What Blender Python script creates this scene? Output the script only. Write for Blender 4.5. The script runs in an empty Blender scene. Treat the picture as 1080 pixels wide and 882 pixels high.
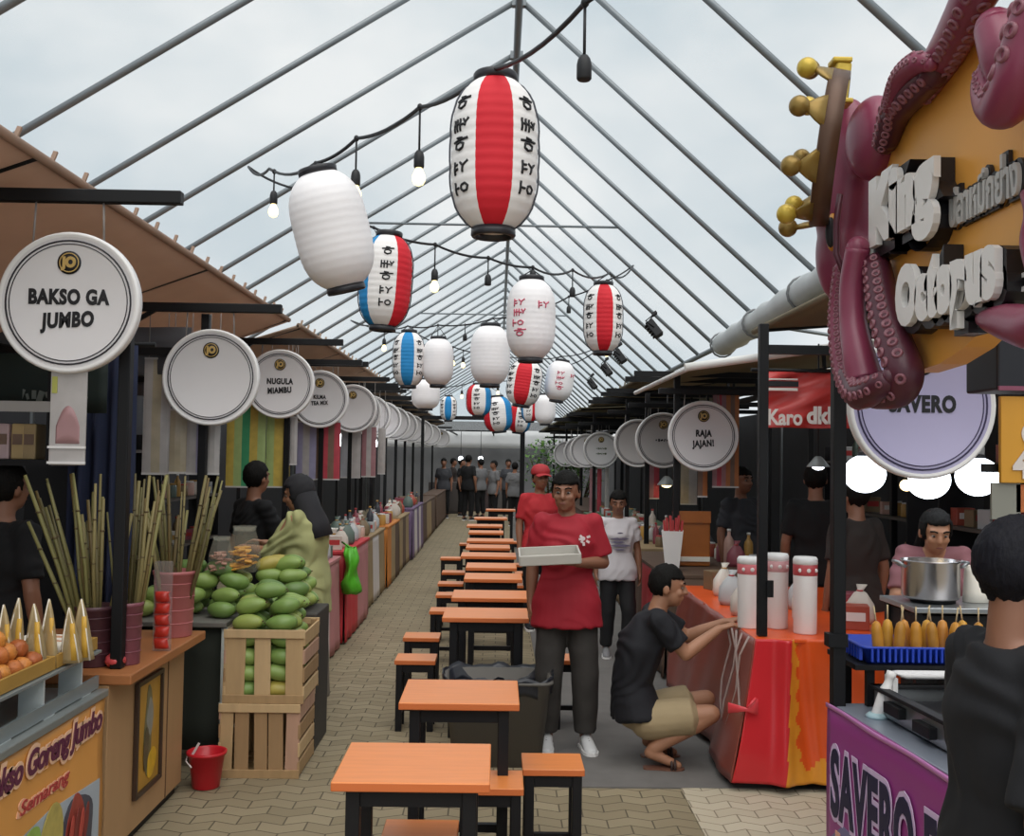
import bpy, bmesh, math, random
from mathutils import Vector, Matrix, noise as mnoise
C = bpy.context.scene.collection
PI = math.pi
rnd = random.Random(7)

# ------------------------------------------------------------------ camera
F = 1080.0
CAMZ = 1.75
ROLL = math.radians(0.9)
camd = bpy.data.cameras.new('camera'); cam = bpy.data.objects.new('camera', camd); C.objects.link(cam)
camd.sensor_fit = 'HORIZONTAL'; camd.sensor_width = 36.0; camd.lens = 36.0 * F / 1080.0
camd.clip_start = 0.05; camd.clip_end = 300
_c = Vector(((525 - 540) / F, -(482 - 441) / F, -1)).normalized()        # where the aisle axis (+Y) goes in camera axes
_u = Vector((math.sin(ROLL), math.cos(ROLL), 0)); _u = (_u - _c * _u.dot(_c)).normalized()
_x = _c.cross(_u)
RC = Matrix((_x, _c, _u))                                                # camera -> world rotation
cam.matrix_world = Matrix.Translation((0, 0, CAMZ)) @ RC.to_4x4()
bpy.context.scene.camera = cam
CAMP = Vector((0, 0, CAMZ))
def ray(px, py): return RC @ Vector(((px - 540) / F, -(py - 441) / F, -1))
def P(px, py, Y):
    d = ray(px, py); return CAMP + d * (Y / d.y)
def PX(px, py, X):
    d = ray(px, py); return CAMP + d * (X / d.x)
def PZ(px, py, Z):
    d = ray(px, py); return CAMP + d * ((Z - CAMZ) / d.z)

# ------------------------------------------------------------------ view + world
sc = bpy.context.scene
sc.view_settings.view_transform = 'Standard'; sc.view_settings.look = 'None'
sc.view_settings.exposure = 0.08; sc.view_settings.gamma = 1.0
try: sc.view_settings.use_curve_mapping = False
except Exception: pass
w = bpy.data.worlds.new('sky'); sc.world = w; w.use_nodes = True
wn, wl = w.node_tree.nodes, w.node_tree.links
bg = wn['Background']
tc = wn.new('ShaderNodeTexCoord'); mp = wn.new('ShaderNodeMapping'); mp.inputs['Scale'].default_value = (1.5, 1.5, 2.6)
nz = wn.new('ShaderNodeTexNoise'); nz.inputs['Scale'].default_value = 2.3; nz.inputs['Detail'].default_value = 4
rp = wn.new('ShaderNodeValToRGB')
rp.color_ramp.elements[0].position = 0.40; rp.color_ramp.elements[0].color = (0.53, 0.62, 0.68, 1)
rp.color_ramp.elements[1].position = 0.66; rp.color_ramp.elements[1].color = (0.84, 0.86, 0.87, 1)
wl.new(tc.outputs['Generated'], mp.inputs[0]); wl.new(mp.outputs[0], nz.inputs[0]); wl.new(nz.outputs[0], rp.inputs[0]); wl.new(rp.outputs[0], bg.inputs[0])
bg.inputs[1].default_value = 1.0
sund = bpy.data.lights.new('sun', 'SUN'); sun = bpy.data.objects.new('sun', sund); C.objects.link(sun)      # broad soft sun added to brighten the floor and camera-facing sides
sund.energy = 3.2; sund.angle = math.radians(75); sund.color = (1.0, .965, .92); sun.rotation_euler = (math.radians(-30) * -1, math.radians(4), 0)
sc.cycles.max_bounces = 7; sc.cycles.transparent_max_bounces = 12
sc.cycles.diffuse_bounces = 4
sc.cycles.use_denoising = True
sc.cycles.sample_clamp_indirect = 4

# ------------------------------------------------------------------ materials
def lin(h):
    if isinstance(h, str):
        h = h.lstrip('#'); h = [int(h[i:i + 2], 16) / 255 for i in (0, 2, 4)]
    return tuple((c / 12.92 if c <= .04045 else ((c + .055) / 1.055) ** 2.4) for c in h)
_M = {}
def mat(name, col='#808080', rough=.6, metal=0., emit=None, es=0., var=0., vscale=20., bump=0., trans=0., alpha=1., spec=.5, stretch=None):
    if name in _M: return _M[name]
    m = bpy.data.materials.new(name); m.use_nodes = True; _M[name] = m
    nt = m.node_tree; b = nt.nodes['Principled BSDF']; c = lin(col)
    b.inputs['Base Color'].default_value = (*c, 1); b.inputs['Roughness'].default_value = rough; b.inputs['Metallic'].default_value = metal
    b.inputs['Specular IOR Level'].default_value = spec
    if trans: b.inputs['Transmission Weight'].default_value = trans
    if alpha < 1: b.inputs['Alpha'].default_value = alpha
    if emit: b.inputs['Emission Color'].default_value = (*lin(emit), 1); b.inputs['Emission Strength'].default_value = es
    if var or bump:
        t = nt.nodes.new('ShaderNodeTexCoord'); mp = nt.nodes.new('ShaderNodeMapping')
        n = nt.nodes.new('ShaderNodeTexNoise'); n.inputs['Scale'].default_value = vscale; n.inputs['Detail'].default_value = 5
        if stretch: mp.inputs['Scale'].default_value = stretch
        nt.links.new(t.outputs['Object'], mp.inputs[0]); nt.links.new(mp.outputs[0], n.inputs[0])
        if var:
            mx = nt.nodes.new('ShaderNodeMix'); mx.data_type = 'RGBA'
            mx.inputs[6].default_value = (*[max(0, v * (1 - var)) for v in c], 1); mx.inputs[7].default_value = (*[min(1, v * (1 + var)) for v in c], 1)
            nt.links.new(n.outputs[0], mx.inputs[0]); nt.links.new(mx.outputs[2], b.inputs['Base Color'])
        if bump:
            bp = nt.nodes.new('ShaderNodeBump'); bp.inputs['Strength'].default_value = bump; bp.inputs['Distance'].default_value = .01
            nt.links.new(n.outputs[0], bp.inputs['Height']); nt.links.new(bp.outputs[0], b.inputs['Normal'])
    return m
def film(name, col, clear, rough=.5):
    """a thin sheet: part clear, part milky (light comes through)"""
    if name in _M: return _M[name]
    m = bpy.data.materials.new(name); m.use_nodes = True; _M[name] = m
    nt = m.node_tree; nt.nodes.clear(); o = nt.nodes.new('ShaderNodeOutputMaterial')
    tr = nt.nodes.new('ShaderNodeBsdfTransparent'); tl = nt.nodes.new('ShaderNodeBsdfTranslucent'); df = nt.nodes.new('ShaderNodeBsdfDiffuse')
    m1 = nt.nodes.new('ShaderNodeMixShader'); m2 = nt.nodes.new('ShaderNodeMixShader')
    tl.inputs[0].default_value = (*lin(col), 1); df.inputs[0].default_value = (*lin(col), 1); tr.inputs[0].default_value = (.97, .98, .98, 1)
    m1.inputs[0].default_value = .45; nt.links.new(tl.outputs[0], m1.inputs[1]); nt.links.new(df.outputs[0], m1.inputs[2])
    m2.inputs[0].default_value = clear; nt.links.new(m1.outputs[0], m2.inputs[1]); nt.links.new(tr.outputs[0], m2.inputs[2])
    nt.links.new(m2.outputs[0], o.inputs[0]); return m

def canvas(name, col, through=.35, var=.18, vscale=4):
    """woven cloth that lets some light through"""
    if name in _M: return _M[name]
    m = mat(name, col, .85, var=var, vscale=vscale); nt = m.node_tree; b = nt.nodes['Principled BSDF']; o = [n for n in nt.nodes if n.type == 'OUTPUT_MATERIAL'][0]
    tl = nt.nodes.new('ShaderNodeBsdfTranslucent'); mx = nt.nodes.new('ShaderNodeMixShader'); mx.inputs[0].default_value = through; tl.inputs[0].default_value = (*lin(col), 1)
    nt.links.new(b.outputs[0], mx.inputs[1]); nt.links.new(tl.outputs[0], mx.inputs[2]); nt.links.new(mx.outputs[0], o.inputs[0]); return m
# ------------------------------------------------------------------ mesh helpers
def frame(d, hint=None):
    d = Vector(d).normalized(); h = Vector(hint) if hint else (Vector((0, 0, 1)) if abs(d.z) < .9 else Vector((0, 1, 0)))
    a = h.cross(d)
    if a.length < 1e-6: a = Vector((1, 0, 0)).cross(d)
    a.normalize(); return a, d.cross(a), d
class MB:
    def __init__(s): s.v = []; s.f = []; s.m = []; s.s = []
    def add(s, v, f, mi=0, sm=False):
        b = len(s.v); s.v += [Vector(x) for x in v]
        for i, x in enumerate(f):
            s.f.append(tuple(b + k for k in x)); s.m.append(mi[i] if isinstance(mi, list) else mi); s.s.append(sm)
        return s
    def box(s, c, d, rot=None, mi=0, bev=0.):
        bm = bmesh.new(); bmesh.ops.create_cube(bm, size=1)
        for v in bm.verts: v.co = Vector((v.co.x * d[0], v.co.y * d[1], v.co.z * d[2]))
        if bev: bmesh.ops.bevel(bm, geom=bm.edges[:], offset=min(bev, min(d) * .45), segments=2, affect='EDGES', profile=.5)
        R = rot if isinstance(rot, Matrix) else (Matrix.Rotation(rot, 3, 'Z') if rot else Matrix.Identity(3))
        bm.verts.ensure_lookup_table(); bm.verts.index_update()
        s.add([R @ v.co + Vector(c) for v in bm.verts], [[v.index for v in f.verts] for f in bm.faces], mi); bm.free(); return s
    def bar(s, a, b, wd, ht, mi=0, hint=None, bev=0.):
        a, b = Vector(a), Vector(b); x, y, z = frame(b - a, hint); R = Matrix((x, y, z)).transposed()
        return s.box((a + b) / 2, (wd, ht, (b - a).length), R, mi, bev)
    def tube(s, pts, r, n=8, mi=0, caps=True, closed=False, sm=True):
        pts = [Vector(p) for p in pts]; N = len(pts); rs = r if isinstance(r, (list, tuple)) else [r] * N
        vs = []; prev = None
        for i, p in enumerate(pts):
            t = (pts[(i + 1) % N] - pts[i - 1]) if closed else (pts[min(i + 1, N - 1)] - pts[max(i - 1, 0)])
            if t.length < 1e-9: t = Vector((0, 0, 1))
            t.normalize()
            if prev is None: a = frame(t)[0]
            else:
                a = prev - t * prev.dot(t)
                a = a.normalized() if a.length > 1e-6 else frame(t)[0]
            prev = a; b = t.cross(a)
            for k in range(n):
                q = 2 * PI * k / n; vs.append(p + (a * math.cos(q) + b * math.sin(q)) * rs[i])
        fs = []
        for i in range(N if closed else N - 1):
            j = (i + 1) % N
            for k in range(n): fs.append((i * n + k, i * n + (k + 1) % n, j * n + (k + 1) % n, j * n + k))
        s.add(vs, fs, mi, sm)
        if caps and not closed:
            b = len(s.v) - len(vs)
            s.f.append(tuple(b + k for k in reversed(range(n)))); s.m.append(mi); s.s.append(False)
            s.f.append(tuple(b + (N - 1) * n + k for k in range(n))); s.m.append(mi); s.s.append(False)
        return s
    def cone(s, a, b, ra, rb, n=14, mi=0):                 # round cone (capsule with two radii)
        a, b = Vector(a), Vector(b); x, y, z = frame(b - a); L = (b - a).length
        prof = [(ra * math.cos(q), -ra * math.sin(q)) for q in [PI / 2 * (1 - i / 4) for i in range(5)]] + [(rb * math.cos(q), L + rb * math.sin(q)) for q in [PI / 2 * i / 4 for i in range(5)]]
        return s.lathe(prof, n, a, mi, Matrix((x, y, z)).transposed())
    def lathe(s, prof, n=24, c=(0, 0, 0), mi=0, rot=None, sm=True, a0=0.):
        R = rot if rot is not None else Matrix.Identity(3); c = Vector(c); vs = []; fs = []; ms = []
        for (r, z) in prof:
            for k in range(n):
                q = a0 + 2 * PI * k / n; vs.append(R @ Vector((r * math.cos(q), r * math.sin(q), z)) + c)
        for i in range(len(prof) - 1):
            for k in range(n):
                fs.append((i * n + k, i * n + (k + 1) % n, (i + 1) * n + (k + 1) % n, (i + 1) * n + k))
                ms.append(mi(i, k) if callable(mi) else mi)
        if abs(prof[0][0] - prof[-1][0]) + abs(prof[0][1] - prof[-1][1]) < 1e-6: return s.add(vs, fs, ms, sm)      # closed ring section
        if prof[0][0] > 1e-5: fs.append(tuple(reversed(range(n)))); ms.append(mi(0, 0) if callable(mi) else mi)
        if prof[-1][0] > 1e-5: fs.append(tuple((len(prof) - 1) * n + k for k in range(n))); ms.append(mi(len(prof) - 2, 0) if callable(mi) else mi)
        return s.add(vs, fs, ms, sm)
    def ell(s, c, r, rot=None, seg=16, rings=10, mi=0):
        R = rot if rot is not None else Matrix.Identity(3); c = Vector(c); vs = []; fs = []
        for i in range(rings + 1):
            t = PI * i / rings
            for k in range(seg):
                q = 2 * PI * k / seg
                vs.append(R @ Vector((r[0] * math.sin(t) * math.cos(q), r[1] * math.sin(t) * math.sin(q), -r[2] * math.cos(t))) + c)
        for i in range(rings):
            for k in range(seg): fs.append((i * seg + k, i * seg + (k + 1) % seg, (i + 1) * seg + (k + 1) % seg, (i + 1) * seg + k))
        return s.add(vs, fs, mi, True)
    def prism(s, poly, h, M=None, mi=0, sm=False):         # polygon in local xy, from z=0 to z=h
        M = M or Matrix.Identity(4); n = len(poly)
        vs = [M @ Vector((x, y, 0)) for x, y in poly] + [M @ Vector((x, y, h)) for x, y in poly]
        s.add(vs, [tuple(reversed(range(n))), tuple(range(n, 2 * n))], mi)
        b = len(s.v) - 2 * n
        for i in range(n):
            j = (i + 1) % n; s.f.append((b + i, b + j, b + n + j, b + n + i)); s.m.append(mi); s.s.append(sm)
        return s
    def loft(s, rings, n=20, mi=0, caps=True, p=2.0, sm=True):
        """rings: (centre, rx, ry, lateral axis, tangent); superelliptic sections"""
        vs = []; fs = []
        for (c, rx, ry, lat, t) in rings:
            t = Vector(t).normalized(); a = Vector(lat); a = (a - t * a.dot(t)).normalized(); b = t.cross(a)
            for k in range(n):
                q = 2 * PI * k / n; cq, sq = math.cos(q), math.sin(q)
                vs.append(Vector(c) + a * rx * math.copysign(abs(cq) ** (2 / p), cq) + b * ry * math.copysign(abs(sq) ** (2 / p), sq))
        for i in range(len(rings) - 1):
            for k in range(n): fs.append((i * n + k, i * n + (k + 1) % n, (i + 1) * n + (k + 1) % n, (i + 1) * n + k))
        if caps: fs += [tuple(reversed(range(n))), tuple((len(rings) - 1) * n + k for k in range(n))]
        return s.add(vs, fs, mi, sm)
    def sheet(s, fn, nu, nv, mi=0, th=0., sm=True):        # fn(u,v) -> point; th: thickness along normal-ish
        vs = [Vector(fn(i / nu, j / nv)) for j in range(nv + 1) for i in range(nu + 1)]
        fs = [(j * (nu + 1) + i, j * (nu + 1) + i + 1, (j + 1) * (nu + 1) + i + 1, (j + 1) * (nu + 1) + i) for j in range(nv) for i in range(nu)]
        if not th: return s.add(vs, fs, mi, sm)
        N = len(vs); nrm = [Vector() for _ in vs]
        for f in fs:
            q = (vs[f[1]] - vs[f[0]]).cross(vs[f[3]] - vs[f[0]])
            if q.length > 1e-12:
                q.normalize()
                for k in f: nrm[k] += q
        vb = [v - (n.normalized() if n.length > 0 else Vector((0, 0, 1))) * th for v, n in zip(vs, nrm)]
        ring = [i for i in range(nu + 1)] + [j * (nu + 1) + nu for j in range(1, nv + 1)] + [nv * (nu + 1) + i for i in range(nu - 1, -1, -1)] + [j * (nu + 1) for j in range(nv - 1, 0, -1)]
        side = [(ring[(k + 1) % len(ring)], ring[k], ring[k] + N, ring[(k + 1) % len(ring)] + N) for k in range(len(ring))]
        return s.add(vs + vb, fs + [tuple(N + k for k in reversed(f)) for f in fs] + side, mi, sm)
    def xf(s, M):
        s.v = [M @ v for v in s.v]; return s
    def merge(s, o, mi=None):
        return s.add(o.v, o.f, [mi if mi is not None else m for m in o.m] , False) if not any(o.s) else s._m(o, mi)
    def _m(s, o, mi):
        b = len(s.v); s.v += o.v
        for f, m, q in zip(o.f, o.m, o.s): s.f.append(tuple(b + k for k in f)); s.m.append(m if mi is None else mi); s.s.append(q)
        return s

def world_off(p):
    o = Vector()
    while p is not None: o += p.location; p = p.parent
    return o
def obj(name, mb, mats, parent=None):
    me = bpy.data.meshes.new(name); off = world_off(parent)
    me.from_pydata([tuple(v - off) for v in mb.v], [], mb.f)
    for m in (mats if isinstance(mats, (list, tuple)) else [mats]): me.materials.append(m)
    me.polygons.foreach_set('material_index', mb.m); me.polygons.foreach_set('use_smooth', mb.s)
    me.validate(); me.update()
    o = bpy.data.objects.new(name, me); C.objects.link(o)
    if parent is not None: o.parent = parent
    return o
def tag(o, label, cat, group=None):
    o['label'] = label; o['category'] = cat
    if group: o['group'] = group
    return o
def struct(name, mb, mats):
    o = obj(name, mb, mats); o['kind'] = 'structure'; return o
def thing(name, label, cat, loc=(0, 0, 0), group=None):
    o = bpy.data.objects.new(name, None); C.objects.link(o); o.location = loc; o.empty_display_size = .05
    return tag(o, label, cat, group)
def copy_tree(o, parent=None):
    c = o.copy(); C.objects.link(c)
    if parent is not None: c.parent = parent
    for ch in list(o.children): copy_tree(ch, c)
    return c
def dup(o, loc, rz=0., label=None, scale=None):
    c = copy_tree(o); c.location = loc; c.rotation_euler = (0, 0, rz)
    if label: c['label'] = label
    if scale: c.scale = scale if not isinstance(scale, (int, float)) else (scale,) * 3
    return c
_T = {}
def text(s, size=.1, ext=.004, bold=0., sx=1., shear=0., align='CENTER', space=1., lines=1.):
    """lettering as a mesh, centred in local xy, standing on z = 0"""
    cu = bpy.data.curves.new('t', 'FONT'); cu.body = s; cu.size = size; cu.extrude = ext / 2; cu.offset = bold; cu.shear = shear
    cu.align_x = align; cu.align_y = 'CENTER'; cu.space_character = space; cu.space_line = lines; cu.resolution_u = 4
    o = bpy.data.objects.new('t', cu); C.objects.link(o)
    dg = bpy.context.evaluated_depsgraph_get(); dg.update()
    me = bpy.data.meshes.new_from_object(o.evaluated_get(dg))
    mb = MB(); mb.add([(v.co.x * sx, v.co.y, v.co.z + ext / 2) for v in me.vertices], [tuple(p.vertices) for p in me.polygons])
    bpy.data.objects.remove(o); bpy.data.curves.remove(cu); bpy.data.meshes.remove(me)
    return mb
def face(o, right, up):
    """matrix: local x -> right, y -> up, z -> out"""
    r = Vector(right).normalized(); u = Vector(up).normalized(); n = r.cross(u)
    return Matrix.Translation(Vector(o)) @ Matrix((r, u, n)).transposed().to_4x4()
def bounds(mb):
    return [min(v[i] for v in mb.v) for i in range(3)], [max(v[i] for v in mb.v) for i in range(3)]
def fit(mb, wd, ht=None):
    lo, hi = bounds(mb); sx = wd / (hi[0] - lo[0]); sy = ht / (hi[1] - lo[1]) if ht else sx
    cx, cy = (lo[0] + hi[0]) / 2, (lo[1] + hi[1]) / 2
    mb.v = [Vector(((v.x - cx) * sx, (v.y - cy) * sy, v.z)) for v in mb.v]; return mb
def remesh(mb, vox, smooth=3, mats=None, name='tmp'):
    """one continuous skin round overlapping volumes"""
    me = bpy.data.meshes.new(name); me.from_pydata([tuple(v) for v in mb.v], [], mb.f); me.update()
    bm = bmesh.new(); bm.from_mesh(me); bmesh.ops.recalc_face_normals(bm, faces=bm.faces[:]); bm.to_mesh(me); bm.free()
    o = bpy.data.objects.new(name, me); C.objects.link(o)
    r = o.modifiers.new('r', 'REMESH'); r.mode = 'VOXEL'; r.voxel_size = vox; r.use_smooth_shade = True
    if smooth: q = o.modifiers.new('s', 'SMOOTH'); q.factor = .5; q.iterations = smooth
    dg = bpy.context.evaluated_depsgraph_get(); dg.update()
    m2 = bpy.data.meshes.new_from_object(o.evaluated_get(dg))
    out = MB(); out.add([v.co.copy() for v in m2.vertices], [tuple(p.vertices) for p in m2.polygons], 0, True)
    bpy.data.objects.remove(o); bpy.data.meshes.remove(me); bpy.data.meshes.remove(m2)
    return out
ORD = ['', 'first', 'second', 'third', 'fourth', 'fifth', 'sixth', 'seventh', 'eighth', 'ninth', 'tenth', 'eleventh', 'twelfth', 'thirteenth', 'fourteenth', 'fifteenth', 'sixteenth', 'seventeenth', 'eighteenth', 'nineteenth', 'twentieth']
BLACK = mat('black_steel', '#111113', .5, spec=.3)
DARK = mat('dark_plastic', '#1a1a1d', .55, spec=.3)
WHITE = mat('white_paint', '#e6e4e2', .5)
INK = mat('black_ink', '#17161a', .6)
STEEL = mat('brushed_steel', '#a9adb0', .32, .85)
# ================================================================== setting
FAR = 36.0
def paver_mat(name, c1, c2, joint, pitch=.11, amp=.045, per=.22, jw=.07, turn=False):
    m = bpy.data.materials.new(name); m.use_nodes = True; nt = m.node_tree; N, L = nt.nodes, nt.links
    b = N['Principled BSDF']; b.inputs['Roughness'].default_value = .75; b.inputs['Specular IOR Level'].default_value = .25
    t = N.new('ShaderNodeTexCoord'); sp = N.new('ShaderNodeSeparateXYZ'); L.new(t.outputs['Object'], sp.inputs[0])
    def mth(op, a, bb=None):
        n = N.new('ShaderNodeMath'); n.operation = op
        for i, v in enumerate((a, bb)):
            if v is None: continue
            if isinstance(v, (int, float)): n.inputs[i].default_value = v
            else: L.new(v, n.inputs[i])
        return n.outputs[0]
    X, Y = (sp.outputs[1], sp.outputs[0]) if turn else (sp.outputs[0], sp.outputs[1])
    pp = mth('PINGPONG', X, per / 2)
    yy = mth('ADD', Y, mth('MULTIPLY', pp, amp * 2 / per))
    q = mth('DIVIDE', yy, pitch); row = mth('FLOOR', q); fr = mth('FRACT', q)
    col = mth('FLOOR', mth('ADD', mth('DIVIDE', X, per), mth('MULTIPLY', row, .5)))
    frx = mth('FRACT', mth('ADD', mth('DIVIDE', X, per), mth('MULTIPLY', row, .5)))
    jm = mth('MAXIMUM', mth('LESS_THAN', fr, jw), mth('LESS_THAN', frx, jw * .5))
    cv = N.new('ShaderNodeCombineXYZ'); L.new(row, cv.inputs[0]); L.new(col, cv.inputs[1])
    wh = N.new('ShaderNodeTexWhiteNoise'); wh.noise_dimensions = '2D'; L.new(cv.outputs[0], wh.inputs[0])
    n2 = N.new('ShaderNodeTexNoise'); n2.inputs['Scale'].default_value = 1.3; n2.inputs['Detail'].default_value = 6; L.new(t.outputs['Object'], n2.inputs[0])
    val = mth('ADD', mth('MULTIPLY', wh.outputs[0], .45), mth('MULTIPLY', n2.outputs[0], .6))
    mx = N.new('ShaderNodeMix'); mx.data_type = 'RGBA'; mx.inputs[6].default_value = (*lin(c1), 1); mx.inputs[7].default_value = (*lin(c2), 1); L.new(val, mx.inputs[0])
    m2 = N.new('ShaderNodeMix'); m2.data_type = 'RGBA'; m2.inputs[7].default_value = (*lin(joint), 1); L.new(jm, m2.inputs[0]); L.new(mx.outputs[2], m2.inputs[6])
    L.new(m2.outputs[2], b.inputs['Base Color'])
    bp = N.new('ShaderNodeBump'); bp.inputs['Strength'].default_value = .5; bp.inputs['Distance'].default_value = .006
    L.new(mth('SUBTRACT', 1.0, jm), bp.inputs['Height']); L.new(bp.outputs[0], b.inputs['Normal'])
    return m
FLOORM = paver_mat('tan_pavers', '#7b6f58', '#9c8f75', '#5b5243')
FLOORL = paver_mat('pale_pavers', '#ada28c', '#c7bca6', '#857a69', .1, .05, .2)
mb = MB(); mb.box((0, 17, -.05), (9, 42, .1)); struct('floor', mb, FLOORM)
mb = MB(); mb.box((1.95, 20.8, .004), (3.2, 30.6, .008)); struct('path', mb, mat('grey_asphalt', '#6b6865', .85, var=.25, vscale=6, bump=.3))
mb = MB(); mb.prism([(1.0, 5.5), (.95, 2.0), (4.4, 2.0), (4.4, 5.5)], .006); struct('path', mb, FLOORL)
DARKTARP = mat('dark_tarp', '#26262a', .8, var=.3, vscale=3)
mb = MB(); mb.box((-4.2, 18.5, 1.3), (.06, 37, 2.6)); struct('wall_left', mb, DARKTARP)
mb = MB(); mb.box((4.2, 18.5, 1.25), (.06, 37, 2.5)); struct('wall_right', mb, DARKTARP)
mb = MB(); mb.box((0, FAR + .6, 1.5), (9, .06, 3.0)); struct('wall_back', mb, mat('grey_building', '#6f7072', .8, var=.3, vscale=1.5))

# tent: clear plastic gable roof on steel frames
RX, RZ = .10, 4.95
SL, SR = .63, .90
XL, XR = -3.3, 2.32
ZL, ZR = RZ + SL * (XL - RX), RZ - SR * (XR - RX)
Y0, Y1 = -.6, FAR
ROOF = film('clear_tent_plastic', '#eceeee', .74)
PIPE = mat('painted_frame_pipe', '#7c8286', .4, .35)
def roof_side(x0, z0, x1, z1, name):
    mb = MB(); ny = 74
    def fn(u, v):
        y = Y0 + (Y1 - Y0) * v; x = x0 + (x1 - x0) * u; z = z0 + (z1 - z0) * u
        return (x, y, z + .055 - .03 * abs(math.sin(PI * (y - 4.2) / .95)) * math.sin(PI * u))
    mb.sheet(fn, 10, ny * 2); struct(name, mb, ROOF)
roof_side(XL, ZL, RX, RZ, 'ceiling_left'); roof_side(RX, RZ, XR, ZR, 'ceiling_right')
k0 = -5
for k in range(k0, 33):
    y = 4.2 + .95 * k
    mb = MB(); mb.tube([(XL, y, ZL), (RX - .02, y, RZ - .012)], .021, 8); mb.tube([(RX + .02, y, RZ - .012), (XR, y, ZR)], .021, 8)
    mb.box((RX, y, RZ - .02), (.1, .05, .06))
    mb.tube([(XR, y, ZR), (XR + 1.75, y, ZR - .25), (XR + 1.75, y, 0)], .02, 6) if k % 6 == 5 else None
    mb.tube([(XL, y, ZL), (XL - .75, y, ZL - .25), (XL - .75, y, 0)], .02, 6) if k % 6 == 5 else None
    struct('roof_beam', mb, PIPE)
mb = MB(); mb.tube([(RX, Y0, RZ - .04), (RX, Y1, RZ - .04)], .028, 8); struct('ridge_beam', mb, PIPE)
for (x, z) in ((XL, ZL), (XR, ZR)):
    mb = MB(); mb.tube([(x, Y0, z), (x, Y1, z)], .03, 8); struct('eave_beam', mb, PIPE)
# tie rails seen crossing between the frames
for (y, x0, x1) in ((9.9, .25, 1.15), (16.5, -.9, 1.1)):
    z = RZ - SR * (x1 - RX); x0 = RX - (RZ - z) / SL
    mb = MB(); mb.tube([(x0, y, z), (x1, y, z)], .012, 6); struct('tie_beam', mb, PIPE)
# end gable: white tarp band and centre post
WTARP = canvas('white_tarp', '#f2f2f2', .55, .04, 2)
mb = MB(); mb.sheet(lambda u, v: (-4.2 + 8.4 * u, FAR - .2 + .05 * math.sin(30 * u), 2.05 + .62 * v), 40, 3, th=.02); struct('trim_1', mb, WTARP)
g = MB(); g.sheet(lambda u, v: ((XL + (RX - XL) * u), FAR, 2.6 + (RZ + SL * (XL + (RX - XL) * u - RX) - 2.6) * v), 8, 4)
g.sheet(lambda u, v: ((RX + (XR - RX) * u), FAR, 2.6 + (RZ - SR * ((XR - RX) * u) - 2.6) * v), 8, 4); struct('wall_end', g, ROOF)
p = P(550, 540, 20)
mb = MB(); mb.box((p.x, 20, 1.25), (.09, .09, 2.5)); mb.box((p.x, 20, .02), (.25, .25, .04)); mb.box((p.x, 20, 2.5), (3.9, .07, .07))
for s_ in (-1.95, 1.95): mb.box((p.x + s_, 20, 1.25), (.06, .06, 2.5))
struct('pillar_frame', mb, BLACK)

# rolled-up side curtain of the tent, hanging under the right eave
a, b = P(884, 287, 6.6), P(762, 364, 10.4); d = (a - b).normalized()
mb = MB(); n = 30
mb.tube([b + (a + d * 2.2 - b) * (i / n) for i in range(n + 1)], [.11 + .012 * math.sin(i * 2.1) for i in range(n + 1)], 14)
cur = thing('rolled_curtain', 'long grey rolled-up plastic side curtain hanging under the tent eave', 'tent curtain', b)
obj('roll', mb, mat('grey_pvc', '#b9bcbd', .45, var=.08, vscale=5), cur)
for i in range(5):
    q = b + (a + d * 2.2 - b) * (i / 4); s_ = MB(); zz = RZ - SR * (q.x - RX)
    s_.tube([q + Vector((.0, 0, .11)), Vector((q.x + .04, q.y, zz + .03))], .008, 6); s_.tube([q + (Vector((.124 * math.cos(t), 0, .124 * math.sin(t)))) for t in [2 * PI * j / 14 for j in range(14)]], .01, 5, closed=True)
    obj('strap', s_, mat('strap_grey', '#77797b'), cur)
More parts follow.
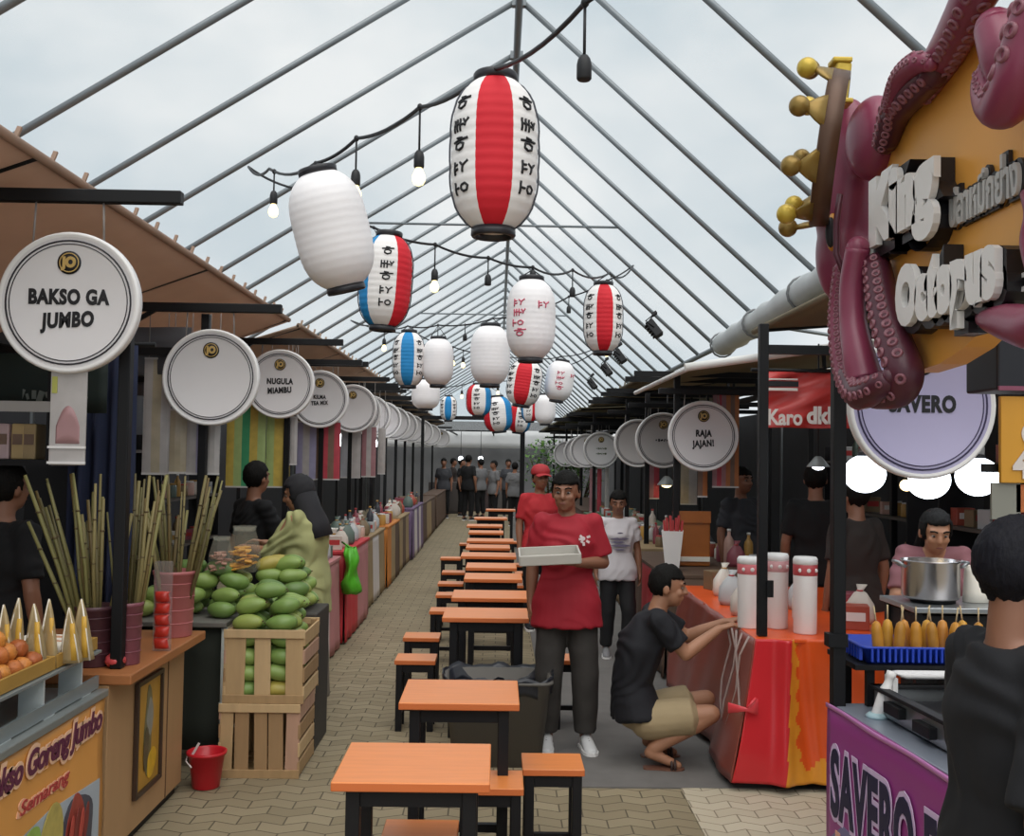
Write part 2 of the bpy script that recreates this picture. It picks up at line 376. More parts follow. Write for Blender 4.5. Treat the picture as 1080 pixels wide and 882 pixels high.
# ================================================================== stall frames, awnings, hanging signs
SIGNW = mat('sign_white', '#dcd9da', .5, var=.03, vscale=3)
RIMW = mat('sign_rim', '#e9e7e6', .45)
PURPLE_LIT = mat('sign_purple_lit', '#b4aed0', .5, var=.05, vscale=3)  # white sign face with the purple light falling on it painted into the colour
GOLD = mat('gold_print', '#b99a5a', .45)
GREYC = mat('grey_canvas', '#5d5c60', .85, var=.15, vscale=4)
CORD = mat('cord', '#8a8480', .8)
SIGNS = []
def round_sign(px, py, r, lines, label, R=.30, topz=None, bold=.0042, sp=1.1, face_m=None, tsz=.085, logo=True, rimdark=False, group='round stall signs of the left row', tm=None, cords=True):
    Y = R * F / r; c = P(px, py, Y)
    t = thing('round_sign', label, 'sign', c, group)
    mb = MB(); RY = Matrix.Rotation(PI / 2, 3, 'X')                      # local z -> -Y
    mb.lathe([(0, .0), (R * .93, .0), (R * .955, .006), (R * .985, .006), (R, -.004), (R, -.034), (R * .985, -.042), (0, -.042)], 56, c, lambda i, k: 0 if i < 1 else 1, RY)
    obj('panel', mb, [face_m or SIGNW, RIMW], t)
    rg = MB()
    for (r0, r1) in ((R * .862, R * .884), (R * .82, R * .832)):
        rg.lathe([(r0, .0), (r0, .003), (r1, .003), (r1, 0), (r0, .0)], 56, c, 0, RY)
    obj('ring_print', rg, mat('ring_ink', '#2b2830', .6) if not rimdark else mat('ring_violet', '#3a3355', .6), t)
    M = face(c, (1, 0, 0), (0, 0, 1))
    if logo:
        l = MB(); l.lathe([(0, .004), (R * .165, .004), (R * .165, 0)], 28, c + Vector((0, 0, R * .56)), 0, RY)
        lo = obj('logo', l, INK, t)
        tx = text('JO', R * .19, .003, .004, .9); tx.xf(face(c + Vector((0, -.004, R * .56)), (1, 0, 0), (0, 0, 1)))
        o = MB().lathe([(R * .125, .004), (R * .125, .006), (R * .14, .006), (R * .14, .004), (R * .125, .004)], 24, c + Vector((0, 0, R * .56)), 0, RY); tx.merge(o)
        obj('monogram', tx, GOLD, lo)
    if lines:
        tb = MB(); n = len(lines)
        for i, s_ in enumerate(lines):
            if s_ == '~':                                               # a row too small to read: loose dark strokes
                for k in range(6): tb.box((-.075 + .03 * k, -.085 * i * R / .3, .002), (.012 + .008 * (k % 3), .018 + .012 * (k % 2), .003), Matrix.Rotation(.3 * (k % 3 - 1), 3, 'Z'))
                continue
            q = text(s_, tsz * R / .3, .003, bold * tsz / .085, .76, .12 if s_.startswith('JU') else 0, space=sp); q.xf(Matrix.Translation((0, -1.14 * i * tsz * R / .3, 0)) @ Matrix.Rotation(.06 if i else 0, 4, 'Z')); tb.merge(q)
        tb.xf(Matrix.Translation((0, .02 if n > 1 else 0, .0)))
        tb.xf(M); obj('lettering', tb, tm or INK, t)
    if cords and topz:
        for sx in (-.55, .45):
            cb = MB(); zz = (R * R - (sx * R) ** 2) ** .5
            cb.tube([c + Vector((sx * R, .02, zz - .01)), c + Vector((sx * R * .95, .02, topz - c.z + .004))], .0045, 6); obj('cord', cb, CORD, t)
    SIGNS.append((c, R)); return t, c
LS = [  # px, py, radius px, words, label
 (72, 319, 75, ['BAKSO GA', 'JUMBO'], 'largest round white sign with two bold black words, first over the left stalls'),
 (222, 398, 51, [], 'round white sign with a black logo and no words, second along the left stalls'),
 (295, 405, 36.5, ['NUGULA', 'MIAMBU'], 'round white sign with two bold stacked words, third along the left stalls'),
 (337, 421, 30.5, ['KILMA', 'TEA MIX'], 'round white sign with two small words, fourth along the left stalls'),
 (372, 431, 25.5, [], 'round white sign with a logo and blank face, fifth along the left stalls')]
for i, e in enumerate([402, 412, 423.5, 432.5, 440.5, 448.5, 457, 465, 475]):
    r = (525 - e) / 5.25; LS.append((e - r, 482 - 2.02 * r, r, ['~'] if i in (0, 1) else [], 'small round white sign, %s along the left row of stalls' % ORD[6 + i]))
LB = []                                                                  # brackets: (Y, z)
for i, (px, py, r, ln, lb) in enumerate(LS):
    Y = .3 * F / r; cz = P(px, py, Y).z; tz = {0: 2.80}.get(i, max(2.62, cz + .34))
    t, c = round_sign(px, py, r, ln, lb, topz=tz, tsz=[.085, .08, .068, .055, .05][min(i, 4)])
    LB.append((Y + .02, tz + .03, c.x))
# left frames
LPX = -1.62
LPOST = [2.55, 4.46, 6.45, 9.0, 10.75, 12.85, 13.95, 15.1, 16.9, 18.6, 20.4, 22.4, 25.4, 29.0, 36.0]
lword = ['meatball', 'cane stalk', 'mango', 'pink cloth', 'red cloth', 'striped cloth', 'purple cloth']
for i in range(len(LPOST) - 1):
    y0, y1 = LPOST[i], LPOST[i + 1]; zt = 2.50 if i == 1 else 2.62 if i > 1 else 2.76; LPX = -1.62 if i < 2 else -1.85
    t = thing('stall_frame', 'black steel stall frame with sign arms, %s along the left side of the aisle' % ORD[i + 1], 'stall frame', (LPX, y0, 0), 'black stall frames of the left row'); t['label'] = 'black steel stall frame with sign arms, ' + (ORD[i + 1] if i < 13 else 'farthest') + ' along the left side of the aisle'
    zb = .819 if i == 1 else 0; mb = MB(); mb.box((LPX, y0, (zt + zb) / 2), (.05, .05, zt - zb), bev=.004); obj('post', mb, BLACK, t)
    mb = MB(); mb.box((-3.5, y0, 1.2), (.05, .05, 2.4)); obj('post', mb, BLACK, t)
    mb = MB(); mb.box((-2.62, (y0 + y1) / 2, 2.33), (.04, y1 - y0 - .05, .05)); obj('header_rail', mb, BLACK, t); mb = MB(); mb.box(((LPX - 3.5) / 2, y0, 2.38), (3.5 + LPX, .04, .05)); obj('cross_rail', mb, BLACK, t)
    if i in (2, 3):
        mb = MB(); ya = y0 + .05; mb.sheet(lambda u, v: (-3.45 + 1.5 * u, ya + .02 * math.sin(18 * u), 2.24 + .30 * v), 24, 3, th=.006); obj('valance', mb, GREYC, t)
    for (by, bz, sx) in LB:
        if y0 - .2 <= by < y1 - .2:
            mb = MB(); xe = max(sx + .42, -1.36) if i < 9 else sx + .35
            mb.box(((xe - 2.75) / 2, by, bz), (xe + 2.75, .05, .055), bev=.004)
            mb.bar((-2.62, by, 2.34), (-2.62, by, bz), .035, .035); mb.bar((-2.60, by, 2.36), (-2.15, by, bz - .02), .025, .025)
            obj('sign_arm', mb, BLACK, t)
    if i in (3, 5, 7):
        by = y0 + .9; mb = MB(); mb.box((-2.0, by, 2.64), (1.35, .045, .05)); mb.bar((-2.62, by, 2.34), (-2.62, by, 2.64), .03, .03); obj('sign_arm', mb, BLACK, t)
# brown awning over the left stalls: its aisle edge is the high one
BROWN = canvas('brown_canvas', '#bfa593', .5)
def awning(y0, y1, xe, ze, xb, zb, label, m, pegs=.33, grp=None, edge=None):
    t = thing('awning', label, 'awning', (xe, y0, ze), grp)
    mb = MB(); L = y1 - y0; nv = max(6, int(L * 4))
    mb.sheet(lambda u, v: (xe + (xb - xe) * u, y0 + L * v, ze + (zb - ze) * u - .025 * abs(math.sin(PI * v * L / 1.3)) * math.sin(PI * u)), 10, nv, th=-.02)
    obj('canopy', mb, m, t)
    e = MB(); e.tube([(xe, y0 + L * k / 20, ze - .005) for k in range(21)], .022, 8); obj('edge_roll', e, edge or m, t)
    if pegs:
        pg = MB()
        for k in range(int(L / pegs)):
            y = y0 + .1 + pegs * k; pg.bar((xe, y, ze), (xe + .01, y + .02, ze + .055), .018, .012)
        obj('edge_tabs', pg, m, t)
    for k in range(max(2, int(L / 1.6))):
        y = y0 + .1 + (L - .2) * k / max(1, int(L / 1.6) - 1)
        s_ = MB(); uu = .42; s_.bar((xe + (xb - xe) * uu, y, ze + (zb - ze) * uu), (-2.62 if xe < 0 else 2.5, y, 2.33 if xe < 0 else 2.36), .025, .025)
        s_.bar((xe, y, ze - .01), (xb, y, zb - .01), .03, .03); obj('strut', s_, BLACK, t)
    return t
RPX = 1.45
awning(1.6, 9.3, -1.92, 2.97, -3.6, 2.36, 'long brown canvas awning with a tabbed edge over the first left stalls', BROWN)
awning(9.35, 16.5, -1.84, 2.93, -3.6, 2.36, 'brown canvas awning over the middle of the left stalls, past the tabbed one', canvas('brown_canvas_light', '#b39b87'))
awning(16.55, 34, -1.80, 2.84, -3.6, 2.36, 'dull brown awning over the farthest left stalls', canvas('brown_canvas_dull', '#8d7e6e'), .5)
# right frames and awnings
RS = [(742, 460, 37.5, ['RAJA', 'JAJAN!'], 'round white sign with two bold words beside the red banner'),
 (699.5, 464.5, 29.5, ['~'], 'round grey-white sign with one dark scribble, behind the one beside the red banner'),
 (673, 467.5, 25.5, [], 'round blank grey sign with no logo, among the right stalls'),
 (634, 474.5, 19, ['~', '~'], 'round white sign with two rows of small greenish words, over the red-shirted person'),
 (619, 475.5, 18, [], 'small round white sign just behind the one with greenish words'),
 (611, 477, 16.5, [], 'small round white sign, third from the far end of the right row'),
 (597, 479, 13.5, [], 'small round white sign, next to last of the right row'),
 (588.5, 480, 11, [], 'small round white sign, farthest along the right row')]
RB = []
t, c = round_sign(973, 427, 79, ['SAVERO'], 'large round white sign tinted by painted-in purple light, half hidden by the octopus signboard', R=.33, topz=2.44, bold=.0045, sp=1.12, face_m=PURPLE_LIT, rimdark=True, tsz=.09, group='round stall signs of the right row')
RB.append((c.y + .02, 2.47, c.x))
for i, (px, py, r, ln, lb) in enumerate(RS):
    Y = .3 * F / r; cz = P(px, py, Y).z; tz = max(2.30, cz + .34)
    t, c = round_sign(px, py, r, ln, lb, topz=tz, tsz=.075, group='round stall signs of the right row', face_m=mat('sign_grey', '#b9b4b2', .5) if i in (1, 2) else None, tm=mat('green_ink', '#5c6a4c') if i == 3 else None, logo=i not in (2,))
    RB.append((Y + .02, tz + .03, c.x))
RPOST = [4.03, 5.57, 8.76, 11.1, 12.8, 17.2, 19.8, 24.2, 29.6, 33.0]
for i in range(len(RPOST) - 1):
    y0, y1 = RPOST[i], RPOST[i + 1]; zt = 2.5; px_ = [1.345, 1.445, 1.53][i] if i < 3 else 1.62
    t = thing('stall_frame', 'black steel stall frame with sign arms, %s along the right side of the aisle' % ORD[i + 1], 'stall frame', (px_, y0, 0), 'black stall frames of the right row')
    zb = .803 if i == 1 else 0; mb = MB(); mb.box((px_, y0, (zt + zb) / 2), (.05, .05, zt - zb), bev=.004)
    if i == 0: mb.box((px_ - .01, y0 - .01, 1.055), (.075, .06, .05))
    if i == 1: mb.box((px_ + .035, y0 - .03, 1.06), (.035, .02, .09))
    obj('post', mb, BLACK, t)
    mb = MB(); mb.box((3.4, y0, 1.2), (.05, .05, 2.4)); obj('post', mb, BLACK, t)
    mb = MB(); mb.box((2.5, (y0 + y1) / 2, 2.36), (.04, y1 - y0 - .05, .05)); obj('header_rail', mb, BLACK, t); mb = MB(); mb.box(((px_ + 3.4) / 2, y0, 2.36), (3.4 - px_, .04, .05)); obj('cross_rail', mb, BLACK, t)
    for (by, bz, sx) in RB:
        if y0 - .2 <= by < y1 - .2:
            mb = MB(); xs = sx - (.38 if i else .21)
            mb.box(((xs + 2.7) / 2, by, bz), (2.7 - xs, .045, .05), bev=.004)
            mb.bar((2.5, by, 2.36), (2.5, by, bz), .03, .03)
            obj('sign_arm', mb, BLACK, t)
    if i >= 2:
        for dy in (.45, 1.1):
            mb = MB(); xe = 1.22; mb.box(((xe + 2.6) / 2, y0 + dy, 2.52), (2.6 - xe, .045, .05)); mb.bar((2.5, y0 + dy, 2.36), (2.5, y0 + dy, 2.52), .03, .03); obj('sign_arm', mb, BLACK, t)
OLIVE = canvas('olive_canvas', '#8c8068')
WEDGE = mat('white_edge', '#f0efec', .5)
aw = awning(7.7, 10.9, 1.46, 2.46, 3.9, 2.83, 'olive canvas awning with a bright white front edge over the red stall', OLIVE, 0, None, WEDGE)
mb = MB(); mb.tube([(1.40, 7.68, 2.445), (2.6, 7.68, 2.63), (3.9, 7.68, 2.82)], .032, 10); obj('front_edge', mb, WEDGE, aw)
awning(4.6, 7.6, 1.9, 2.72, 3.9, 2.90, 'olive canvas awning over the red stall, higher than the white-edged one', OLIVE, 0, None)
awning(11.0, 17.5, 1.55, 2.64, 3.8, 2.75, 'olive-brown awning over the middle of the right stalls', canvas('olive_canvas_dull', '#746b58'), .5)
awning(17.6, 34, 1.40, 2.60, 3.8, 2.72, 'dull olive awning over the farthest right stalls', canvas('olive_canvas_dark', '#6a634e'), .5)

# strips, pouches and printed panels hanging below the left signs
def hang(px0, px1, py0, py1, Y, topz, name, label, cols, cat='pouch', grp=None, bulge=.012, lace=None, band=None):
    a, b = P(px0, py0, Y), P(px1, py1, Y); xm = (a.x + b.x) / 2; wd = b.x - a.x; h = a.z - b.z
    t = thing(name, label, cat, (xm, Y, a.z), grp)
    n = len(cols); mb = MB(); nu = 3 * n
    def fn(u, v, sgn=1): return (a.x + wd * u, Y - sgn * (.003 + bulge * (math.sin(PI * u) ** .5 if 0 < u < 1 else 0) * (.3 + .7 * math.sin(PI * min(1, v * 1.1)))), b.z + h * v)
    for sg in (1, -1):
        for j in range(8):
            for i in range(nu):
                q = [fn((i + di) / nu, (j + dj) / 8, sg) for di, dj in ((0, 0), (1, 0), (1, 1), (0, 1))]
                mb.add(q if sg > 0 else q[::-1], [(0, 1, 2, 3)], i // 3, True)
    obj('sheet', mb, cols, t)
    for z in (b.z, a.z): e = MB(); e.box((xm, Y, z), (wd, .016, .014)); obj('seam', e, band or mat('clear_seam', '#c9c6c4', .35), t)
    cb = MB()
    for sx in (-.35, .35): cb.tube([(xm + sx * wd, Y, a.z - .004), (xm + sx * wd, Y, topz)], .003, 5)
    obj('cord', cb, CORD, t); return t
clr = mat('cloudy_plastic', '#b5b0ae', .3, var=.25, vscale=9); clr2 = mat('cloudy_plastic_warm', '#b3a78f', .3, var=.3, vscale=9)
pk = mat('dusty_pink_print', '#a2757a', .5, var=.3, vscale=12); lil = mat('lilac_print', '#9a96b4', .5, var=.2, vscale=10)
ylw = mat('yellow_print', '#c9b153', .5, var=.3, vscale=14); grn = mat('green_print', '#3f9a6a', .5, var=.15, vscale=14); lgn = mat('pale_green_print', '#a9bf7c', .5, var=.25, vscale=10)
rdp = mat('red_print', '#b94350', .5, var=.3, vscale=10); brp = mat('brown_print', '#7c6354', .5, var=.3, vscale=10); grp_ = mat('grey_print', '#a9abb2', .5, var=.15, vscale=10); orp = mat('orange_print', '#b5703f', .5, var=.25, vscale=10)
b0, b1, b2, b3, b4, b5 = [z for (_, z, _x) in LB[:6]]
yb = [y for (y, _z, _x) in LB]
# the clear holder under the first sign
a, b = P(54, 391, 4.34), P(89, 491, 4.34)
t = thing('menu_holder', 'clear plastic menu strip hanging below the largest round white sign', 'menu holder', (a.x, a.y, b.z))
mb = MB(); xm = (a.x + b.x) / 2; mb.box((xm, 4.345, (a.z + b.z) / 2), (b.x - a.x, .012, a.z - b.z), bev=.003); obj('sleeve', mb, clr, t)
mb = MB(); mb.box((xm, 4.337, b.z + .075), (b.x - a.x + .006, .01, .01)); obj('seam', mb, RIMW, t); mb = MB(); mb.box((xm, 4.337, b.z + .01), (b.x - a.x + .006, .012, .01)); obj('seam', mb, RIMW, t)
mb = MB(); mb.sheet(lambda u, v: (xm - .048 + .1 * u, 4.3375, b.z + .09 + .16 * v * (1 - .55 * (2 * u - 1) ** 2)), 14, 4, th=.002); obj('print', mb, mat('faded_pink_print', '#a98385', .5, var=.15, vscale=9), t)
mb = MB(); mb.box((a.x + .018, 4.3375, a.z - .06), (.022, .004, .07)); obj('sticker', mb, mat('lime_sticker', '#b3b45c'), t)
hang(153, 178, 378, 500, yb[1] + .14, b1 - .02, 'hanging_strip', 'long cloudy plastic strip hanging beside the black post, widest left of the wordless sign', [clr, clr2, clr], 'strip')
hang(180, 196, 432, 499, yb[1] + .12, b1 - .02, 'hanging_strip', 'narrow plastic strip with a gold patch at its foot, under the wordless sign', [clr2], 'strip')
hang(198, 217, 436, 500, yb[1] + .12, b1 - .02, 'hanging_strip', 'pale lilac plastic strip in the middle of those under the wordless sign', [clr, lil], 'strip')
hang(218, 231, 436, 500, yb[1] + .12, b1 - .02, 'hanging_strip', 'narrowest pale plastic strip under the wordless sign', [clr], 'strip')
hang(240, 279, 425, 514, yb[2] + .12, b2 - .02, 'printed_panel', 'yellow and green striped panel hanging below the gap between two signs', [ylw, lgn, grn, ylw, lgn], 'panel')
hang(282, 305, 425, 514, yb[2] + .12, b2 - .02, 'printed_panel', 'yellow panel hanging under the third left sign', [lgn, ylw, ylw], 'panel')
hang(306, 313, 440, 490, yb[2] + .12, b2 - .02, 'hanging_strip', 'thin grey strip beside the yellow panel', [clr], 'strip')
hang(313, 333, 445, 506, yb[3] + .12, b3 - .02, 'printed_panel', 'lilac panel hanging under the fourth left sign', [lil, clr, lil], 'panel')
hang(334, 358, 445, 506, yb[3] + .12, b3 - .02, 'printed_panel', 'red and brown striped panel hanging under the fourth left sign', [brp, rdp, brp, rdp], 'panel')
hang(360, 380, 448, 504, yb[4] + .12, b4 - .02, 'printed_panel', 'pale grey panel hanging under the fifth sign', [grp_, clr], 'panel')
hang(382, 396, 450, 503, yb[4] + .12, b4 - .02, 'printed_panel', 'pink and white panel hanging under the fifth sign', [pk, clr, pk], 'panel')
hang(399, 406, 452, 500, yb[5] + .1, b5 - .02, 'hanging_strip', 'white strip hanging at the end of the panels', [clr], 'strip')
r0, r1, r2 = RB[1], RB[2], RB[3]
hang(752, 779, 412, 514, r0[0] + .2, r0[1] - .02, 'printed_panel', 'brown and pink striped panel hanging behind the round sign beside the red banner', [pk, rdp, pk, orp, brp, orp], 'panel')
hang(736, 746, 470, 524, r0[0] + .2, r0[1] - .02, 'printed_panel', 'narrow brown panel hanging left of the striped one', [brp, orp], 'panel')
hang(684, 695, 478, 526, r1[0] + .2, r1[1] - .02, 'printed_panel', 'dusty pink panel hanging under the second right sign', [pk, rdp], 'panel')
hang(718, 735, 484, 532, r1[0] + .25, r1[1] - .02, 'printed_panel', 'plain cream panel hanging behind the thin black post', [clr2, clr], 'panel')
for k, (x0, x1) in enumerate(((622, 628), (630, 634), (638, 642))):
    hang(x0, x1, 494, 540, RB[4][0] + .15, RB[4][1] - .02, 'hanging_strip', ['wide pale strip hanging behind the capped head', 'red strip hanging behind the capped head', 'white strip hanging right of the red strip'][k], [[pk], [rdp], [clr]][k], 'strip')
# ================================================================== tables and stools
WOOD = mat('orange_laminate', '#e08748', .35, var=.14, vscale=5, stretch=(1, 9, 1))
WOODE = mat('laminate_edge', '#c96a35', .45)
FRM = mat('black_frame', '#131215', .5, spec=.3)
def make_table():
    W, D, H = .50, .44, .75
    t = thing('cafe_table', '', 'table')
    mb = MB(); mb.box((0, 0, H - .015), (W, D, .03), bev=.004); mb.m = [0 if abs(sum((mb.v[k].z for k in f)) / len(f) - H) < .004 else 1 for f in mb.f]; obj('table_top', mb, [WOOD, WOODE], t)
    mb = MB()
    for sy in (-1, 1): mb.box((0, sy * (D / 2 - .06), H - .06), (W - .09, .02, .06))
    for sx in (-1, 1): mb.box((sx * (W / 2 - .06), 0, H - .06), (.02, D - .1, .06))
    obj('apron', mb, FRM, t)
    for sx in (-1, 1):
        for sy in (-1, 1):
            mb = MB(); mb.box((sx * (W / 2 - .065), sy * (D / 2 - .06), (H - .03) / 2), (.045, .045, H - .03), bev=.003); obj('leg', mb, FRM, t)
    mb = MB()
    for sx in (-1, 1): mb.box((sx * (W / 2 - .065), 0, .12), (.03, D - .16, .035))
    mb.box((0, D / 2 - .06, .12), (W - .16, .03, .035)); obj('stretcher', mb, FRM, t)
    return t
def make_stool():
    W, D, H = .26, .24, .45
    t = thing('stool', '', 'stool')
    mb = MB(); mb.box((0, 0, H - .014), (W, D, .028), bev=.003); mb.m = [0 if abs(sum((mb.v[k].z for k in f)) / len(f) - H) < .004 else 1 for f in mb.f]; obj('seat', mb, [WOOD, WOODE], t)
    mb = MB()
    for sy in (-1, 1): mb.box((0, sy * (D / 2 - .028), H - .053), (W - .05, .02, .05))
    for sx in (-1, 1): mb.box((sx * (W / 2 - .03), 0, H - .053), (.02, D - .06, .05))
    obj('apron', mb, FRM, t)
    for sx in (-1, 1):
        for sy in (-1, 1):
            mb = MB(); mb.box((sx * (W / 2 - .03), sy * (D / 2 - .03), (H - .028) / 2), (.04, .04, H - .028), bev=.003); obj('leg', mb, FRM, t)
    mb = MB()
    for sx in (-1, 1): mb.box((sx * (W / 2 - .03), 0, .10), (.025, D - .09, .03))
    mb.box((0, D / 2 - .03, .10), (W - .09, .025, .03)); obj('stretcher', mb, FRM, t)
    return t
TB = []
for (x0, x1, yf) in ((348, 517, 826), (420, 548, 742), (466, 558, 652), (475, 560, 631), (489, 551, 611), (491, 545, 599), (482, 548, 587), (491, 538, 578), (489, 545, 571), (494, 531, 562), (492, 530, 555), (500, 535, 547), (511, 545, 538)):
    a, b = PZ(x0, yf, .75), PZ(x1, yf, .75); TB.append(((a.x + b.x) / 2, (a.y + b.y) / 2 + .22, b.x - a.x))
t0 = make_table(); t0['group'] = 'orange-topped tables down the middle'
for i, (x, y, wd) in enumerate(TB):
    lb = ['small orange-topped black table nearest the front of the row, with a stool tucked under it',
          'orange-topped black table second in the row, in front of the dark bin',
          'orange-topped black table third in the row, over a black crate'][i] if i < 3 else ('orange-topped table farthest down the row' if i == len(TB) - 1 else 'orange-topped black table, %s from the front of the row' % ORD[i + 1])
    o = t0 if i == 0 else copy_tree(t0); o.location = (x, y, 0); o['label'] = lb; o.scale = (min(1.12, max(.92, wd / .5)), 1, 1)
ST = []
def spot(x0, x1, yf, z=.45): 
    a, b = PZ(x0, yf, z), PZ(x1, yf, z); return ((a.x + b.x) / 2, (a.y + b.y) / 2 + .12)
STL = [(552, 616, 812, 'orange-seated black stool standing alone right of the first table'),
 (488, 547, 832, 'orange-seated stool half hidden behind the first table'),
 (413, 462, 697, 'orange-seated stool left of the second table, on the open paving'),
 (425, 463, 673, 'orange-seated stool behind the stool left of the second table'),
 (588, 622, 697, 'orange-seated stool behind the legs of the red-shirted person'),
 (452, 486, 645, 'orange-seated stool left of the third table'),
 (460, 488, 628, 'orange-seated stool left of the fourth table'),
 (461, 489, 616, 'orange-seated stool left of the fifth table'),
 (467, 489, 604, 'orange-seated stool left of the sixth table'),
 (546, 562, 618, 'orange-seated stool right of the fifth table'),
 (547, 563, 605, 'orange-seated stool right of the sixth table'),
 (543, 563, 596, 'orange-seated stool right of the seventh table'),
 (466, 484, 589, 'orange-seated stool left of the eighth table'),
 (485, 502, 574, 'orange-seated stool left of the tenth table'),
 (540, 556, 572, 'orange-seated stool right of the tenth table')]
s0 = make_stool(); s0['group'] = 'orange-seated stools'
SP = [spot(*q[:3]) for q in STL]
SP.insert(0, ((412 - 525 + 488 - 525) / 2 / 302, 3.60)); STL.insert(0, (0, 0, 0, 'orange-seated stool tucked under the first table'))
for i, ((x, y), q) in enumerate(zip(SP, STL)):
    o = s0 if i == 0 else copy_tree(s0); o.location = (x, y, 0); o['label'] = q[3]
# dark bin with a bag, behind the second table
c = PZ(520, 812, 0); bx, by = c.x + .02, c.y + .22
t = thing('waste_bin', 'dark grey square bin lined with a black bag behind the second table', 'bin', (bx, by, 0))
mb = MB(); gm = mat('bin_grey', '#5b5752', .6)
def rr(w_, d_, r, n=5):
    o = []
    for (sx, sy, a0) in ((1, 1, 0), (-1, 1, PI / 2), (-1, -1, PI), (1, -1, 1.5 * PI)):
        for k in range(n): q = a0 + PI / 2 * k / (n - 1); o.append((sx * (w_ / 2 - r) + r * math.cos(q), sy * (d_ / 2 - r) + r * math.sin(q)))
    return o
def rrloft(mb, secs, cx, cy, mi=0, caps=(True, False)):
    n = None; b = len(mb.v)
    for (w_, d_, r, z) in secs:
        pl = rr(w_, d_, r); n = len(pl); mb.v += [Vector((cx + x, cy + y, z)) for x, y in pl]
    for i in range(len(secs) - 1):
        for k in range(n): mb.f.append((b + i * n + k, b + i * n + (k + 1) % n, b + (i + 1) * n + (k + 1) % n, b + (i + 1) * n + k)); mb.m.append(mi); mb.s.append(True)
    if caps[0]: mb.f.append(tuple(b + k for k in reversed(range(n)))); mb.m.append(mi); mb.s.append(False)
    if caps[1]: mb.f.append(tuple(b + (len(secs) - 1) * n + k for k in range(n))); mb.m.append(mi); mb.s.append(False)
rrloft(mb, [(.50, .36, .05, 0), (.60, .42, .06, .46), (.63, .45, .06, .465), (.63, .45, .06, .48), (.585, .405, .05, .48), (.49, .35, .05, .03)], bx, by, caps=(True, True)); obj('tub', mb, gm, t)
mb = MB(); n = 40
def bagf(u, v):
    q = 2 * PI * u; rx, ry = .315, .222
    k = (abs(math.cos(q)) ** 4 + abs(math.sin(q)) ** 4) ** -.25
    o = (1.0 + .05 * v if v < .5 else 1.03 - .30 * (v - .5)); wob = .01 * math.sin(9 * q) + .008 * math.sin(17 * q + 1)
    z = (.40 + .2 * v + wob) if v < .5 else (.50 - .2 * (v - .5) + wob)
    return (bx + rx * k * math.cos(q) * o, by + ry * k * math.sin(q) * o, z)
mb.sheet(bagf, 56, 8, th=.002); obj('bag', mb, mat('black_bag', '#23252c', .28), t)
# black plastic crate under the third table
x, y, _ = TB[2]
t = thing('plastic_crate', 'black slotted plastic crate under the third table', 'crate', (x, y, 0))
mb = MB(); W, D, H = .34, .28, .3
for (cx, cy, w_, d_) in ((x, y - D / 2, W, .015), (x, y + D / 2, W, .015)):
    for z in (.03, .09, .15, .21, .28): mb.box((cx, cy, z), (W, .014, .022))
    for k in range(7): mb.box((cx - W / 2 + W * k / 6, cy, H / 2), (.014, .014, H))
for sx in (-1, 1):
    for z in (.03, .09, .15, .21, .28): mb.box((x + sx * W / 2, y, z), (.014, D, .022))
    for k in range(6): mb.box((x + sx * W / 2, y - D / 2 + D * k / 5, H / 2), (.014, .014, H))
obj('walls', mb, DARK, t); mb = MB(); mb.box((x, y, .012), (W, D, .02)); obj('bottom', mb, DARK, t)
# ================================================================== light strings and paper lanterns
CABLE = mat('cable_black', '#1d1d20', .55)
BULBON = mat('bulb_lit', '#fff3c8', .3, emit='#ffe9a0', es=2.2)
BULBCL = mat('bulb_clear', '#d9d6c8', .15, spec=.6)
def light_string(label, pts, drops):
    """pts: (px, py, depth) the cable runs through; drops: (segment parameter, lit, length)"""
    W = [P(*p) for p in pts]; path = []
    for i in range(len(W) - 1):
        sag = .05 * (W[i + 1] - W[i]).length
        for k in range(8): u = k / 8; path.append(W[i].lerp(W[i + 1], u) - Vector((0, 0, sag * 4 * u * (1 - u))))
    path.append(W[-1])
    t = thing('light_string', label, 'string lights', W[0], 'strings of bulbs under the tent roof')
    mb = MB(); mb.tube(path, .009, 6); obj('cable', mb, CABLE, t)
    for (px, py, Y, lit, ln) in drops:
        q = P(px, py, Y); best = min(path, key=lambda v: ((v - q).length))
        i = path.index(best); q = best
        mb = MB(); mb.tube([q, q - Vector((0, 0, ln))], .005, 6); mb.ell(q, (.014, .02, .016), None, 8, 6)
        z = q.z - ln
        mb.lathe([(.0, .0), (.012, .0), (.02, -.012), (.024, -.03), (.024, -.075), (.02, -.08), (0, -.08)], 12, (q.x, q.y, z)); so = obj('socket', mb, CABLE, t)
        if lit is not None:
            mb = MB(); mb.lathe([(.014, -.078), (.018, -.09), (.03, -.115), (.031, -.135), (.022, -.155), (0, -.165)], 14, (q.x, q.y, z)); obj('bulb', mb, BULBON if lit else BULBCL, so)
    return t
light_string('black cable of bulbs carrying the big red-striped lantern, nearest of the strings', [(760, -150, 2.5), (617, 3, 3.2), (515, 74, 4.07), (443, 113, 4.6), (376, 146, 5.1), (333, 172, 5.45), (284, 178, 6.3), (262, 176, 7.17)],
             [(617, 3, 3.2, None, .17), (443, 113, 4.6, True, .2), (376, 146, 5.1, True, .16), (290, 178, 6.2, True, .12), (745, -120, 2.6, True, .06)])
light_string('black cable of bulbs carrying the pale lantern with red lettering, second of the strings', [(262, 176, 7.17), (318, 200, 6.9), (394, 240, 6.7), (459, 258, 7.0), (515, 272, 7.3), (562, 282, 7.5), (604, 285, 8.3), (643, 288, 9.3), (668, 280, 10.85)],
             [(459, 258, 7.0, True, .17), (515, 272, 7.3, None, .12), (604, 285, 8.3, None, .14), (562, 282, 7.5, None, .02)])
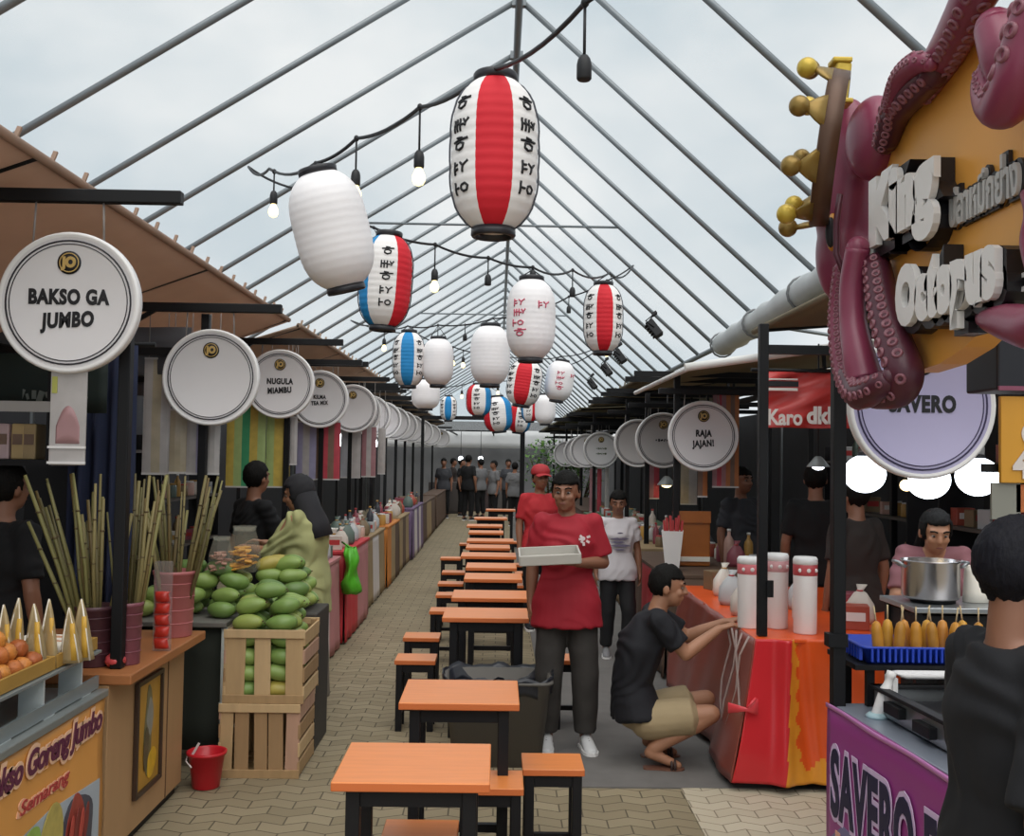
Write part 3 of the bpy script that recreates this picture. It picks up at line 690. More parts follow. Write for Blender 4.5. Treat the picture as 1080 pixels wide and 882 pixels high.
light_string('black cable of bulbs running back from the right rafters, third of the strings', [(668, 280, 10.85), (640, 296, 10.8), (600, 313, 11.0), (560, 328, 11.2), (520, 336, 11.4), (462, 343, 11.7), (430, 344, 12.0), (398, 340, 13.0), (370, 338, 14.0)],
             [(600, 313, 11.0, None, .1), (640, 296, 10.8, True, .3), (492, 339, 11.5, None, .1), (462, 343, 11.7, True, .12), (405, 341, 12.8, True, .15)])
light_string('thin cable of bulbs far back under the ridge, fourth of the strings', [(370, 338, 14.0), (440, 352, 14.5), (478, 366, 15.0), (520, 372, 15.5), (566, 378, 15.8), (592, 376, 16.0), (640, 360, 17.0)],
             [(478, 366, 15.0, True, .12), (492, 368, 15.1, True, .1), (592, 376, 16.0, None, .08), (640, 360, 17.0, True, .1), (520, 372, 15.5, True, .14)])
light_string('thinnest cable of bulbs near the far end, fifth of the strings', [(640, 360, 17.0), (600, 385, 18.0), (560, 398, 19.0), (505, 400, 19.5), (470, 408, 20), (430, 412, 21), (415, 405, 22)],
             [(582, 392, 18.5, True, .12), (523, 400, 19.3, True, .1), (486, 405, 19.8, True, .1), (452, 410, 20.5, True, .12)])
PAPW = mat('lantern_paper_white', '#efebe9', .7); PAPR = mat('lantern_paper_red', '#d3182a', .7); PAPB = mat('lantern_paper_blue', '#1d86c4', .7)
PAPL = mat('lantern_paper_plain', '#f3eff0', .65); CAPB = mat('lantern_cap', '#27262b', .4); PINKI = mat('lantern_pink_ink', '#c4566c', .6)
GL = {  # strokes on a 1 x 1 cell
 'ho': [[(-.9, .55), (.9, .75)], [(-.35, .95), (.3, .85)], [(-.45, .2), (0, .35), (.45, .1), (.35, -.4), (-.1, -.6), (-.5, -.35), (-.45, .2)]],
 'hae': [[(-.8, .8), (-.8, -.8)], [(-.4, .8), (-.4, -.8)], [(-.8, .1), (0, .15)], [(0, .8), (0, -.8)], [(0, 0), (.4, 0)], [(.35, .7), (.6, .1), (.9, .75)], [(.6, .1), (.55, -.3)]],
 'ya': [[(-.7, .8), (-.7, -.9)], [(-.7, .3), (-.25, .35)], [(-.7, -.3), (-.2, -.2)], [(.0, .6), (.4, .1), (.9, .7)], [(.4, .1), (.3, -.7)]],
 'o': [[(-.75, .8), (-.75, -.8)], [(-.75, 0), (-.2, 0)], [(.1, .3), (.5, .5), (.85, .1), (.7, -.4), (.3, -.5), (.05, -.15), (.1, .3)]]}
def lantern(label, px, py, w, h, Y, kind, yaw=0., tilt=(0, 0), hang_to=None):
    c = P(px, py, Y); R = w / 2 * Y / F; H = h * Y / F; HB = H * .93
    t = thing('paper_lantern', label, 'paper lantern', c, 'paper lanterns hanging under the tent roof')
    Rm = Matrix.Rotation(math.radians(tilt[0]), 3, 'Y') @ Matrix.Rotation(math.radians(tilt[1]), 3, 'X')
    N = 72; ribs = 15; nz_ = ribs * 4
    def rad(u):
        e = abs(2 * u - 1); b = (1 - e ** 3.6 * .80) ** .62
        return R * b * (1 - (.016 if kind in ('red', 'blue') else .007) * abs(math.cos(PI * ribs * u)) ** 6)
    prof = [(rad(k / nz_), -HB / 2 + HB * k / nz_) for k in range(nz_ + 1)]
    def mi(i, k):
        if kind == 'plain' or kind == 'pink': return 0
        a = (k + .5) / N * 360 - 270 + yaw                                 # 0 = toward -Y
        a = (a + 180) % 360 - 180
        if abs(a) < 27: return 1
        if abs(abs(a) - 122) < 27: return 2
        return 0
    mb = MB(); mb.lathe(prof, N, c, mi, Rm); obj('paper_body', mb, [PAPL if kind in ('plain', 'pink') else PAPW, PAPR if kind != 'blue' else PAPB, PAPB if kind != 'blue' else PAPR], t)
    rc = R * .5
    for s_, nm in ((1, 'top_ring'), (-1, 'bottom_ring')):
        mb = MB(); z0 = s_ * HB / 2
        mb.lathe([(rc * .86, z0 - s_ * .012), (rc * 1.02, z0 - s_ * .012), (rc * 1.04, z0 + s_ * .016), (rc * .98, z0 + s_ * H * .035), (rc * .84, z0 + s_ * H * .035), (rc * .86, z0 - s_ * .012)], 32, c, 0, Rm)
        obj(nm, mb, CAPB, t)
    top = c + Rm @ Vector((0, 0, HB / 2 + H * .03))
    hp = P(*hang_to) if hang_to else top + Vector((0, 0, .06))
    mb = MB(); mb.tube([c + Rm @ Vector((-rc, 0, HB / 2 + .01)), hp - Vector((0, 0, .004)), c + Rm @ Vector((rc, 0, HB / 2 + .01))], .005, 6); mb.ell(hp, (.012, .012, .012), None, 8, 6); obj('wire_handle', mb, CAPB, t)
    def onsurf(ang, zz, off):                                             # ang from the front (deg), zz -1..1
        u = .5 + zz * .5; r = rad(u) + off; a = math.radians(ang - 90)
        return c + Rm @ Vector((r * math.cos(a), r * math.sin(a), -HB / 2 + HB * u))
    mb = MB()
    def stroke(pts, a0, z0, sa, sz, wd):
        pp = []
        for (p, q) in zip(pts, pts[1:]):
            for k in range(4): pp.append((p[0] + (q[0] - p[0]) * k / 4, p[1] + (q[1] - p[1]) * k / 4))
        pp.append(pts[-1]); mb.tube([onsurf(a0 + x * sa, z0 + y * sz, .001) for x, y in pp], wd, 6)
    if kind in ('red', 'blue'):
        for side in (47, -47):
            a0 = side - yaw
            for g_, z0 in zip(('ho', 'hae', 'ho', 'ya', 'o'), (.56, .28, .02, -.26, -.52)):
                for st in GL[g_]: stroke(st, a0 + (4 if side > 0 else -4), z0, 16, .10, R * .03)
        obj('lettering', mb, INK, t)
        mb = MB()
        for q in (-85, 85, 170):                                          # the outer cage strings
            mb.tube([onsurf(q, z / 10, .006) for z in range(-10, 11)], .004, 5)
        obj('side_cord', mb, mat('lantern_cord', '#4a4c54', .7), t)
    elif kind == 'pink':
        for g_, z0, a0 in (('ya', .35, -32), ('hae', .1, -30), ('o', -.15, -34), ('ya', .3, 28), ('ho', -.4, -28)):
            for st in GL[g_]: stroke(st, a0 + yaw, z0, 17, .11, R * .03)
        obj('lettering', mb, PINKI, t)
    return t
lantern('big white lantern with a red stripe between black letters, nearest of all', 521.5, 164, 92, 176, 4.07, 'red', 0, (0, 0), (515, 75, 4.07))
lantern('big plain white lantern swinging at a tilt, beside the big red-striped one', 350, 243, 80, 134, 5.1, 'plain', 0, (-14, 8), (333, 172, 5.45))
lantern('lantern with a red stripe right and blue left, half behind the tilted white one', 407, 297, 55, 106, 6.7, 'red', -58, (3, 0), (394, 240, 6.7))
lantern('blue-striped lantern in front of the brown awning end', 431, 379, 33, 62, 11.7, 'blue', 0, (0, 0), (430, 344, 12.0))
lantern('plain white lantern just right of the blue-striped one', 462, 382, 33, 54, 11.7, 'plain', 0, (0, 0), (462, 343, 11.7))
lantern('wide plain white lantern in the middle, above the red and green one', 517, 375, 42, 68, 11.4, 'plain', 0, (0, 0), (520, 336, 11.4))
lantern('pale lantern with pinkish red lettering, straight below the ridge', 560, 337, 52, 92, 7.5, 'pink', 0, (0, 0), (562, 284, 7.5))
lantern('red-striped lantern with black letters hanging alone on the right, near the spotlights', 636, 336, 41, 78, 9.3, 'red', 0, (0, 0), (643, 288, 9.3))
lantern('red-striped lantern hanging tilted behind the pale lettered one', 553, 404, 36, 52, 15.8, 'red', 8, (8, 0), (566, 378, 15.8))
lantern('pale lantern with small pink lettering, right of the tilted red-striped one', 590, 402, 30, 46, 16.0, 'pink', 30, (8, 0), (592, 376, 16.0))
lantern('dark-red-edged lantern below the wide plain white one', 505, 422, 26, 36, 15.4, 'red', 60, (0, 0), (520, 372, 15.5))
lantern('small lantern showing red and blue stripes side by side, over the far tables', 525, 437, 30, 40, 19.4, 'red', 60, (-6, 0), (505, 400, 19.5))
lantern('small blue-striped lantern far to the left over the sign row', 473, 431, 17, 28, 19.8, 'blue', 0, (0, 0), (470, 408, 20))
lantern('small red-striped lantern beside the black centre post', 548, 441, 24, 34, 20.0, 'red', 45, (6, 0), (540, 399, 19.2))
lantern('small red lantern touching the plain white one at the far right', 559, 430, 18, 32, 18.9, 'red', -40, (0, 0), (560, 398, 19.0))
lantern('small plain white lantern at the right end of the far cluster', 575, 432, 22, 34, 18.2, 'plain', 0, (0, 0), (582, 392, 18.5))
lantern('small pinkish plain lantern at the left end, over the brown sign arms', 449, 416, 30, 34, 15.0, 'plain', 0, (0, 0), (440, 352, 14.5))
# small floodlights clamped to the right rafters
FL = [(690, 347), (654, 376), (640, 390), (625, 405)]
for i, (px, py) in enumerate(FL):
    Y = 6.0
    while RZ - SR * (P(px, py, Y).x - RX) - P(px, py, Y).z > .20: Y += .02
    p = P(px, py, Y); zr = RZ - SR * (p.x - RX)
    t = thing('floodlight', 'black floodlight on a bracket under the right rafters, %s from the front' % ['nearest', 'second', 'third', 'farthest'][i], 'floodlight', p, 'floodlights on the right rafters')
    R = Matrix.Rotation(math.radians(-35), 3, 'Y') @ Matrix.Rotation(math.radians(-20), 3, 'X')
    mb = MB(); mb.box(p, (.10, .10, .22), R, bev=.012)
    for k in range(5): mb.box(p + R @ Vector((-.06, 0, -.08 + .04 * k)), (.03, .08, .008), R)
    obj('housing', mb, DARK, t)
    mb = MB(); mb.box(p + R @ Vector((.053, 0, 0)), (.008, .085, .19), R); obj('glass', mb, mat('lamp_glass', '#c7ccd0', .1), t)
    mb = MB(); top = Vector((p.x, p.y, zr - .02)); mb.tube([p + R @ Vector((0, .055, .0)), p + R @ Vector((-.03, .055, .12)), top, p + R @ Vector((-.03, -.055, .12)), p + R @ Vector((0, -.055, 0))], .009, 6); mb.box(top, (.06, .06, .03), R); obj('bracket', mb, DARK, t)
# ================================================================== left stalls: counters and goods
FX = -1.61
PLY = mat('pale_plywood', '#b08a62', .5, var=.12, vscale=3, stretch=(2, 2, .35), bump=.04)
PLYD = mat('plywood_edge', '#a4683c', .5, var=.15, vscale=6)
# --- meatball counter with the printed banner
c0, c1 = 2.35, 4.28
t = thing('food_counter', 'stall counter fronted by an orange banner with photos of sausages', 'counter', (FX, (c0 + c1) / 2, 0))
mb = MB(); mb.box(((FX - 2.45) / 2 - .01, (c0 + c1) / 2, .37), (-FX + 2.45 - 4.9 + (FX * 2 + 4.9) if False else .80, c1 - c0, .74)); obj('body', mb, DARK, t)
mb = MB(); mb.box((-2.03, (c0 + c1) / 2, .755), (.88, c1 - c0 + .02, .03), bev=.004); obj('worktop', mb, mat('grey_worktop', '#8f9391', .3, .4), t)
ban = MB(); ban.sheet(lambda u, v: (FX + .004 * math.sin(8 * v + 5 * u) + .004, c0 + (c1 - c0) * u, .02 + .715 * v), 30, 12, th=-.004)
ban = obj('banner', ban, mat('banner_orange', '#dc9a4e', .45, var=.18, vscale=2.5), t)
Mb = lambda y, z, o=.012: face((FX + o, y, z), (0, 1, 0), (0, 0, 1))
def on_banner(name, mb, m, y, z, o=.012): mb.xf(Mb(y, z, o)); return obj(name, mb, m, ban)
q = fit(text('Bakso Goreng Jumbo', .1, .003, .011, 1, .25), .99, .145); on_banner('lettering_outline', q, mat('banner_cream', '#f0c3a0', .5), 3.755, .655, .011)
q = fit(text('Bakso Goreng Jumbo', .1, .003, .003, 1, .25), .965, .115); on_banner('lettering', q, mat('banner_maroon', '#5f2440', .5), 3.755, .655, .0145)
q = fit(text('Semarang', .1, .003, .006, 1, .25), .42, .075); on_banner('small_lettering_outline', q, mat('banner_pink', '#e9b08c', .5), 3.72, .525, .011)
q = fit(text('Semarang', .1, .003, .001, 1, .25), .40, .062); on_banner('small_lettering', q, mat('banner_red', '#a83a38', .5), 3.73, .525, .0145)
def blob(pts_r, n=26, jag=.12, seed=1, sx=1., sy=1.):
    r = random.Random(seed); ph = [r.uniform(0, 6.3) for _ in range(4)]
    return [(pts_r * sx * math.cos(2 * PI * k / n) * (1 + jag * math.sin(2 * 2 * PI * k / n + ph[0]) + jag * .6 * math.sin(3 * 2 * PI * k / n + ph[1])), pts_r * sy * math.sin(2 * PI * k / n) * (1 + jag * math.sin(2 * 2 * PI * k / n + ph[2]))) for k in range(n)]
pb = MB(); pb.prism([(-.92, -.22), (.58, -.22), (.58, .16), (.1, .19), (-.92, .10)], .002); on_banner('photo_ground', pb, mat('photo_bluegrey', '#a9b2bb', .5, var=.15, vscale=4), 3.66, .26, .0105)
for k, (y, z, r, sx, sy, col, nm) in enumerate([(4.02, .26, .17, 1, 1, '#4a4b57', 'dish'), (4.0, .30, .10, .8, 1.25, '#a04438', 'sausages'), (3.78, .29, .12, .85, 1.5, '#b8a75a', 'noodles'), (3.36, .15, .20, 1.1, .95, '#51525d', 'dish'), (3.38, .17, .13, .75, 1.3, '#8f3a32', 'sausages'), (3.62, .40, .06, 1.2, .6, '#8fae52', 'leaf_garnish'), (3.9, .08, .09, 1.6, .7, '#5b4d48', 'dish'), (4.16, .10, .07, 1.3, .8, '#d0703a', 'fried_ball'), (3.15, .33, .09, 1.2, .8, '#c3ccd2', 'bowl'), (3.0, .15, .12, 1, 1, '#c79a5a', 'fried_ball')]):
    o_ = .013 + .0012 * k; m_ = MB(); m_.prism(blob(r, 26, .10, k, sx, sy), .002); on_banner('printed_' + nm, m_, mat('print_' + col.strip('#'), col, .5, var=.35, vscale=22), y, z, o_)
    if nm == 'sausages':
        for j in range(4):
            m_ = MB(); m_.prism(blob(.022, 16, .05, j, .8, 3.4), .002); m_.xf(Matrix.Rotation(-.25, 4, 'Z')); on_banner('printed_sausage', m_, mat('print_sausage%d' % (j % 2), ['#b8473c', '#7d2c28'][j % 2], .5), y - .07 + .045 * j, z + .01 * (j % 2), .0285 + .0005 * j)
# raised tray stand
t = thing('tray_stand', 'low grey stand of metal brackets carrying the food trays on the meatball counter', 'stand', (-1.85, 3.4, .77))
mb = MB(); mb.box((-1.84, 3.45, .925), (.44, 1.66, .012), bev=.002); obj('deck', mb, mat('grey_sheet_metal', '#9aa3a5', .35, .5), t)
for y in (2.75, 3.10, 3.44, 3.78, 4.12):
    mb = MB(); mb.box((-1.68, y, .845), (.09, .012, .148)); mb.box((-1.68, y + .04, .775), (.1, .09, .01)); obj('bracket', mb, mat('bracket_white', '#c9d0d0', .4, .2), t); mb = MB(); mb.box((-2.0, y, .845), (.09, .012, .148)); obj('bracket', mb, mat('bracket_white'), t)
mb = MB(); mb.box((-1.635, 3.45, .80), (.012, 1.66, .05)); obj('front_lip', mb, mat('grey_sheet_metal'), t)
WT = mat('tray_wood', '#a8823d', .55, var=.2, vscale=9)
def tray(y0, y1, x0, x1, z, label, m=None):
    t = thing('food_tray', label, 'tray', ((x0 + x1) / 2, (y0 + y1) / 2, z))
    mb = MB(); mb.box(((x0 + x1) / 2, (y0 + y1) / 2, z + .006), (x1 - x0, y1 - y0, .012)); obj('base', mb, m or WT, t)
    mb = MB()
    for yy in (y0, y1): mb.box(((x0 + x1) / 2, yy, z + .028), (x1 - x0 + .014, .012, .05), bev=.002)
    for xx in (x0, x1): mb.box((xx, (y0 + y1) / 2, z + .028), (.012, y1 - y0, .05), bev=.002)
    obj('rim', mb, m or WT, t); return t
tray(3.02, 3.86, -2.0, -1.64, .932, 'shallow wooden tray heaped with round fried meatballs')
tray(3.89, 4.26, -2.0, -1.64, .932, 'shallow wooden tray of paper food boxes at the end of the tray stand')
tray(2.62, 2.99, -2.0, -1.64, .932, 'wooden tray of pale yellow fried pieces at the near end of the tray stand')
FRY = [mat('fried_brown%d' % k, c_, .45, var=.3, vscale=40, bump=.5) for k, c_ in enumerate(['#b5672c', '#c67b34', '#a4582a', '#cc8438'])]
def lump(r, seed):
    mb = MB(); mb.ell((0, 0, 0), (r, r, r), None, 16, 12); o = Vector((seed * 3.1, seed * 1.7, 0))
    for v in mb.v: v *= 1 + .13 * mnoise.noise(v * 55 + o) + .06 * mnoise.noise(v * 140 + o)
    return mb
balls = []
for k in range(4):
    o = obj('fried_meatball', lump(.036, k), FRY[k]); tag(o, 'golden-brown fried meatball heaped in the wooden tray', 'meatball', 'fried meatballs in the wooden tray'); balls.append(o)
n = 0
for lay, (nx, ny, z) in enumerate(((5, 11, .978), (4, 10, 1.03), (3, 7, 1.078))):
    for i in range(nx):
        for j in range(ny):
            x = -1.82 + (i - (nx - 1) / 2) * .066 + rnd.uniform(-.006, .006); y = 3.42 + (j - (ny - 1) / 2) * .072 + rnd.uniform(-.008, .008)
            o = balls[n % 4] if n < 4 else balls[n % 4].copy()
            if n >= 4: C.objects.link(o)
            o.location = (x, y, z); o.rotation_euler = (rnd.uniform(0, 6), rnd.uniform(0, 6), 0); o.scale = (rnd.uniform(.92, 1.08),) * 3; n += 1
FY = mat('fried_yellow', '#c98f35', .5, var=.3, vscale=30, bump=.4)
o0 = None
for i in range(4):
    for j in range(4):
        if o0 is None:
            mb = MB(); mb.ell((0, 0, 0), (.05, .036, .022), None, 14, 8)
            for v in mb.v: v *= 1 + .15 * mnoise.noise(v * 40)
            o = o0 = obj('fried_dumpling', mb, FY); tag(o, 'flat yellow fried piece in the near wooden tray', 'snack', 'yellow fried pieces in the near tray')
        else: o = o0.copy(); C.objects.link(o)
        o.location = (-1.95 + .085 * i, 2.68 + .08 * j, .968 + .02 * ((i + j) % 2)); o.rotation_euler = (.3 * (i % 2), .2, i + j * 1.3)
# pointed paper bags of crackers standing behind the meatballs
PAPER = film('waxed_paper', '#d2bf95', .25); CRK = mat('cracker_yellow', '#cfa23e', .5, var=.3, vscale=25)
c0_ = None
for k, (px, py) in enumerate([(4, 638), (20, 631), (36, 637), (52, 632), (73, 641), (86, 632)]):
    tip = P(px, py, 3.74 + .05 * k); base = Vector((tip.x + rnd.uniform(-.02, .02), tip.y + .01, .945))
    t = thing('cracker_bag', ['', '', '', '', '', ''][k] + 'pointed clear bag of yellow crackers standing upright behind the meatballs', 'snack bag', base, 'pointed cracker bags behind the meatballs')
    h = tip.z - base.z; mb = MB(); ax = Vector((tip.x - base.x, tip.y - base.y, h))
    rings = [(base + ax * u, .045 * max(.08, (1 - u) ** .6), .024 * max(.12, (1 - u) ** .6), (1, .25 * (k % 3 - 1), 0), ax) for u in (0, .1, .25, .45, .65, .82, .93, 1)]
    mb.loft(rings, 12); obj('bag', mb, PAPER, t)
    mb = MB(); mb.loft([(base + ax * u + Vector((.012, -.017 * (1 - u) ** .7, 0)), .017 * (1 - u) ** .5, .006, (1, 0, 0), ax) for u in (.05, .3, .55, .72)], 8); obj('crackers', mb, CRK, t)
    mb = MB(); mb.tube([base + Vector((-.034, -.012, 0)), base + ax * .5 + Vector((-.02, -.012, 0)), base + ax], .0035, 5); mb.tube([base + Vector((.034, -.012, 0)), base + ax * .5 + Vector((.02, -.012, 0)), base + ax], .0035, 5); obj('fold_edge', mb, mat('paper_white', '#efe9dc', .6), t)
for k in range(4):
    y = 3.96 + .085 * k; t = thing('paper_box', 'low open white paper food box, %s in the end tray from the front' % ORD[k + 1], 'food box', (-1.8, y, .945), 'white paper boxes in the end tray')
    mb = MB(); rrloft(mb, [(.2, .06, .01, .945), (.24, .078, .012, .995), (.232, .07, .012, .995), (.195, .055, .01, .95)], -1.79, y, caps=(True, True)); obj('box', mb, mat('paper_white'), t)
    mb = MB(); mb.ell((-1.79, y, .985), (.09, .026, .012), None, 12, 6); obj('filling', mb, mat('shrimp_pink', '#cf9a7a', .5, var=.3, vscale=30), t)
# --- plywood counter
y0, y1 = 4.34, 5.38
t = thing('wooden_counter', 'pale plywood stall counter with a framed gold picture on its front', 'counter', (FX, (y0 + y1) / 2, 0))
mb = MB(); mb.box((-1.995, (y0 + y1) / 2, .41), (.77, y1 - y0, .72), bev=.003); obj('body', mb, PLY, t)
mb = MB(); mb.box((-1.955, (y0 + y1) / 2 + .02, .795), (.88, y1 - y0 + .05, .045), bev=.006); obj('top', mb, PLYD, t)
mb = MB(); mb.box((-1.995, (y0 + y1) / 2, .025), (.72, y1 - y0 - .04, .05)); obj('plinth', mb, DARK, t)
mb = MB(); mb.box((FX + .002, 5.12, .40), (.004, .006, .70)); obj('panel_seam', mb, mat('seam_brown', '#6e5037'), t)
fy0, fy1, fz0, fz1 = 4.66, 4.99, .20, .70
fr = MB()
for (y, z, dy, dz) in ((4.825, fz0, .33, .022), (4.825, fz1, .33, .022), (fy0, .45, .022, .52), (fy1, .45, .022, .52)): fr.box((FX + .012, y, z), (.02, dy, dz), bev=.003)
fr = obj('picture_frame', fr, mat('dark_wood', '#3b2a20', .4), t)
mb = MB(); mb.box((FX + .006, 4.825, .45), (.006, .31, .48)); obj('picture', mb, mat('gold_picture', '#b98a35', .4, var=.3, vscale=6), fr)
for k, (y, z, r, sx, sy, col) in enumerate([(4.82, .46, .08, .7, 2.3, '#6f6a4a'), (4.84, .52, .05, .8, 1.6, '#8f8f86'), (4.87, .30, .06, 1.0, 1.1, '#d9ab2c'), (4.79, .38, .05, .7, 1.8, '#57513a')]):
    m_ = MB(); m_.prism(blob(r, 22, .15, k + 20, sx, sy), .0015); m_.xf(face((FX + .0095 + .001 * k, y, z), (0, 1, 0), (0, 0, 1))); obj('picture_figure', m_, mat('pic_' + col.strip('#'), col, .4, var=.35, vscale=20), fr)
# tubs of cane stalks
MAR = mat('maroon_plastic', '#7d4650', .4); PNK = mat('rose_plastic', '#b56a6a', .4); DMA = mat('dark_maroon_plastic', '#4f2f36', .45)
STK = [mat('stalk%d' % k, c_, .55, var=.3, vscale=15, stretch=(1, 1, .2)) for k, c_ in enumerate(['#6b653a', '#7d7146', '#5d5433', '#827c4a', '#69572f'])]
def tub(x, y, r, h, m, label, ns, spread, hl, seed, lean=0.):
    z = .8175; t = thing('bucket', label, 'bucket', (x, y, z))
    mb = MB(); mb.lathe([(0, 0), (r * .84, 0), (r * .86, .006), (r * .98, h - .02), (r * 1.03, h - .018), (r * 1.04, h), (r * .97, h), (r * .83, .012), (0, .012)], 32, (x, y, z))
    obj('shell', mb, m, t)
    mb = MB()
    for k in range(4): mb.lathe([(r * (.88 + .024 * k), h * (.2 + .2 * k)), (r * (.88 + .024 * k) + .004, h * (.21 + .2 * k)), (r * (.88 + .024 * k) + .002, h * (.22 + .2 * k))], 32, (x, y, z))
    obj('ribs', mb, m, t)
    r_ = random.Random(seed); proto = []
    for k in range(ns):
        q = r_.uniform(0, 2 * PI); rr_ = r * .7 * math.sqrt(r_.random()); bx_, by_ = x + rr_ * math.cos(q), y + rr_ * math.sin(q)
        top = Vector((bx_ + spread * math.cos(q) * rr_ / r + lean + r_.uniform(-.05, .05), by_ + spread * .6 * math.sin(q) * rr_ / r, z + hl * r_.uniform(.72, 1.0)))
        s_ = thing('cane_stalk', 'long dry %s stalk standing in the %s' % (['green-brown', 'cane'][0], label.split(' holding')[0]), 'stalk', (bx_, by_, z + .03), 'cane stalks in the ' + label.split(' holding')[0])
        b_ = Vector((bx_ * .6 + x * .4, by_ * .6 + y * .4, z + .03)); rad_ = r_.uniform(.006, .0115)
        mid = b_.lerp(top, .5) + Vector((r_.uniform(-.015, .015), 0, 0)); mb = MB(); mb.tube([b_, mid, top], [rad_ * 1.1, rad_, rad_ * .7], 7)
        for u in (.3, .55, .8): pt = b_.lerp(mid, u * 2) if u < .5 else mid.lerp(top, u * 2 - 1); mb.ell(pt, (rad_ * 1.25, rad_ * 1.25, .006), None, 7, 4, 1)
        obj('cane', mb, [STK[k % 5], mat('stalk_node', '#5b4c30', .6)], s_)
tub(-1.745, 4.52, .085, .26, DMA, 'dark maroon bucket holding cane stalks, left of the black post', 24, .30, .84, 3, -.08)
tub(-1.615, 4.56, .062, .27, MAR, 'slim mauve bucket holding cane stalks, right of the black post', 13, .12, .84, 8, .03)
tub(-1.635, 5.27, .105, .33, PNK, 'rose pink bucket holding cane stalks near the counter end', 27, .22, .82, 5, .02)
# red sachets strip
p = P(173, 592, 4.86); q = P(173, 671, 4.86)
t = thing('sachet_strip', 'clear strip of bright red sachets standing before the rose pink bucket', 'sachets', (p.x, p.y, .8175))
mb = MB(); mb.box((p.x, 4.86, (p.z + .8175) / 2), (.085, .022, p.z - .8175), bev=.006); obj('sleeve', mb, film('clear_sleeve', '#d9cfcf', .8), t)
for k in range(5):
    mb = MB(); mb.loft([((p.x + .004 * (-1) ** k, 4.855, .828 + .054 * k), .036, .006, (1, 0, 0), (0, 0, 1)), ((p.x, 4.855, .845 + .054 * k), .034, .02, (1, 0, 0), (0, 0, 1)), ((p.x - .004 * (-1) ** k, 4.855, .868 + .054 * k), .033, .018, (1, 0, 0), (0, 0, 1)), ((p.x, 4.855, .880 + .054 * k), .036, .005, (1, 0, 0), (0, 0, 1))], 14); obj('sachet', mb, mat('sachet_red', '#c2352a', .3, var=.5, vscale=30), t)
t = thing('snack_pack', 'small crumpled red packet lying on the plywood counter by the slim bucket', 'packet', (-1.64, 4.47, .8175))
mb = lump(.045, 9); 
for v in mb.v: v.z = v.z * .7
mb.xf(Matrix.Translation((-1.635, 4.475, .85))); obj('packet', mb, mat('packet_red', '#c44a4c', .3, var=.4, vscale=30), t)
# red pail
x, y = -1.50, 5.45
t = thing('pail', 'small bright red plastic pail on the floor at the plywood counter end', 'pail', (x, y, 0))
mb = MB(); mb.lathe([(0, 0), (.066, 0), (.07, .004), (.092, .17), (.102, .172), (.104, .186), (.096, .188), (.09, .18), (.066, .008), (0, .008)], 32, (x, y, 0.002)); obj('shell', mb, mat('red_plastic', '#c3202c', .35), t)
mb = MB(); mb.tube([(x - .098, y, .18), (x - .09, y - .06, .15), (x - .05, y - .1, .13)], .004, 6); mb.box((x - .06, y - .01, .19), (.012, .006, .09), Matrix.Rotation(.5, 3, 'Y')); obj('handle', mb, mat('pail_handle', '#d9d0cc', .5), t)
# trestle table with white legs behind the pail, holding mangoes
t = thing('trestle_table', 'folding table with a white pipe leg carrying mangoes behind the crates', 'table', (-1.85, 5.98, 0))
mb = MB(); mb.box((-1.86, 5.98, .80), (.76, .56, .03), bev=.006); obj('table_top', mb, mat('table_grey', '#6d6a64', .6), t)
for (xx, yy) in ((-1.50, 5.74), (-2.2, 5.74), (-1.5, 6.22), (-2.2, 6.22)):
    mb = MB(); mb.tube([(xx, yy, 0), (xx, yy, .79)], .017, 10); mb.tube([(xx, yy, .35), (xx, yy, .37)], .022, 10); obj('leg', mb, mat('white_pipe', '#c9cfc9', .4), t)
mb = MB(); mb.sheet(lambda u, v: (-2.22 + .7 * u, 5.76 + .01 * math.sin(20 * u), .10 + .68 * v), 20, 4, th=.004); obj('skirt', mb, mat('dark_green_cloth', '#2c3029', .9), t)
# crates
SL_ = [mat('crate_slat%d' % k, c_, .7, var=.22, vscale=7, stretch=(3, 3, .5)) for k, c_ in enumerate(['#b99a70', '#a98a62', '#c4a67c', '#9f7f5a', '#b58f78'])]
def crate(x, y, z, label, seed):
    W, D, H = .44, .46, .395; r_ = random.Random(seed)
    t = thing('wooden_crate', label, 'crate', (x, y, z), None)
    for sy in (-1, 1):
        for k, hh in ((0, .022), (1, H - .022)):
            mb = MB(); mb.box((x, y + sy * (D / 2 - .006), z + hh), (W, .012, .045), bev=.002); obj('rail', mb, SL_[(k + 1) % 5], t)
        n = 5 if seed % 2 else 3; ws = [W / 5.4] * 5 if n == 5 else [.115, .095, .105]
        for k in range(n):
            xx = x - W / 2 + ws[0] / 2 + (W - ws[0]) * k / (n - 1) + (r_.uniform(-.012, .012) if 0 < k < n - 1 else 0)
            mb = MB(); mb.box((xx, y + sy * (D / 2 - .019), z + H / 2), (ws[k] * r_.uniform(.85, 1.02), .012, H - .06), Matrix.Rotation(r_.uniform(-.02, .02), 3, 'Y'), bev=.002); obj('slat', mb, SL_[r_.randrange(5)], t)
    for sx in (-1, 1):
        for k in range(4):
            mb = MB(); mb.box((x + sx * (W / 2 - .006), y, z + .05 + (H - .10) * k / 3), (.012, D - .02, .075), bev=.002); obj('slat', mb, SL_[(k + seed) % 5], t)
        for sy in (-1, 1):
            mb = MB(); mb.box((x + sx * (W / 2 - .028), y + sy * (D / 2 - .042), z + H / 2), (.03, .03, H - .004)); obj('corner_post', mb, SL_[3], t)
    mb = MB()
    for k in range(4): mb.box((x, y - D / 2 + .07 + (D - .14) * k / 3, z + .012), (W - .03, .085, .012))
    obj('bottom', mb, SL_[1], t); return t
cx, cy = -1.265, 5.83
crate(cx, cy, 0, 'empty wooden slatted crate standing on the floor, lower of the two stacked', 1)
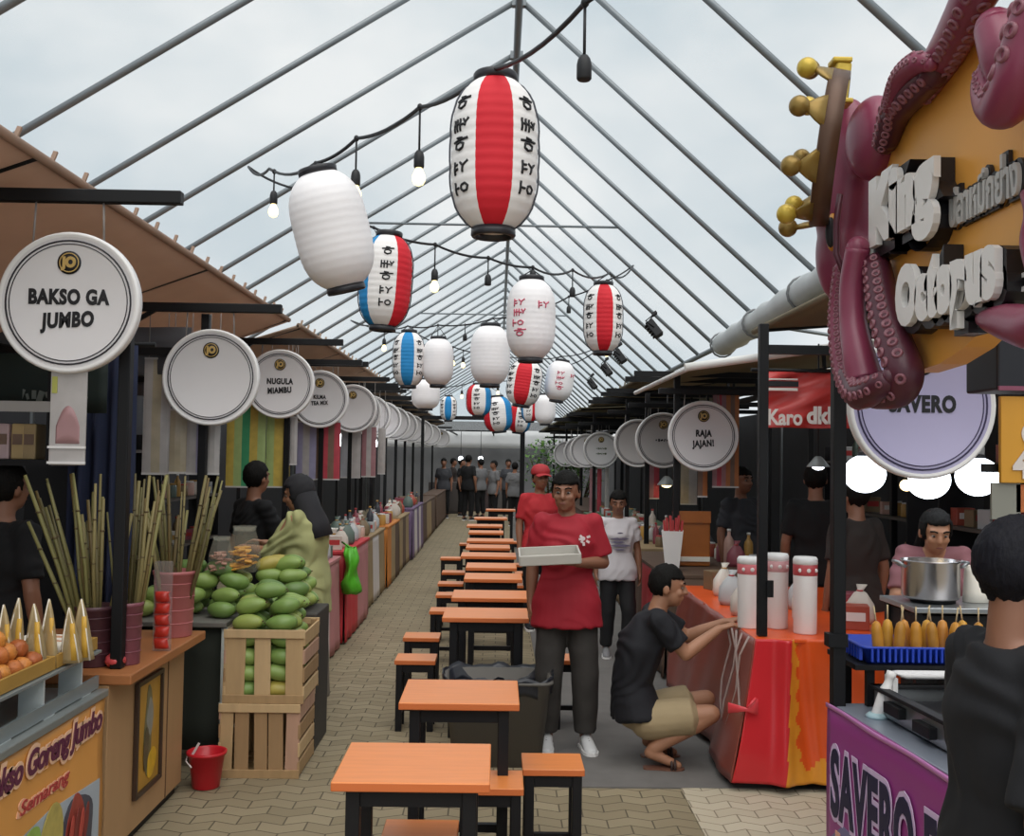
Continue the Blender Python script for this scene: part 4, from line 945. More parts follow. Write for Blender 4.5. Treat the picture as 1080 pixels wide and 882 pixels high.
crate(cx + .015, cy + .01, .397, 'wooden slatted crate full of green mangoes, upper of the two stacked', 2)
# mangoes
MG = [mat('mango%d' % k, c_, .42, var=.2, vscale=9) for k, c_ in enumerate(['#74904a', '#869e52', '#637f42', '#93a052', '#ab9c48'])]
def mango_mesh():
    mb = MB(); mb.ell((0, 0, 0), (.088, .051, .046), None, 18, 12)
    for v in mb.v:
        u = v.x / .085; v.y += .012 * u * u - .004; v.z *= 1 + .12 * u; v.y *= 1 + .1 * u
    return mb
mp_ = []
for k in range(5):
    o = obj('mango', mango_mesh(), MG[k]); s_ = MB(); s_.tube([(-.082, .008, 0), (-.094, .012, .004)], .004, 6); obj('stem', s_, mat('stem_brown', '#5c4a30'), o)
    mp_.append(o)
n = 0
def put(x, y, z, rz, lab, grp, tilt=0, sc_=1.0, k=None):
    global n
    k = (rnd.choice([0, 0, 1, 1, 2, 3]) if n >= 5 else n) if k is None else k
    o = mp_[k] if not mp_[k].get('used') else copy_tree(mp_[k]); mp_[k]['used'] = 1
    tag(o, lab, 'mango', grp); o.location = (x, y, z); o.rotation_euler = (tilt, rnd.uniform(-.25, .25), rz); o.scale = (sc_,) * 3; n += 1
L1, G1 = 'green mango in the upper wooden crate', 'mangoes in the upper crate'
for lay, (z, nx, ny) in enumerate(((.46, 2, 4), (.55, 2, 4), (.64, 2, 4), (.735, 2, 4), (.82, 2, 4), (.905, 2, 3), (.985, 1, 2))):
    for i in range(nx):
        for j in range(ny): put(cx + (i - (nx - 1) / 2) * .185 + rnd.uniform(-.01, .01), cy + (j - (ny - 1) / 2) * .1, z, PI * rnd.randint(0, 1) + rnd.uniform(-.2, .2), L1, G1)
L2, G2 = 'green mango in the heap on the trestle table beside the crate', 'mangoes heaped on the trestle table'
for lay, (z, x0, x1, y0_, y1_) in enumerate(((.862, -2.1, -1.46, 5.78, 6.22), (.935, -2.04, -1.42, 5.84, 6.2), (1.01, -1.96, -1.42, 5.9, 6.18), (1.08, -1.9, -1.5, 5.96, 6.14), (.862, -1.48, -1.08, 6.12, 6.5), (.935, -1.46, -1.12, 6.16, 6.5), (1.01, -1.44, -1.16, 6.2, 6.48), (1.08, -1.42, -1.2, 6.24, 6.44))):
    nx = max(2, int((x1 - x0) / .165)); ny = max(2, int((y1_ - y0_) / .11))
    for i in range(nx):
        for j in range(ny): 
            x_ = x0 + (x1 - x0) * (i + .5) / nx + rnd.uniform(-.015, .015); y_ = y0_ + (y1_ - y0_) * (j + .5) / ny
            if x_ > -1.50 and y_ > 6.08 and lay < 1: pass
            put(x_, y_, z, rnd.uniform(-.5, .5) + PI * rnd.randint(0, 1), L2, G2, rnd.uniform(-.3, .3), 1.0, 4 if (lay == 7 and i == 0) else None)
t = thing('display_box', 'low dark box behind the upper crate carrying part of the mango heap', 'box', (-1.26, 6.28, 0))
mb = MB(); mb.box((-1.28, 6.31, .405), (.46, .44, .81), bev=.01); obj('box', mb, mat('dark_box', '#3a3530', .7), t)
# clear bags of cut fruit on the heap
def fruitbag(px, py0, py1, Y, w_, label, colf, m2):
    a = P(px, py0, Y); b = P(px, py1, Y); h = a.z - b.z; w = w_ * Y / F
    t = thing('fruit_bag', label, 'bag of fruit', b)
    mb = MB(); mb.lathe([(0, 0), (w * .36, .0), (w * .5, h * .12), (w * .5, h * .45), (w * .44, h * .62), (w * .33, h * .9), (w * .36, h), (w * .34, h), (w * .3, h * .9)], 26, b); obj('bag', mb, film('clear_bag', '#dcdacb', .82), t)
    s0_ = None; r_ = random.Random(4)
    for k in range(16):
        mb = MB(); mb.box((b.x + r_.uniform(-.25, .25) * w, b.y + r_.uniform(-.3, .2) * w, b.z + .02 + h * .48 * k / 16), (w * .5, w * .22, .012), Matrix.Rotation(r_.uniform(0, 3), 3, 'Z') @ Matrix.Rotation(r_.uniform(-.4, .4), 3, 'X'), bev=.004); obj('fruit_slice', mb, colf, t)
fruitbag(257, 555, 603, 6.06, 34, 'clear bag of orange mango slices standing on the mango heap', mat('slice_orange', '#e0a343', .4, var=.25, vscale=20), None)
fruitbag(233, 566, 604, 6.0, 26, 'clear bag of pinkish cut fruit beside the bag of orange slices', mat('slice_pink', '#b98a78', .4, var=.25, vscale=20), None)
# --- the stalls farther down the left side
def cloth_counter(y0, y1, xf, depth, h, label, cols, side=-1, pleat=.02, skirt=None):
    t = thing('cloth_counter', label, 'counter', (xf, (y0 + y1) / 2, 0), None)
    xc = xf + side * depth / 2
    mb = MB(); mb.box((xc, (y0 + y1) / 2, h / 2 - .02), (depth - .06, y1 - y0 - .06, h - .04)); obj('body', mb, DARK, t)
    L = y1 - y0; n = len(cols); mb = MB(); nu = max(24, int(L * 16))
    nu -= nu % n
    def fn(u, v): return (xf - side * (pleat * .5 * math.sin(u * L * 22) * (1 - v) + .02 * (1 - v)), y0 + L * u, .02 + (h - .02) * v)
    mb.sheet(fn, nu, 8, th=.004 * side); per = nu // n
    for fi in range(len(mb.f)): mb.m[fi] = min(n - 1, (fi % (nu * 8)) % nu // per) if fi < 2 * nu * 8 else 0
    obj('front_cloth', mb, cols, t)
    mb = MB(); mb.box((xc, (y0 + y1) / 2, h), (depth + .04, L + .02, .03), bev=.004); obj('top', mb, skirt or cols[0], t)
    mb = MB(); yf = y0 - .001 if True else y1
    mb.sheet(lambda u, v: (xf + side * depth * u, y0 - .002 - pleat * .4 * (math.sin(u * depth * 24) * (1 - v)) - .012 * (1 - v), .02 + (h - .02) * v), 24, 6, th=-.004); obj('side_cloth', mb, cols[0], t)
    return t
CL = dict(pink=mat('cloth_pink', '#b97c7c', .7, var=.2, vscale=4), white=mat('cloth_white', '#cfc6c2', .7, var=.1, vscale=4), red=mat('cloth_red', '#c0333a', .6, var=.2, vscale=4), purple=mat('cloth_purple', '#75607f', .7, var=.2, vscale=6), tan=mat('cloth_tan', '#9b8462', .7, var=.2, vscale=6), oran=mat('cloth_orange', '#c47a35', .7, var=.2, vscale=6), brown=mat('cloth_brown', '#5f4a3c', .8, var=.2, vscale=6), green=mat('cloth_green', '#4d6a4c', .7, var=.2, vscale=6))
cloth_counter(7.75, 9.3, -1.42, .36, .82, 'counter draped in pink and white cloth behind the green-topped person', [CL['pink'], CL['white'], CL['pink']])
cloth_counter(9.5, 11.2, -1.40, .36, .84, 'counter hung with bright red cloth, past the green plastic bag', [CL['red'], CL['pink']])
cloth_counter(11.5, 13.3, -1.46, .34, .8, 'counter with a dull tan cloth, past the red cloth counter', [CL['tan'], CL['white'], CL['tan']])
cloth_counter(13.5, 15.1, -1.44, .34, .8, 'counter with an orange cloth panel between black posts on the left', [CL['oran'], CL['tan'], CL['brown']])
cloth_counter(15.4, 17.0, -1.46, .34, .8, 'counter with yellowish cloth strips far along the left', [CL['tan'], CL['brown'], CL['tan']])
cloth_counter(17.2, 19.6, -1.42, .36, .85, 'counter with a white and purple patterned cloth far along the left', [CL['purple'], CL['white'], CL['purple'], CL['white'], CL['purple']])
cloth_counter(20.0, 24.0, -1.46, .34, .8, 'dark brown cloth counter near the far left end', [CL['brown'], CL['tan'], CL['brown']])
cloth_counter(24.5, 31.0, -1.46, .34, .8, 'long dark counter at the far left end of the aisle', [CL['brown']])
# green plastic bag hanging from the pink counter's corner post
p0 = P(371, 575, 9.42); t = thing('plastic_bag', 'bright green plastic bag hanging at the counter front on the left', 'bag', p0 - Vector((0, 0, .42)))
def gb(u, v):
    q = 2 * PI * u; wv = (.07 + .10 * math.sin(PI * min(1, (1 - v) * .9 + .05))) * (1 if v < .8 else 1 - (v - .8) * 2.2)
    nn = .03 * mnoise.noise(Vector((math.cos(q) * 1.5, math.sin(q) * 1.5, v * 3)))
    return (p0.x + (.06 + nn) * math.sin(q) * (1.15 - .5 * v) + .012 * math.sin(9 * v + 4 * u), p0.y + (wv + nn * 1.5) * math.cos(q), p0.z - .44 + .42 * v + nn)
mb = MB(); mb.sheet(gb, 28, 12, th=.003); obj('bag', mb, mat('green_bag', '#56b02c', .4, var=.2, vscale=8), t)
mb = MB(); mb.tube([(p0.x, p0.y - .03, p0.z - .03), (-1.42, 9.48, p0.z + .02), (p0.x, p0.y + .03, p0.z - .03)], .008, 6); obj('handle', mb, mat('green_bag'), t)
# ================================================================== goods, shelves and lamps inside the stalls
GC = [mat('good%d' % k, c_, .45, var=.15, vscale=8) for k, c_ in enumerate(['#c9bfb4', '#a8503f', '#d9d3c8', '#7d6a50', '#b98f4a', '#5f6f66', '#8f4a55', '#cfa89a', '#40434a', '#b5b7b8'])]
LIDS = mat('lid_red', '#b33a3a', .4); GLASSY = mat('jar_clear', '#cfd3cc', .12, alpha=.55)
def make_jar(r, h, m, lid):
    mb = MB(); mb.lathe([(0, 0), (r * .94, 0), (r, .008), (r, h * .8), (r * .8, h * .9), (r * .78, h * .92), (0, h * .92)], 18); o = obj('jar', mb, m)
    mb = MB(); mb.lathe([(0, h * .9), (r * .84, h * .9), (r * .84, h), (0, h)], 18); obj('lid', mb, lid, o); return o
def make_bottle(r, h, m, lid):
    mb = MB(); mb.lathe([(0, 0), (r * .94, 0), (r, .008), (r, h * .6), (r * .85, h * .7), (r * .35, h * .82), (r * .33, h * .94), (0, h * .94)], 16); o = obj('bottle', mb, m)
    mb = MB(); mb.lathe([(0, h * .93), (r * .4, h * .93), (r * .4, h), (0, h)], 12); obj('cap', mb, lid, o); return o
def make_box(a, b_, h, m, lid):
    mb = MB(); mb.box((0, 0, h / 2), (a, b_, h), bev=.004); o = obj('carton', mb, m)
    mb = MB(); mb.box((0, -b_ / 2 - .001, h * .55), (a * .7, .003, h * .35)); obj('label_panel', mb, lid, o); return o
def make_bagged(w_, h, m, lid):
    mb = MB(); mb.loft([((0, 0, 0), w_ * .42, w_ * .3, (1, 0, 0), (0, 0, 1)), ((0, 0, h * .15), w_ * .5, w_ * .36, (1, 0, 0), (0, 0, 1)), ((0, 0, h * .5), w_ * .46, w_ * .3, (1, 0, 0), (0, 0, 1)), ((0, 0, h * .78), w_ * .2, w_ * .12, (1, 0, 0), (0, 0, 1)), ((0, 0, h * .84), w_ * .09, w_ * .06, (1, 0, 0), (0, 0, 1)), ((.01, 0, h), w_ * .2, w_ * .1, (1, 0, 0), (0, 0, 1))], 16)
    for v in mb.v: v += Vector((1, 1, 0)) * .012 * mnoise.noise(v * 30)
    o = obj('filled_bag', mb, m); mb = MB(); mb.lathe([(w_ * .1, h * .82), (w_ * .12, h * .84), (w_ * .1, h * .86)], 12); obj('tie', mb, lid, o); return o
GP = {'jar': [], 'bottle': [], 'carton': [], 'bag': []}
GK = {}
def good(kind, k, x, y, z, label, grp, sc_=1., rz=None):
    key = (kind, k)
    if key not in GK:
        m, l = GC[k % 10], [LIDS, WHITE, GC[4]][k % 3]
        GK[key] = {'jar': lambda: make_jar(.05, .13, GC[k % 10], l), 'bottle': lambda: make_bottle(.035, .24, m, l), 'carton': lambda: make_box(.13, .1, .12, m, l), 'bag': lambda: make_bagged(.15, .2, m, l)}[kind]()
        o = GK[key]
    else: o = copy_tree(GK[key])
    tag(o, label, {'jar': 'jar', 'bottle': 'bottle', 'carton': 'box', 'bag': 'bag'}[kind], grp)
    o.location = (x, y, z); o.rotation_euler = (0, 0, rnd.uniform(-.4, .4) if rz is None else rz); o.scale = (sc_,) * 3; return o
NMS = {'jar': 'lidded jar', 'bottle': 'narrow-necked bottle', 'carton': 'small packed carton', 'bag': 'tied bag of snacks'}
def goods(y0, y1, x0, x1, z, ny, nx, where, seed, kinds=('jar', 'bottle', 'carton', 'bag')):
    r_ = random.Random(seed)
    for j in range(ny):
        for i in range(nx):
            k = r_.choice(kinds); y = y0 + (y1 - y0) * (j + .5) / ny + r_.uniform(-.03, .03); x = x0 + (x1 - x0) * (i + .5) / nx + r_.uniform(-.02, .02)
            good(k, r_.randrange(10), x, y, z, '%s standing on %s' % (NMS[k], where), '%ss on %s' % (NMS[k], where), r_.uniform(.85, 1.3))
goods(7.85, 9.2, -1.75, -1.45, .835, 7, 2, 'the pink and white cloth counter', 1)
goods(9.6, 11.1, -1.75, -1.43, .855, 8, 2, 'the red cloth counter', 2)
goods(11.6, 13.2, -1.78, -1.49, .815, 8, 2, 'the first tan cloth counter', 3)
goods(13.6, 15.0, -1.76, -1.47, .815, 5, 2, 'the orange panelled counter', 4)
goods(15.5, 16.9, -1.78, -1.49, .815, 5, 2, 'the yellowish cloth counter', 5)
goods(17.3, 19.5, -1.76, -1.45, .865, 6, 2, 'the purple patterned counter', 6)
# shelf units along the back of the stalls
def shelf(x, y0, y1, side, label, seed, H=1.9, n=4, fill=True, where=None, m=None):
    t = thing('shelf_unit', label, 'shelf', (x, (y0 + y1) / 2, 0)); L = y1 - y0
    for yy in (y0, y1):
        mb = MB(); mb.box((x, yy, H / 2), (.34, .03, H)); obj('side_panel', mb, m or DARK, t)
    zs = [.35 + (H - .5) * k / (n - 1) for k in range(n)]
    for z in zs:
        mb = MB(); mb.box((x, (y0 + y1) / 2, z), (.34, L - .03, .025)); obj('board', mb, m or mat('shelf_board', '#59524b', .6), t)
    if fill:
        r_ = random.Random(seed)
        for z in zs:
            nn = int(L / .2)
            for j in range(nn):
                if r_.random() < .18: continue
                k = r_.choice(['jar', 'bottle', 'carton', 'carton']); good(k, r_.randrange(10), x - side * .04, y0 + .12 + (L - .24) * j / max(1, nn - 1), z + .0125, '%s standing on %s' % (NMS[k], where), '%ss on %s' % (NMS[k], where), r_.uniform(.9, 1.2))
shelf(-3.3, 4.6, 6.2, -1, 'dark shelf of goods behind the plywood counter', 11, where='the dark shelf behind the plywood counter')
shelf(-3.3, 7.6, 9.2, -1, 'dark shelf of goods behind the pink cloth counter', 12, where='the dark shelf behind the pink cloth counter')
shelf(-3.3, 9.6, 11.6, -1, 'dark shelf of goods behind the red cloth counter', 13, where='the dark shelf behind the red cloth counter')
shelf(3.5, 5.9, 7.7, 1, 'dark shelf of goods behind the red-clothed stall', 14, where='the dark shelf behind the red-clothed stall')
shelf(3.5, 8.3, 10.4, 1, 'dark shelf of goods behind the second right counter', 15, where='the dark shelf behind the second right counter')
# high white shelf with packets at the meatball stall
a, b = P(0, 483, 5.0), P(45, 483, 5.0)
t = thing('wall_shelf', 'black hanging shelf with a white front edge, holding cream packets in the meatball stall', 'shelf', (-2.6, 5.0, a.z))
mb = MB(); mb.box((-2.6, 5.0, a.z - .02), (1.0, .3, .03)); obj('board', mb, DARK, t)
top = P(20, 430, 5.0).z
mb = MB(); mb.box((-2.6, 4.86, top), (1.0, .02, .05)); obj('upper_rail', mb, mat('rail_white', '#b9b6b4', .5), t)
mb = MB(); mb.box((-2.6, 5.0, top), (1.0, .28, .02)); obj('upper_board', mb, DARK, t)
mb = MB()
for xx in (-3.08, -2.12): mb.box((xx, 5.0, (a.z + 2.4) / 2), (.025, .28, 2.4 - a.z + .04))
obj('hanger', mb, DARK, t)
for k, (px, c_) in enumerate(((8, '#c9aeb0'), (24, '#c4a877'), (36, '#b39a70'), (-8, '#b5a7a0'))):
    q = P(px, 483, 4.98); mb = MB(); mb.box((q.x, 4.98, a.z - .005 + .085), (.062, .12, .17), bev=.006); o = obj('packet', mb, mat('packet_' + c_[1:], c_, .5, var=.2, vscale=10)); m_ = MB(); m_.box((q.x, 4.918, a.z + .09), (.045, .004, .05)); obj('label_panel', m_, mat('brown_print'), o)
    tag(o, ['dusty pink packet on the hanging shelf', 'tan packet beside the pink one on the hanging shelf', 'brownish packet at the right end of the hanging shelf', 'greyish packet at the left end of the hanging shelf'][k], 'packet')
# dark banner with faded lettering above that shelf
q = P(20, 408, 5.3); t = thing('dark_banner', 'dark green banner with faded grey lettering in the meatball stall', 'banner', q)
mb = MB(); mb.sheet(lambda u, v: (q.x - .6 + 1.05 * u, 5.3 + .01 * math.sin(9 * u), q.z - .13 + .30 * v), 20, 3, th=.004); obj('cloth', mb, mat('banner_darkgreen', '#1e2a26', .7), t)
mb = MB(); rr_ = random.Random(3)
for k in range(16): mb.box((q.x - .15 + .033 * k, 5.294, q.z - .05 + .01 * (k % 2)), (.014 + .008 * (k % 3), .004, .03 + .015 * ((k * 7) % 3)), Matrix.Rotation(.3 * ((k % 3) - 1), 3, 'Y'))
obj('lettering', mb, mat('faded_grey', '#7d8580', .7), t)
mb = MB(); mb.tube([(q.x - .55, 5.3, q.z + .165), (q.x - .55, 5.3, 2.42)], .006); mb.tube([(q.x + .4, 5.3, q.z + .165), (q.x + .4, 5.3, 2.42)], .006); mb.box((q.x - .1, 5.3, 2.43), (1.4, .03, .03)); mb.box((q.x - .1, 4.85, 2.43), (.03, .95, .03)); mb.box((q.x - .1, 4.33, 2.43), (.03, .1, .03)); obj('hanger', mb, BLACK, t)
# navy curtain between the first two stalls
t = thing('navy_curtain', 'navy blue cloth curtain hanging behind the cane stalks', 'curtain', (-2.45, 5.68, 2.33))
mb = MB(); mb.sheet(lambda u, v: (-2.34 + .36 * u, 5.62 + .035 * math.sin(26 * u) * (1.2 - v), .85 + 1.48 * v), 40, 6, th=.005); obj('cloth', mb, mat('navy_cloth', '#232b45', .85, var=.2, vscale=4), t)
mb = MB(); mb.tube([(-3.45, 5.66, 2.34), (-1.9, 5.66, 2.34)], .014, 8); obj('rod', mb, BLACK, t)
# lamps in the stalls
LED = mat('lamp_glow', '#ffffff', .4, emit='#f4f8ff', es=9.); LEDW = mat('lamp_glow_warm', '#fff2d0', .4, emit='#ffdf9a', es=6.); LEDS = mat('lamp_glow_soft', '#ffffff', .4, emit='#e9f4ff', es=4.)
def hang_lamp(px, py, Y, r, label, m, top, kind='bell'):
    p = P(px, py, Y); t = thing('hanging_lamp', label, 'lamp', p)
    mb = MB(); mb.tube([p + Vector((0, 0, r * 1.0)), (p.x, p.y, top)], .006, 6); obj('cord', mb, CABLE, t)
    if kind == 'globe':
        mb = MB(); mb.ell(p, (r, r, r * .92), None, 24, 16); obj('globe', mb, m, t)
        mb = MB(); mb.lathe([(r * .35, r * .84), (r * .33, r * 1.05), (0, r * 1.08)], 16, p); obj('cap', mb, DARK, t)
    else:
        mb = MB(); mb.lathe([(r * .2, r), (r * .35, r * .9), (r, r * .1), (r * 1.02, 0), (r * .98, .002), (r * .34, r * .84), (r * .2, r * .94)], 24, p); obj('lamp_shade', mb, mat('shade_grey', '#8d9190', .4, .3), t)
        mb = MB(); mb.ell(p + Vector((0, 0, r * .15)), (r * .6, r * .6, r * .4), None, 16, 10); obj('bulb', mb, m, t)
def hold_rail(x, y0, y1, z, label):
    mb = MB(); mb.box((x, (y0 + y1) / 2, z), (.04, y1 - y0, .04)); o = obj('ceiling_rail', mb, BLACK); tag(o, label, 'rail'); e = MB()
    for yy in (y0, y1): e.box((x, yy, z), (.06, .02, .06))
    obj('end_plate', e, BLACK, o); return o
def tube_lamp(a, b, r, label, m, top):
    a, b = Vector(a), Vector(b); t = thing('tube_lamp', label, 'lamp', (a + b) / 2)
    mb = MB(); mb.tube([a, b], r, 12); obj('tube', mb, m, t)
    mb = MB(); mb.bar(a + Vector((0, 0, r + .015)), b + Vector((0, 0, r + .015)), .05, .03); obj('housing', mb, WHITE, t)
    mb = MB()
    for q in (a.lerp(b, .15), a.lerp(b, .85)): mb.tube([q + Vector((0, 0, r + .02)), (q.x, q.y, top)], .005, 5)
    obj('cord', mb, CABLE, t)
q = P(96, 437, 5.72); tube_lamp((q.x - .05, 5.6, q.z), (q.x + .04, 5.75, q.z), .03, 'short glowing white lamp above the navy curtain', LED, 2.36)
tube_lamp((-3.0, 14.2, 1.98), (-1.9, 14.2, 1.98), .05, 'long glowing white tube lamp over the far left stalls', LED, 2.4)
tube_lamp((-3.0, 16.1, 1.93), (-1.9, 16.1, 1.93), .05, 'second glowing white tube lamp farther down the left stalls', LED, 2.4)
# ================================================================== right side: red-clothed stall, purple counter
OR_ = mat('satin_orange', '#e0561f', .32, var=.2, vscale=3); RD_ = mat('satin_red', '#cf2c33', .28, var=.15, vscale=3); YL_ = mat('satin_yellow', '#e3962e', .32, var=.25, vscale=6); MR_ = mat('satin_maroon', '#8f4a40', .3, var=.3, vscale=3)
y0, y1, x0, x1 = 5.5, 7.75, 1.40, 2.75
t = thing('draped_stall', 'stall counter draped in shiny red and orange cloth beside the crouching person', 'counter', (x0, y0, 0))
mb = MB(); mb.box(((x0 + x1) / 2 + .05, (y0 + y1) / 2 + .05, .4), (x1 - x0 - .1, y1 - y0 - .1, .76)); mb.box(((x0 + x1) / 2 + .05, (y0 + y1) / 2 + .05, .03), (x1 - x0 - .05, y1 - y0 - .05, .06)); obj('body', mb, DARK, t)
mb = MB(); mb.box(((x0 + x1) / 2, (y0 + y1) / 2, .79), (x1 - x0 + .02, y1 - y0 + .02, .022), bev=.005); obj('top_cloth', mb, OR_, t)
def flare(v): return .13 * (1 - v) ** 1.2
def aisle(u, v):   # u along Y from near corner, cloth facing the aisle
    z = .05 + .75 * v; ya = y0 - .015 - .03 * (1 - v); k = min(1, u * 9)
    return (x0 - .011 - flare(v) * (1 - .35 * u) - k * (.03 * (1 - v) * math.sin(13 * u + 2 * v) + .012 * math.sin(31 * u + 5 * v) * (1 - .5 * v)), ya + (y1 - ya) * u, z)
mb = MB(); mb.sheet(aisle, 72, 16, th=.004); obj('aisle_drape', mb, MR_, t)
def front(u, v):   # facing the camera
    x = x0 - flare(v) * (1 - u) ** 2 - .01 + (x1 - x0 + .01) * u; z = .05 + .75 * v
    fold = .05 * math.exp(-((u - .12 - .05 * (1 - v)) / .03) ** 2) - .03 * math.exp(-((u - .17 - .1 * (1 - v)) / .025) ** 2) + .03 * math.sin(6 * u + 5 * v) * (1 - v) + .035 * math.exp(-((u - .30 - .5 * (1 - v)) / .05) ** 2) * v + .02 * math.exp(-((u - .5 - .7 * (1 - v)) / .06) ** 2) * v
    return (x, y0 - .015 - .03 * (1 - v) - fold, z)
nu = 150; mb = MB(); mb.sheet(front, nu, 45, th=.004)
ncell = nu * 45
for fi in range(len(mb.f)):
    k = fi if fi < ncell else fi - ncell
    if k < ncell:
        u, v = (k % nu) / nu, (k // nu) / 45
        mb.m[fi] = 0 if u < .135 + .03 * (1 - v) else (2 if u < .165 + .05 * (1 - v) + .01 * math.sin(40 * v) or (v < .12 + .05 * math.sin(70 * u) and u < .36) else 1)
    else: mb.m[fi] = 1
obj('front_drape', mb, [RD_, OR_, YL_], t)
# red ribbon knot on the corner and clear plastic film hanging on the aisle side
mb = MB(); q = Vector((x0 - .07, y0 - .07, .44)); mb.loft([(q + Vector((-.09, .03, .0)), .03, .008, (0, 0, 1), (1, 0, 0)), (q, .01, .014, (0, 0, 1), (1, 0, 0)), (q + Vector((.06, 0, .015)), .045, .01, (0, 0, 1), (1, 0, 0))], 12); mb.tube([q, q + Vector((.02, -.01, .03)), q + Vector((.05, 0, .06))], .008, 6); obj('ribbon', mb, mat('ribbon_red', '#d9434a', .3), t)
mb = MB()
for k in range(5): mb.tube([(x0 - .03 - .01 * k, y0 + .05 + .09 * k + .03 * math.sin(k), .80 - .07 * j + 0) if j == 0 else (x0 - .05 - .035 * j / 4 - .012 * math.sin(j + k), y0 + .05 + .09 * k + .05 * math.sin(j * .9 + k * 1.3), .80 - .105 * j) for j in range(6)], .006, 5)
obj('plastic_fringe', mb, film('clear_fringe', '#e3d5cf', .35), t)
# white tall cup containers with red bands
def canister(px, pyb, Y, w_, h_, label, band='#cf6a6f'):
    p = PZ(px, pyb, .802) if Y is None else Vector((P(px, pyb, Y).x, Y, .802)); r = w_ / 2 * p.y / F; h = h_ * p.y / F
    t = thing('cup_canister', label, 'canister', p)
    mb = MB(); mb.lathe([(0, 0), (r * .94, 0), (r * .96, .006), (r, h * .9), (r * .97, h * .92), (0, h * .92)], 28, p); obj('body', mb, mat('canister_white', '#e9e2df', .4, var=.04, vscale=6), t)
    mb = MB(); mb.lathe([(r * 1.0, h * .76), (r * 1.012, h * .765), (r * 1.014, h * .9), (r * .98, h * .905)], 28, p); bo = obj('band', mb, mat('band_' + band[1:], band, .4), t)
    mb = MB(); 
    for k in range(3): mb.ell(p + Vector((r * 1.012 * math.sin(-.7 + .7 * k), -r * 1.012 * math.cos(-.7 + .7 * k), h * .83)), (.012, .004, .012), None, 10, 6)
    obj('band_print', mb, mat('canister_white'), bo)
    mb = MB(); mb.lathe([(r * 1.0, h * .905), (r * 1.03, h * .91), (r * 1.02, h * .97), (r * .9, h), (0, h)], 28, p); obj('lid', mb, WHITE, t)
canister(790, 663, 5.85, 25, 74, 'white cup canister with a pink band, left of the black post')
canister(819, 663, 5.85, 24, 78, 'white cup canister with a faint pink band, right of the black post', '#cf9a9c')
canister(849, 668, 5.68, 25, 80, 'white cup canister with a red band, standing apart at the right', '#b8484c')
r_ = random.Random(21); k = 0
for (x, y, kind) in ((1.52, 6.3, 'bag'), (1.66, 6.5, 'bag'), (1.55, 6.75, 'bag'), (1.75, 6.95, 'carton'), (1.6, 7.2, 'bag'), (1.85, 7.35, 'bag'), (1.62, 7.55, 'carton'), (1.95, 6.6, 'bag'), (2.1, 7.0, 'bottle'), (2.2, 6.4, 'carton'), (2.05, 5.85, 'carton'), (2.15, 6.05, 'bag'), (1.85, 6.2, 'jar'), (2.3, 5.75, 'jar')):
    good(kind, [0, 2, 9, 7, 2, 0, 3, 9, 2, 6, 1, 0, 2, 8][k], x, y, .801, ['%s on the red-draped stall' % NMS[kind]][0], '%ss on the red-draped stall' % NMS[kind], 1.15); k += 1
# red banner hung under the white awning edge
a, b = P(800, 392, 6.6), P(884, 452, 6.6)
t = thing('red_banner', 'rumpled red banner with white lettering hung under the white awning edge', 'banner', (a.x, 6.6, a.z))
wd, h = b.x - a.x + .15, a.z - b.z
def bn(u, v): return (a.x + wd * u + .05 * (1 - v) * (1 - u), 6.6 - .025 * math.sin(7 * (u * 1.4 + (1 - v) * .9)) - .012 * math.sin(22 * (u * .6 - v)), b.z + h * v)
mb = MB(); mb.sheet(bn, 48, 20, th=.004); bo = obj('cloth', mb, mat('banner_scarlet', '#c5403d', .38, var=.2, vscale=3), t)
mb = text('Karo', .14, .004, .004, .8); mb.xf(face((a.x + .16, 6.555, b.z + .06), (1, 0, 0), (0, 0, 1))); obj('lettering', mb, mat('lettering_white', '#ded5cf', .5), bo)
mb = text('dkk', .15, .004, .006, .9); mb.xf(face((a.x + .40, 6.555, b.z + .075), (1, 0, 0), (0, 0, 1))); obj('lettering', mb, mat('lettering_white'), bo)
mb = MB(); mb.box((a.x + .14, 6.565, a.z - .08), (.22, .006, .035)); obj('black_patch', mb, INK, bo)
mb = MB(); mb.box((a.x + .14, 6.567, a.z - .115), (.21, .006, .018)); mb.box((a.x + .14, 6.567, a.z - .05), (.21, .006, .01)); obj('white_stripe', mb, mat('lettering_white'), bo)
mb = MB(); mb.tube([(a.x - .05, 6.6, a.z + .01), (a.x + wd + .1, 6.6, a.z + .01)], .012, 8)
for xx in (a.x + .02, a.x + wd): mb.tube([(xx, 6.6, a.z + .01), (xx, 6.6, 2.55)], .006, 6)
obj('rod', mb, BLACK, t)
# lamps of the right stalls
hang_lamp(863, 493, 6.9, .075, 'bell lamp glowing white below the red banner', LED, 2.55)
hang_lamp(912, 500, 5.2, .105, 'glowing white globe lamp left of the purple-lit sign foot', LEDS, 2.40, 'globe')
hang_lamp(979, 506, 5.2, .108, 'glowing white globe lamp under the middle of the purple-lit sign', LEDS, 2.40, 'globe')
hang_lamp(1031, 503, 5.2, .108, 'glowing white globe lamp right of the purple-lit sign', LEDS, 2.40, 'globe')
hang_lamp(956, 512, 4.9, .03, 'tiny warm yellow bulb between the globe lamps', LEDW, 2.40, 'globe')
hang_lamp(703, 512, 11.0, .10, 'warm yellow glowing lamp behind the thin black post', LEDW, 2.44)
hold = MB(); hold.box((2.45, 5.2, 2.402), (1.5, .035, .035)); hold.box((2.45, 4.9, 2.402), (1.5, .035, .035)); hold.box((3.18, 5.05, 2.402), (.035, .33, .035))
o = obj('lamp_rail', hold, BLACK); tag(o, 'black rail frame the globe lamps hang from', 'rail'); e = MB(); e.box((3.18, 5.23, 2.402), (.06, .02, .06)); obj('end_plate', e, BLACK, o)
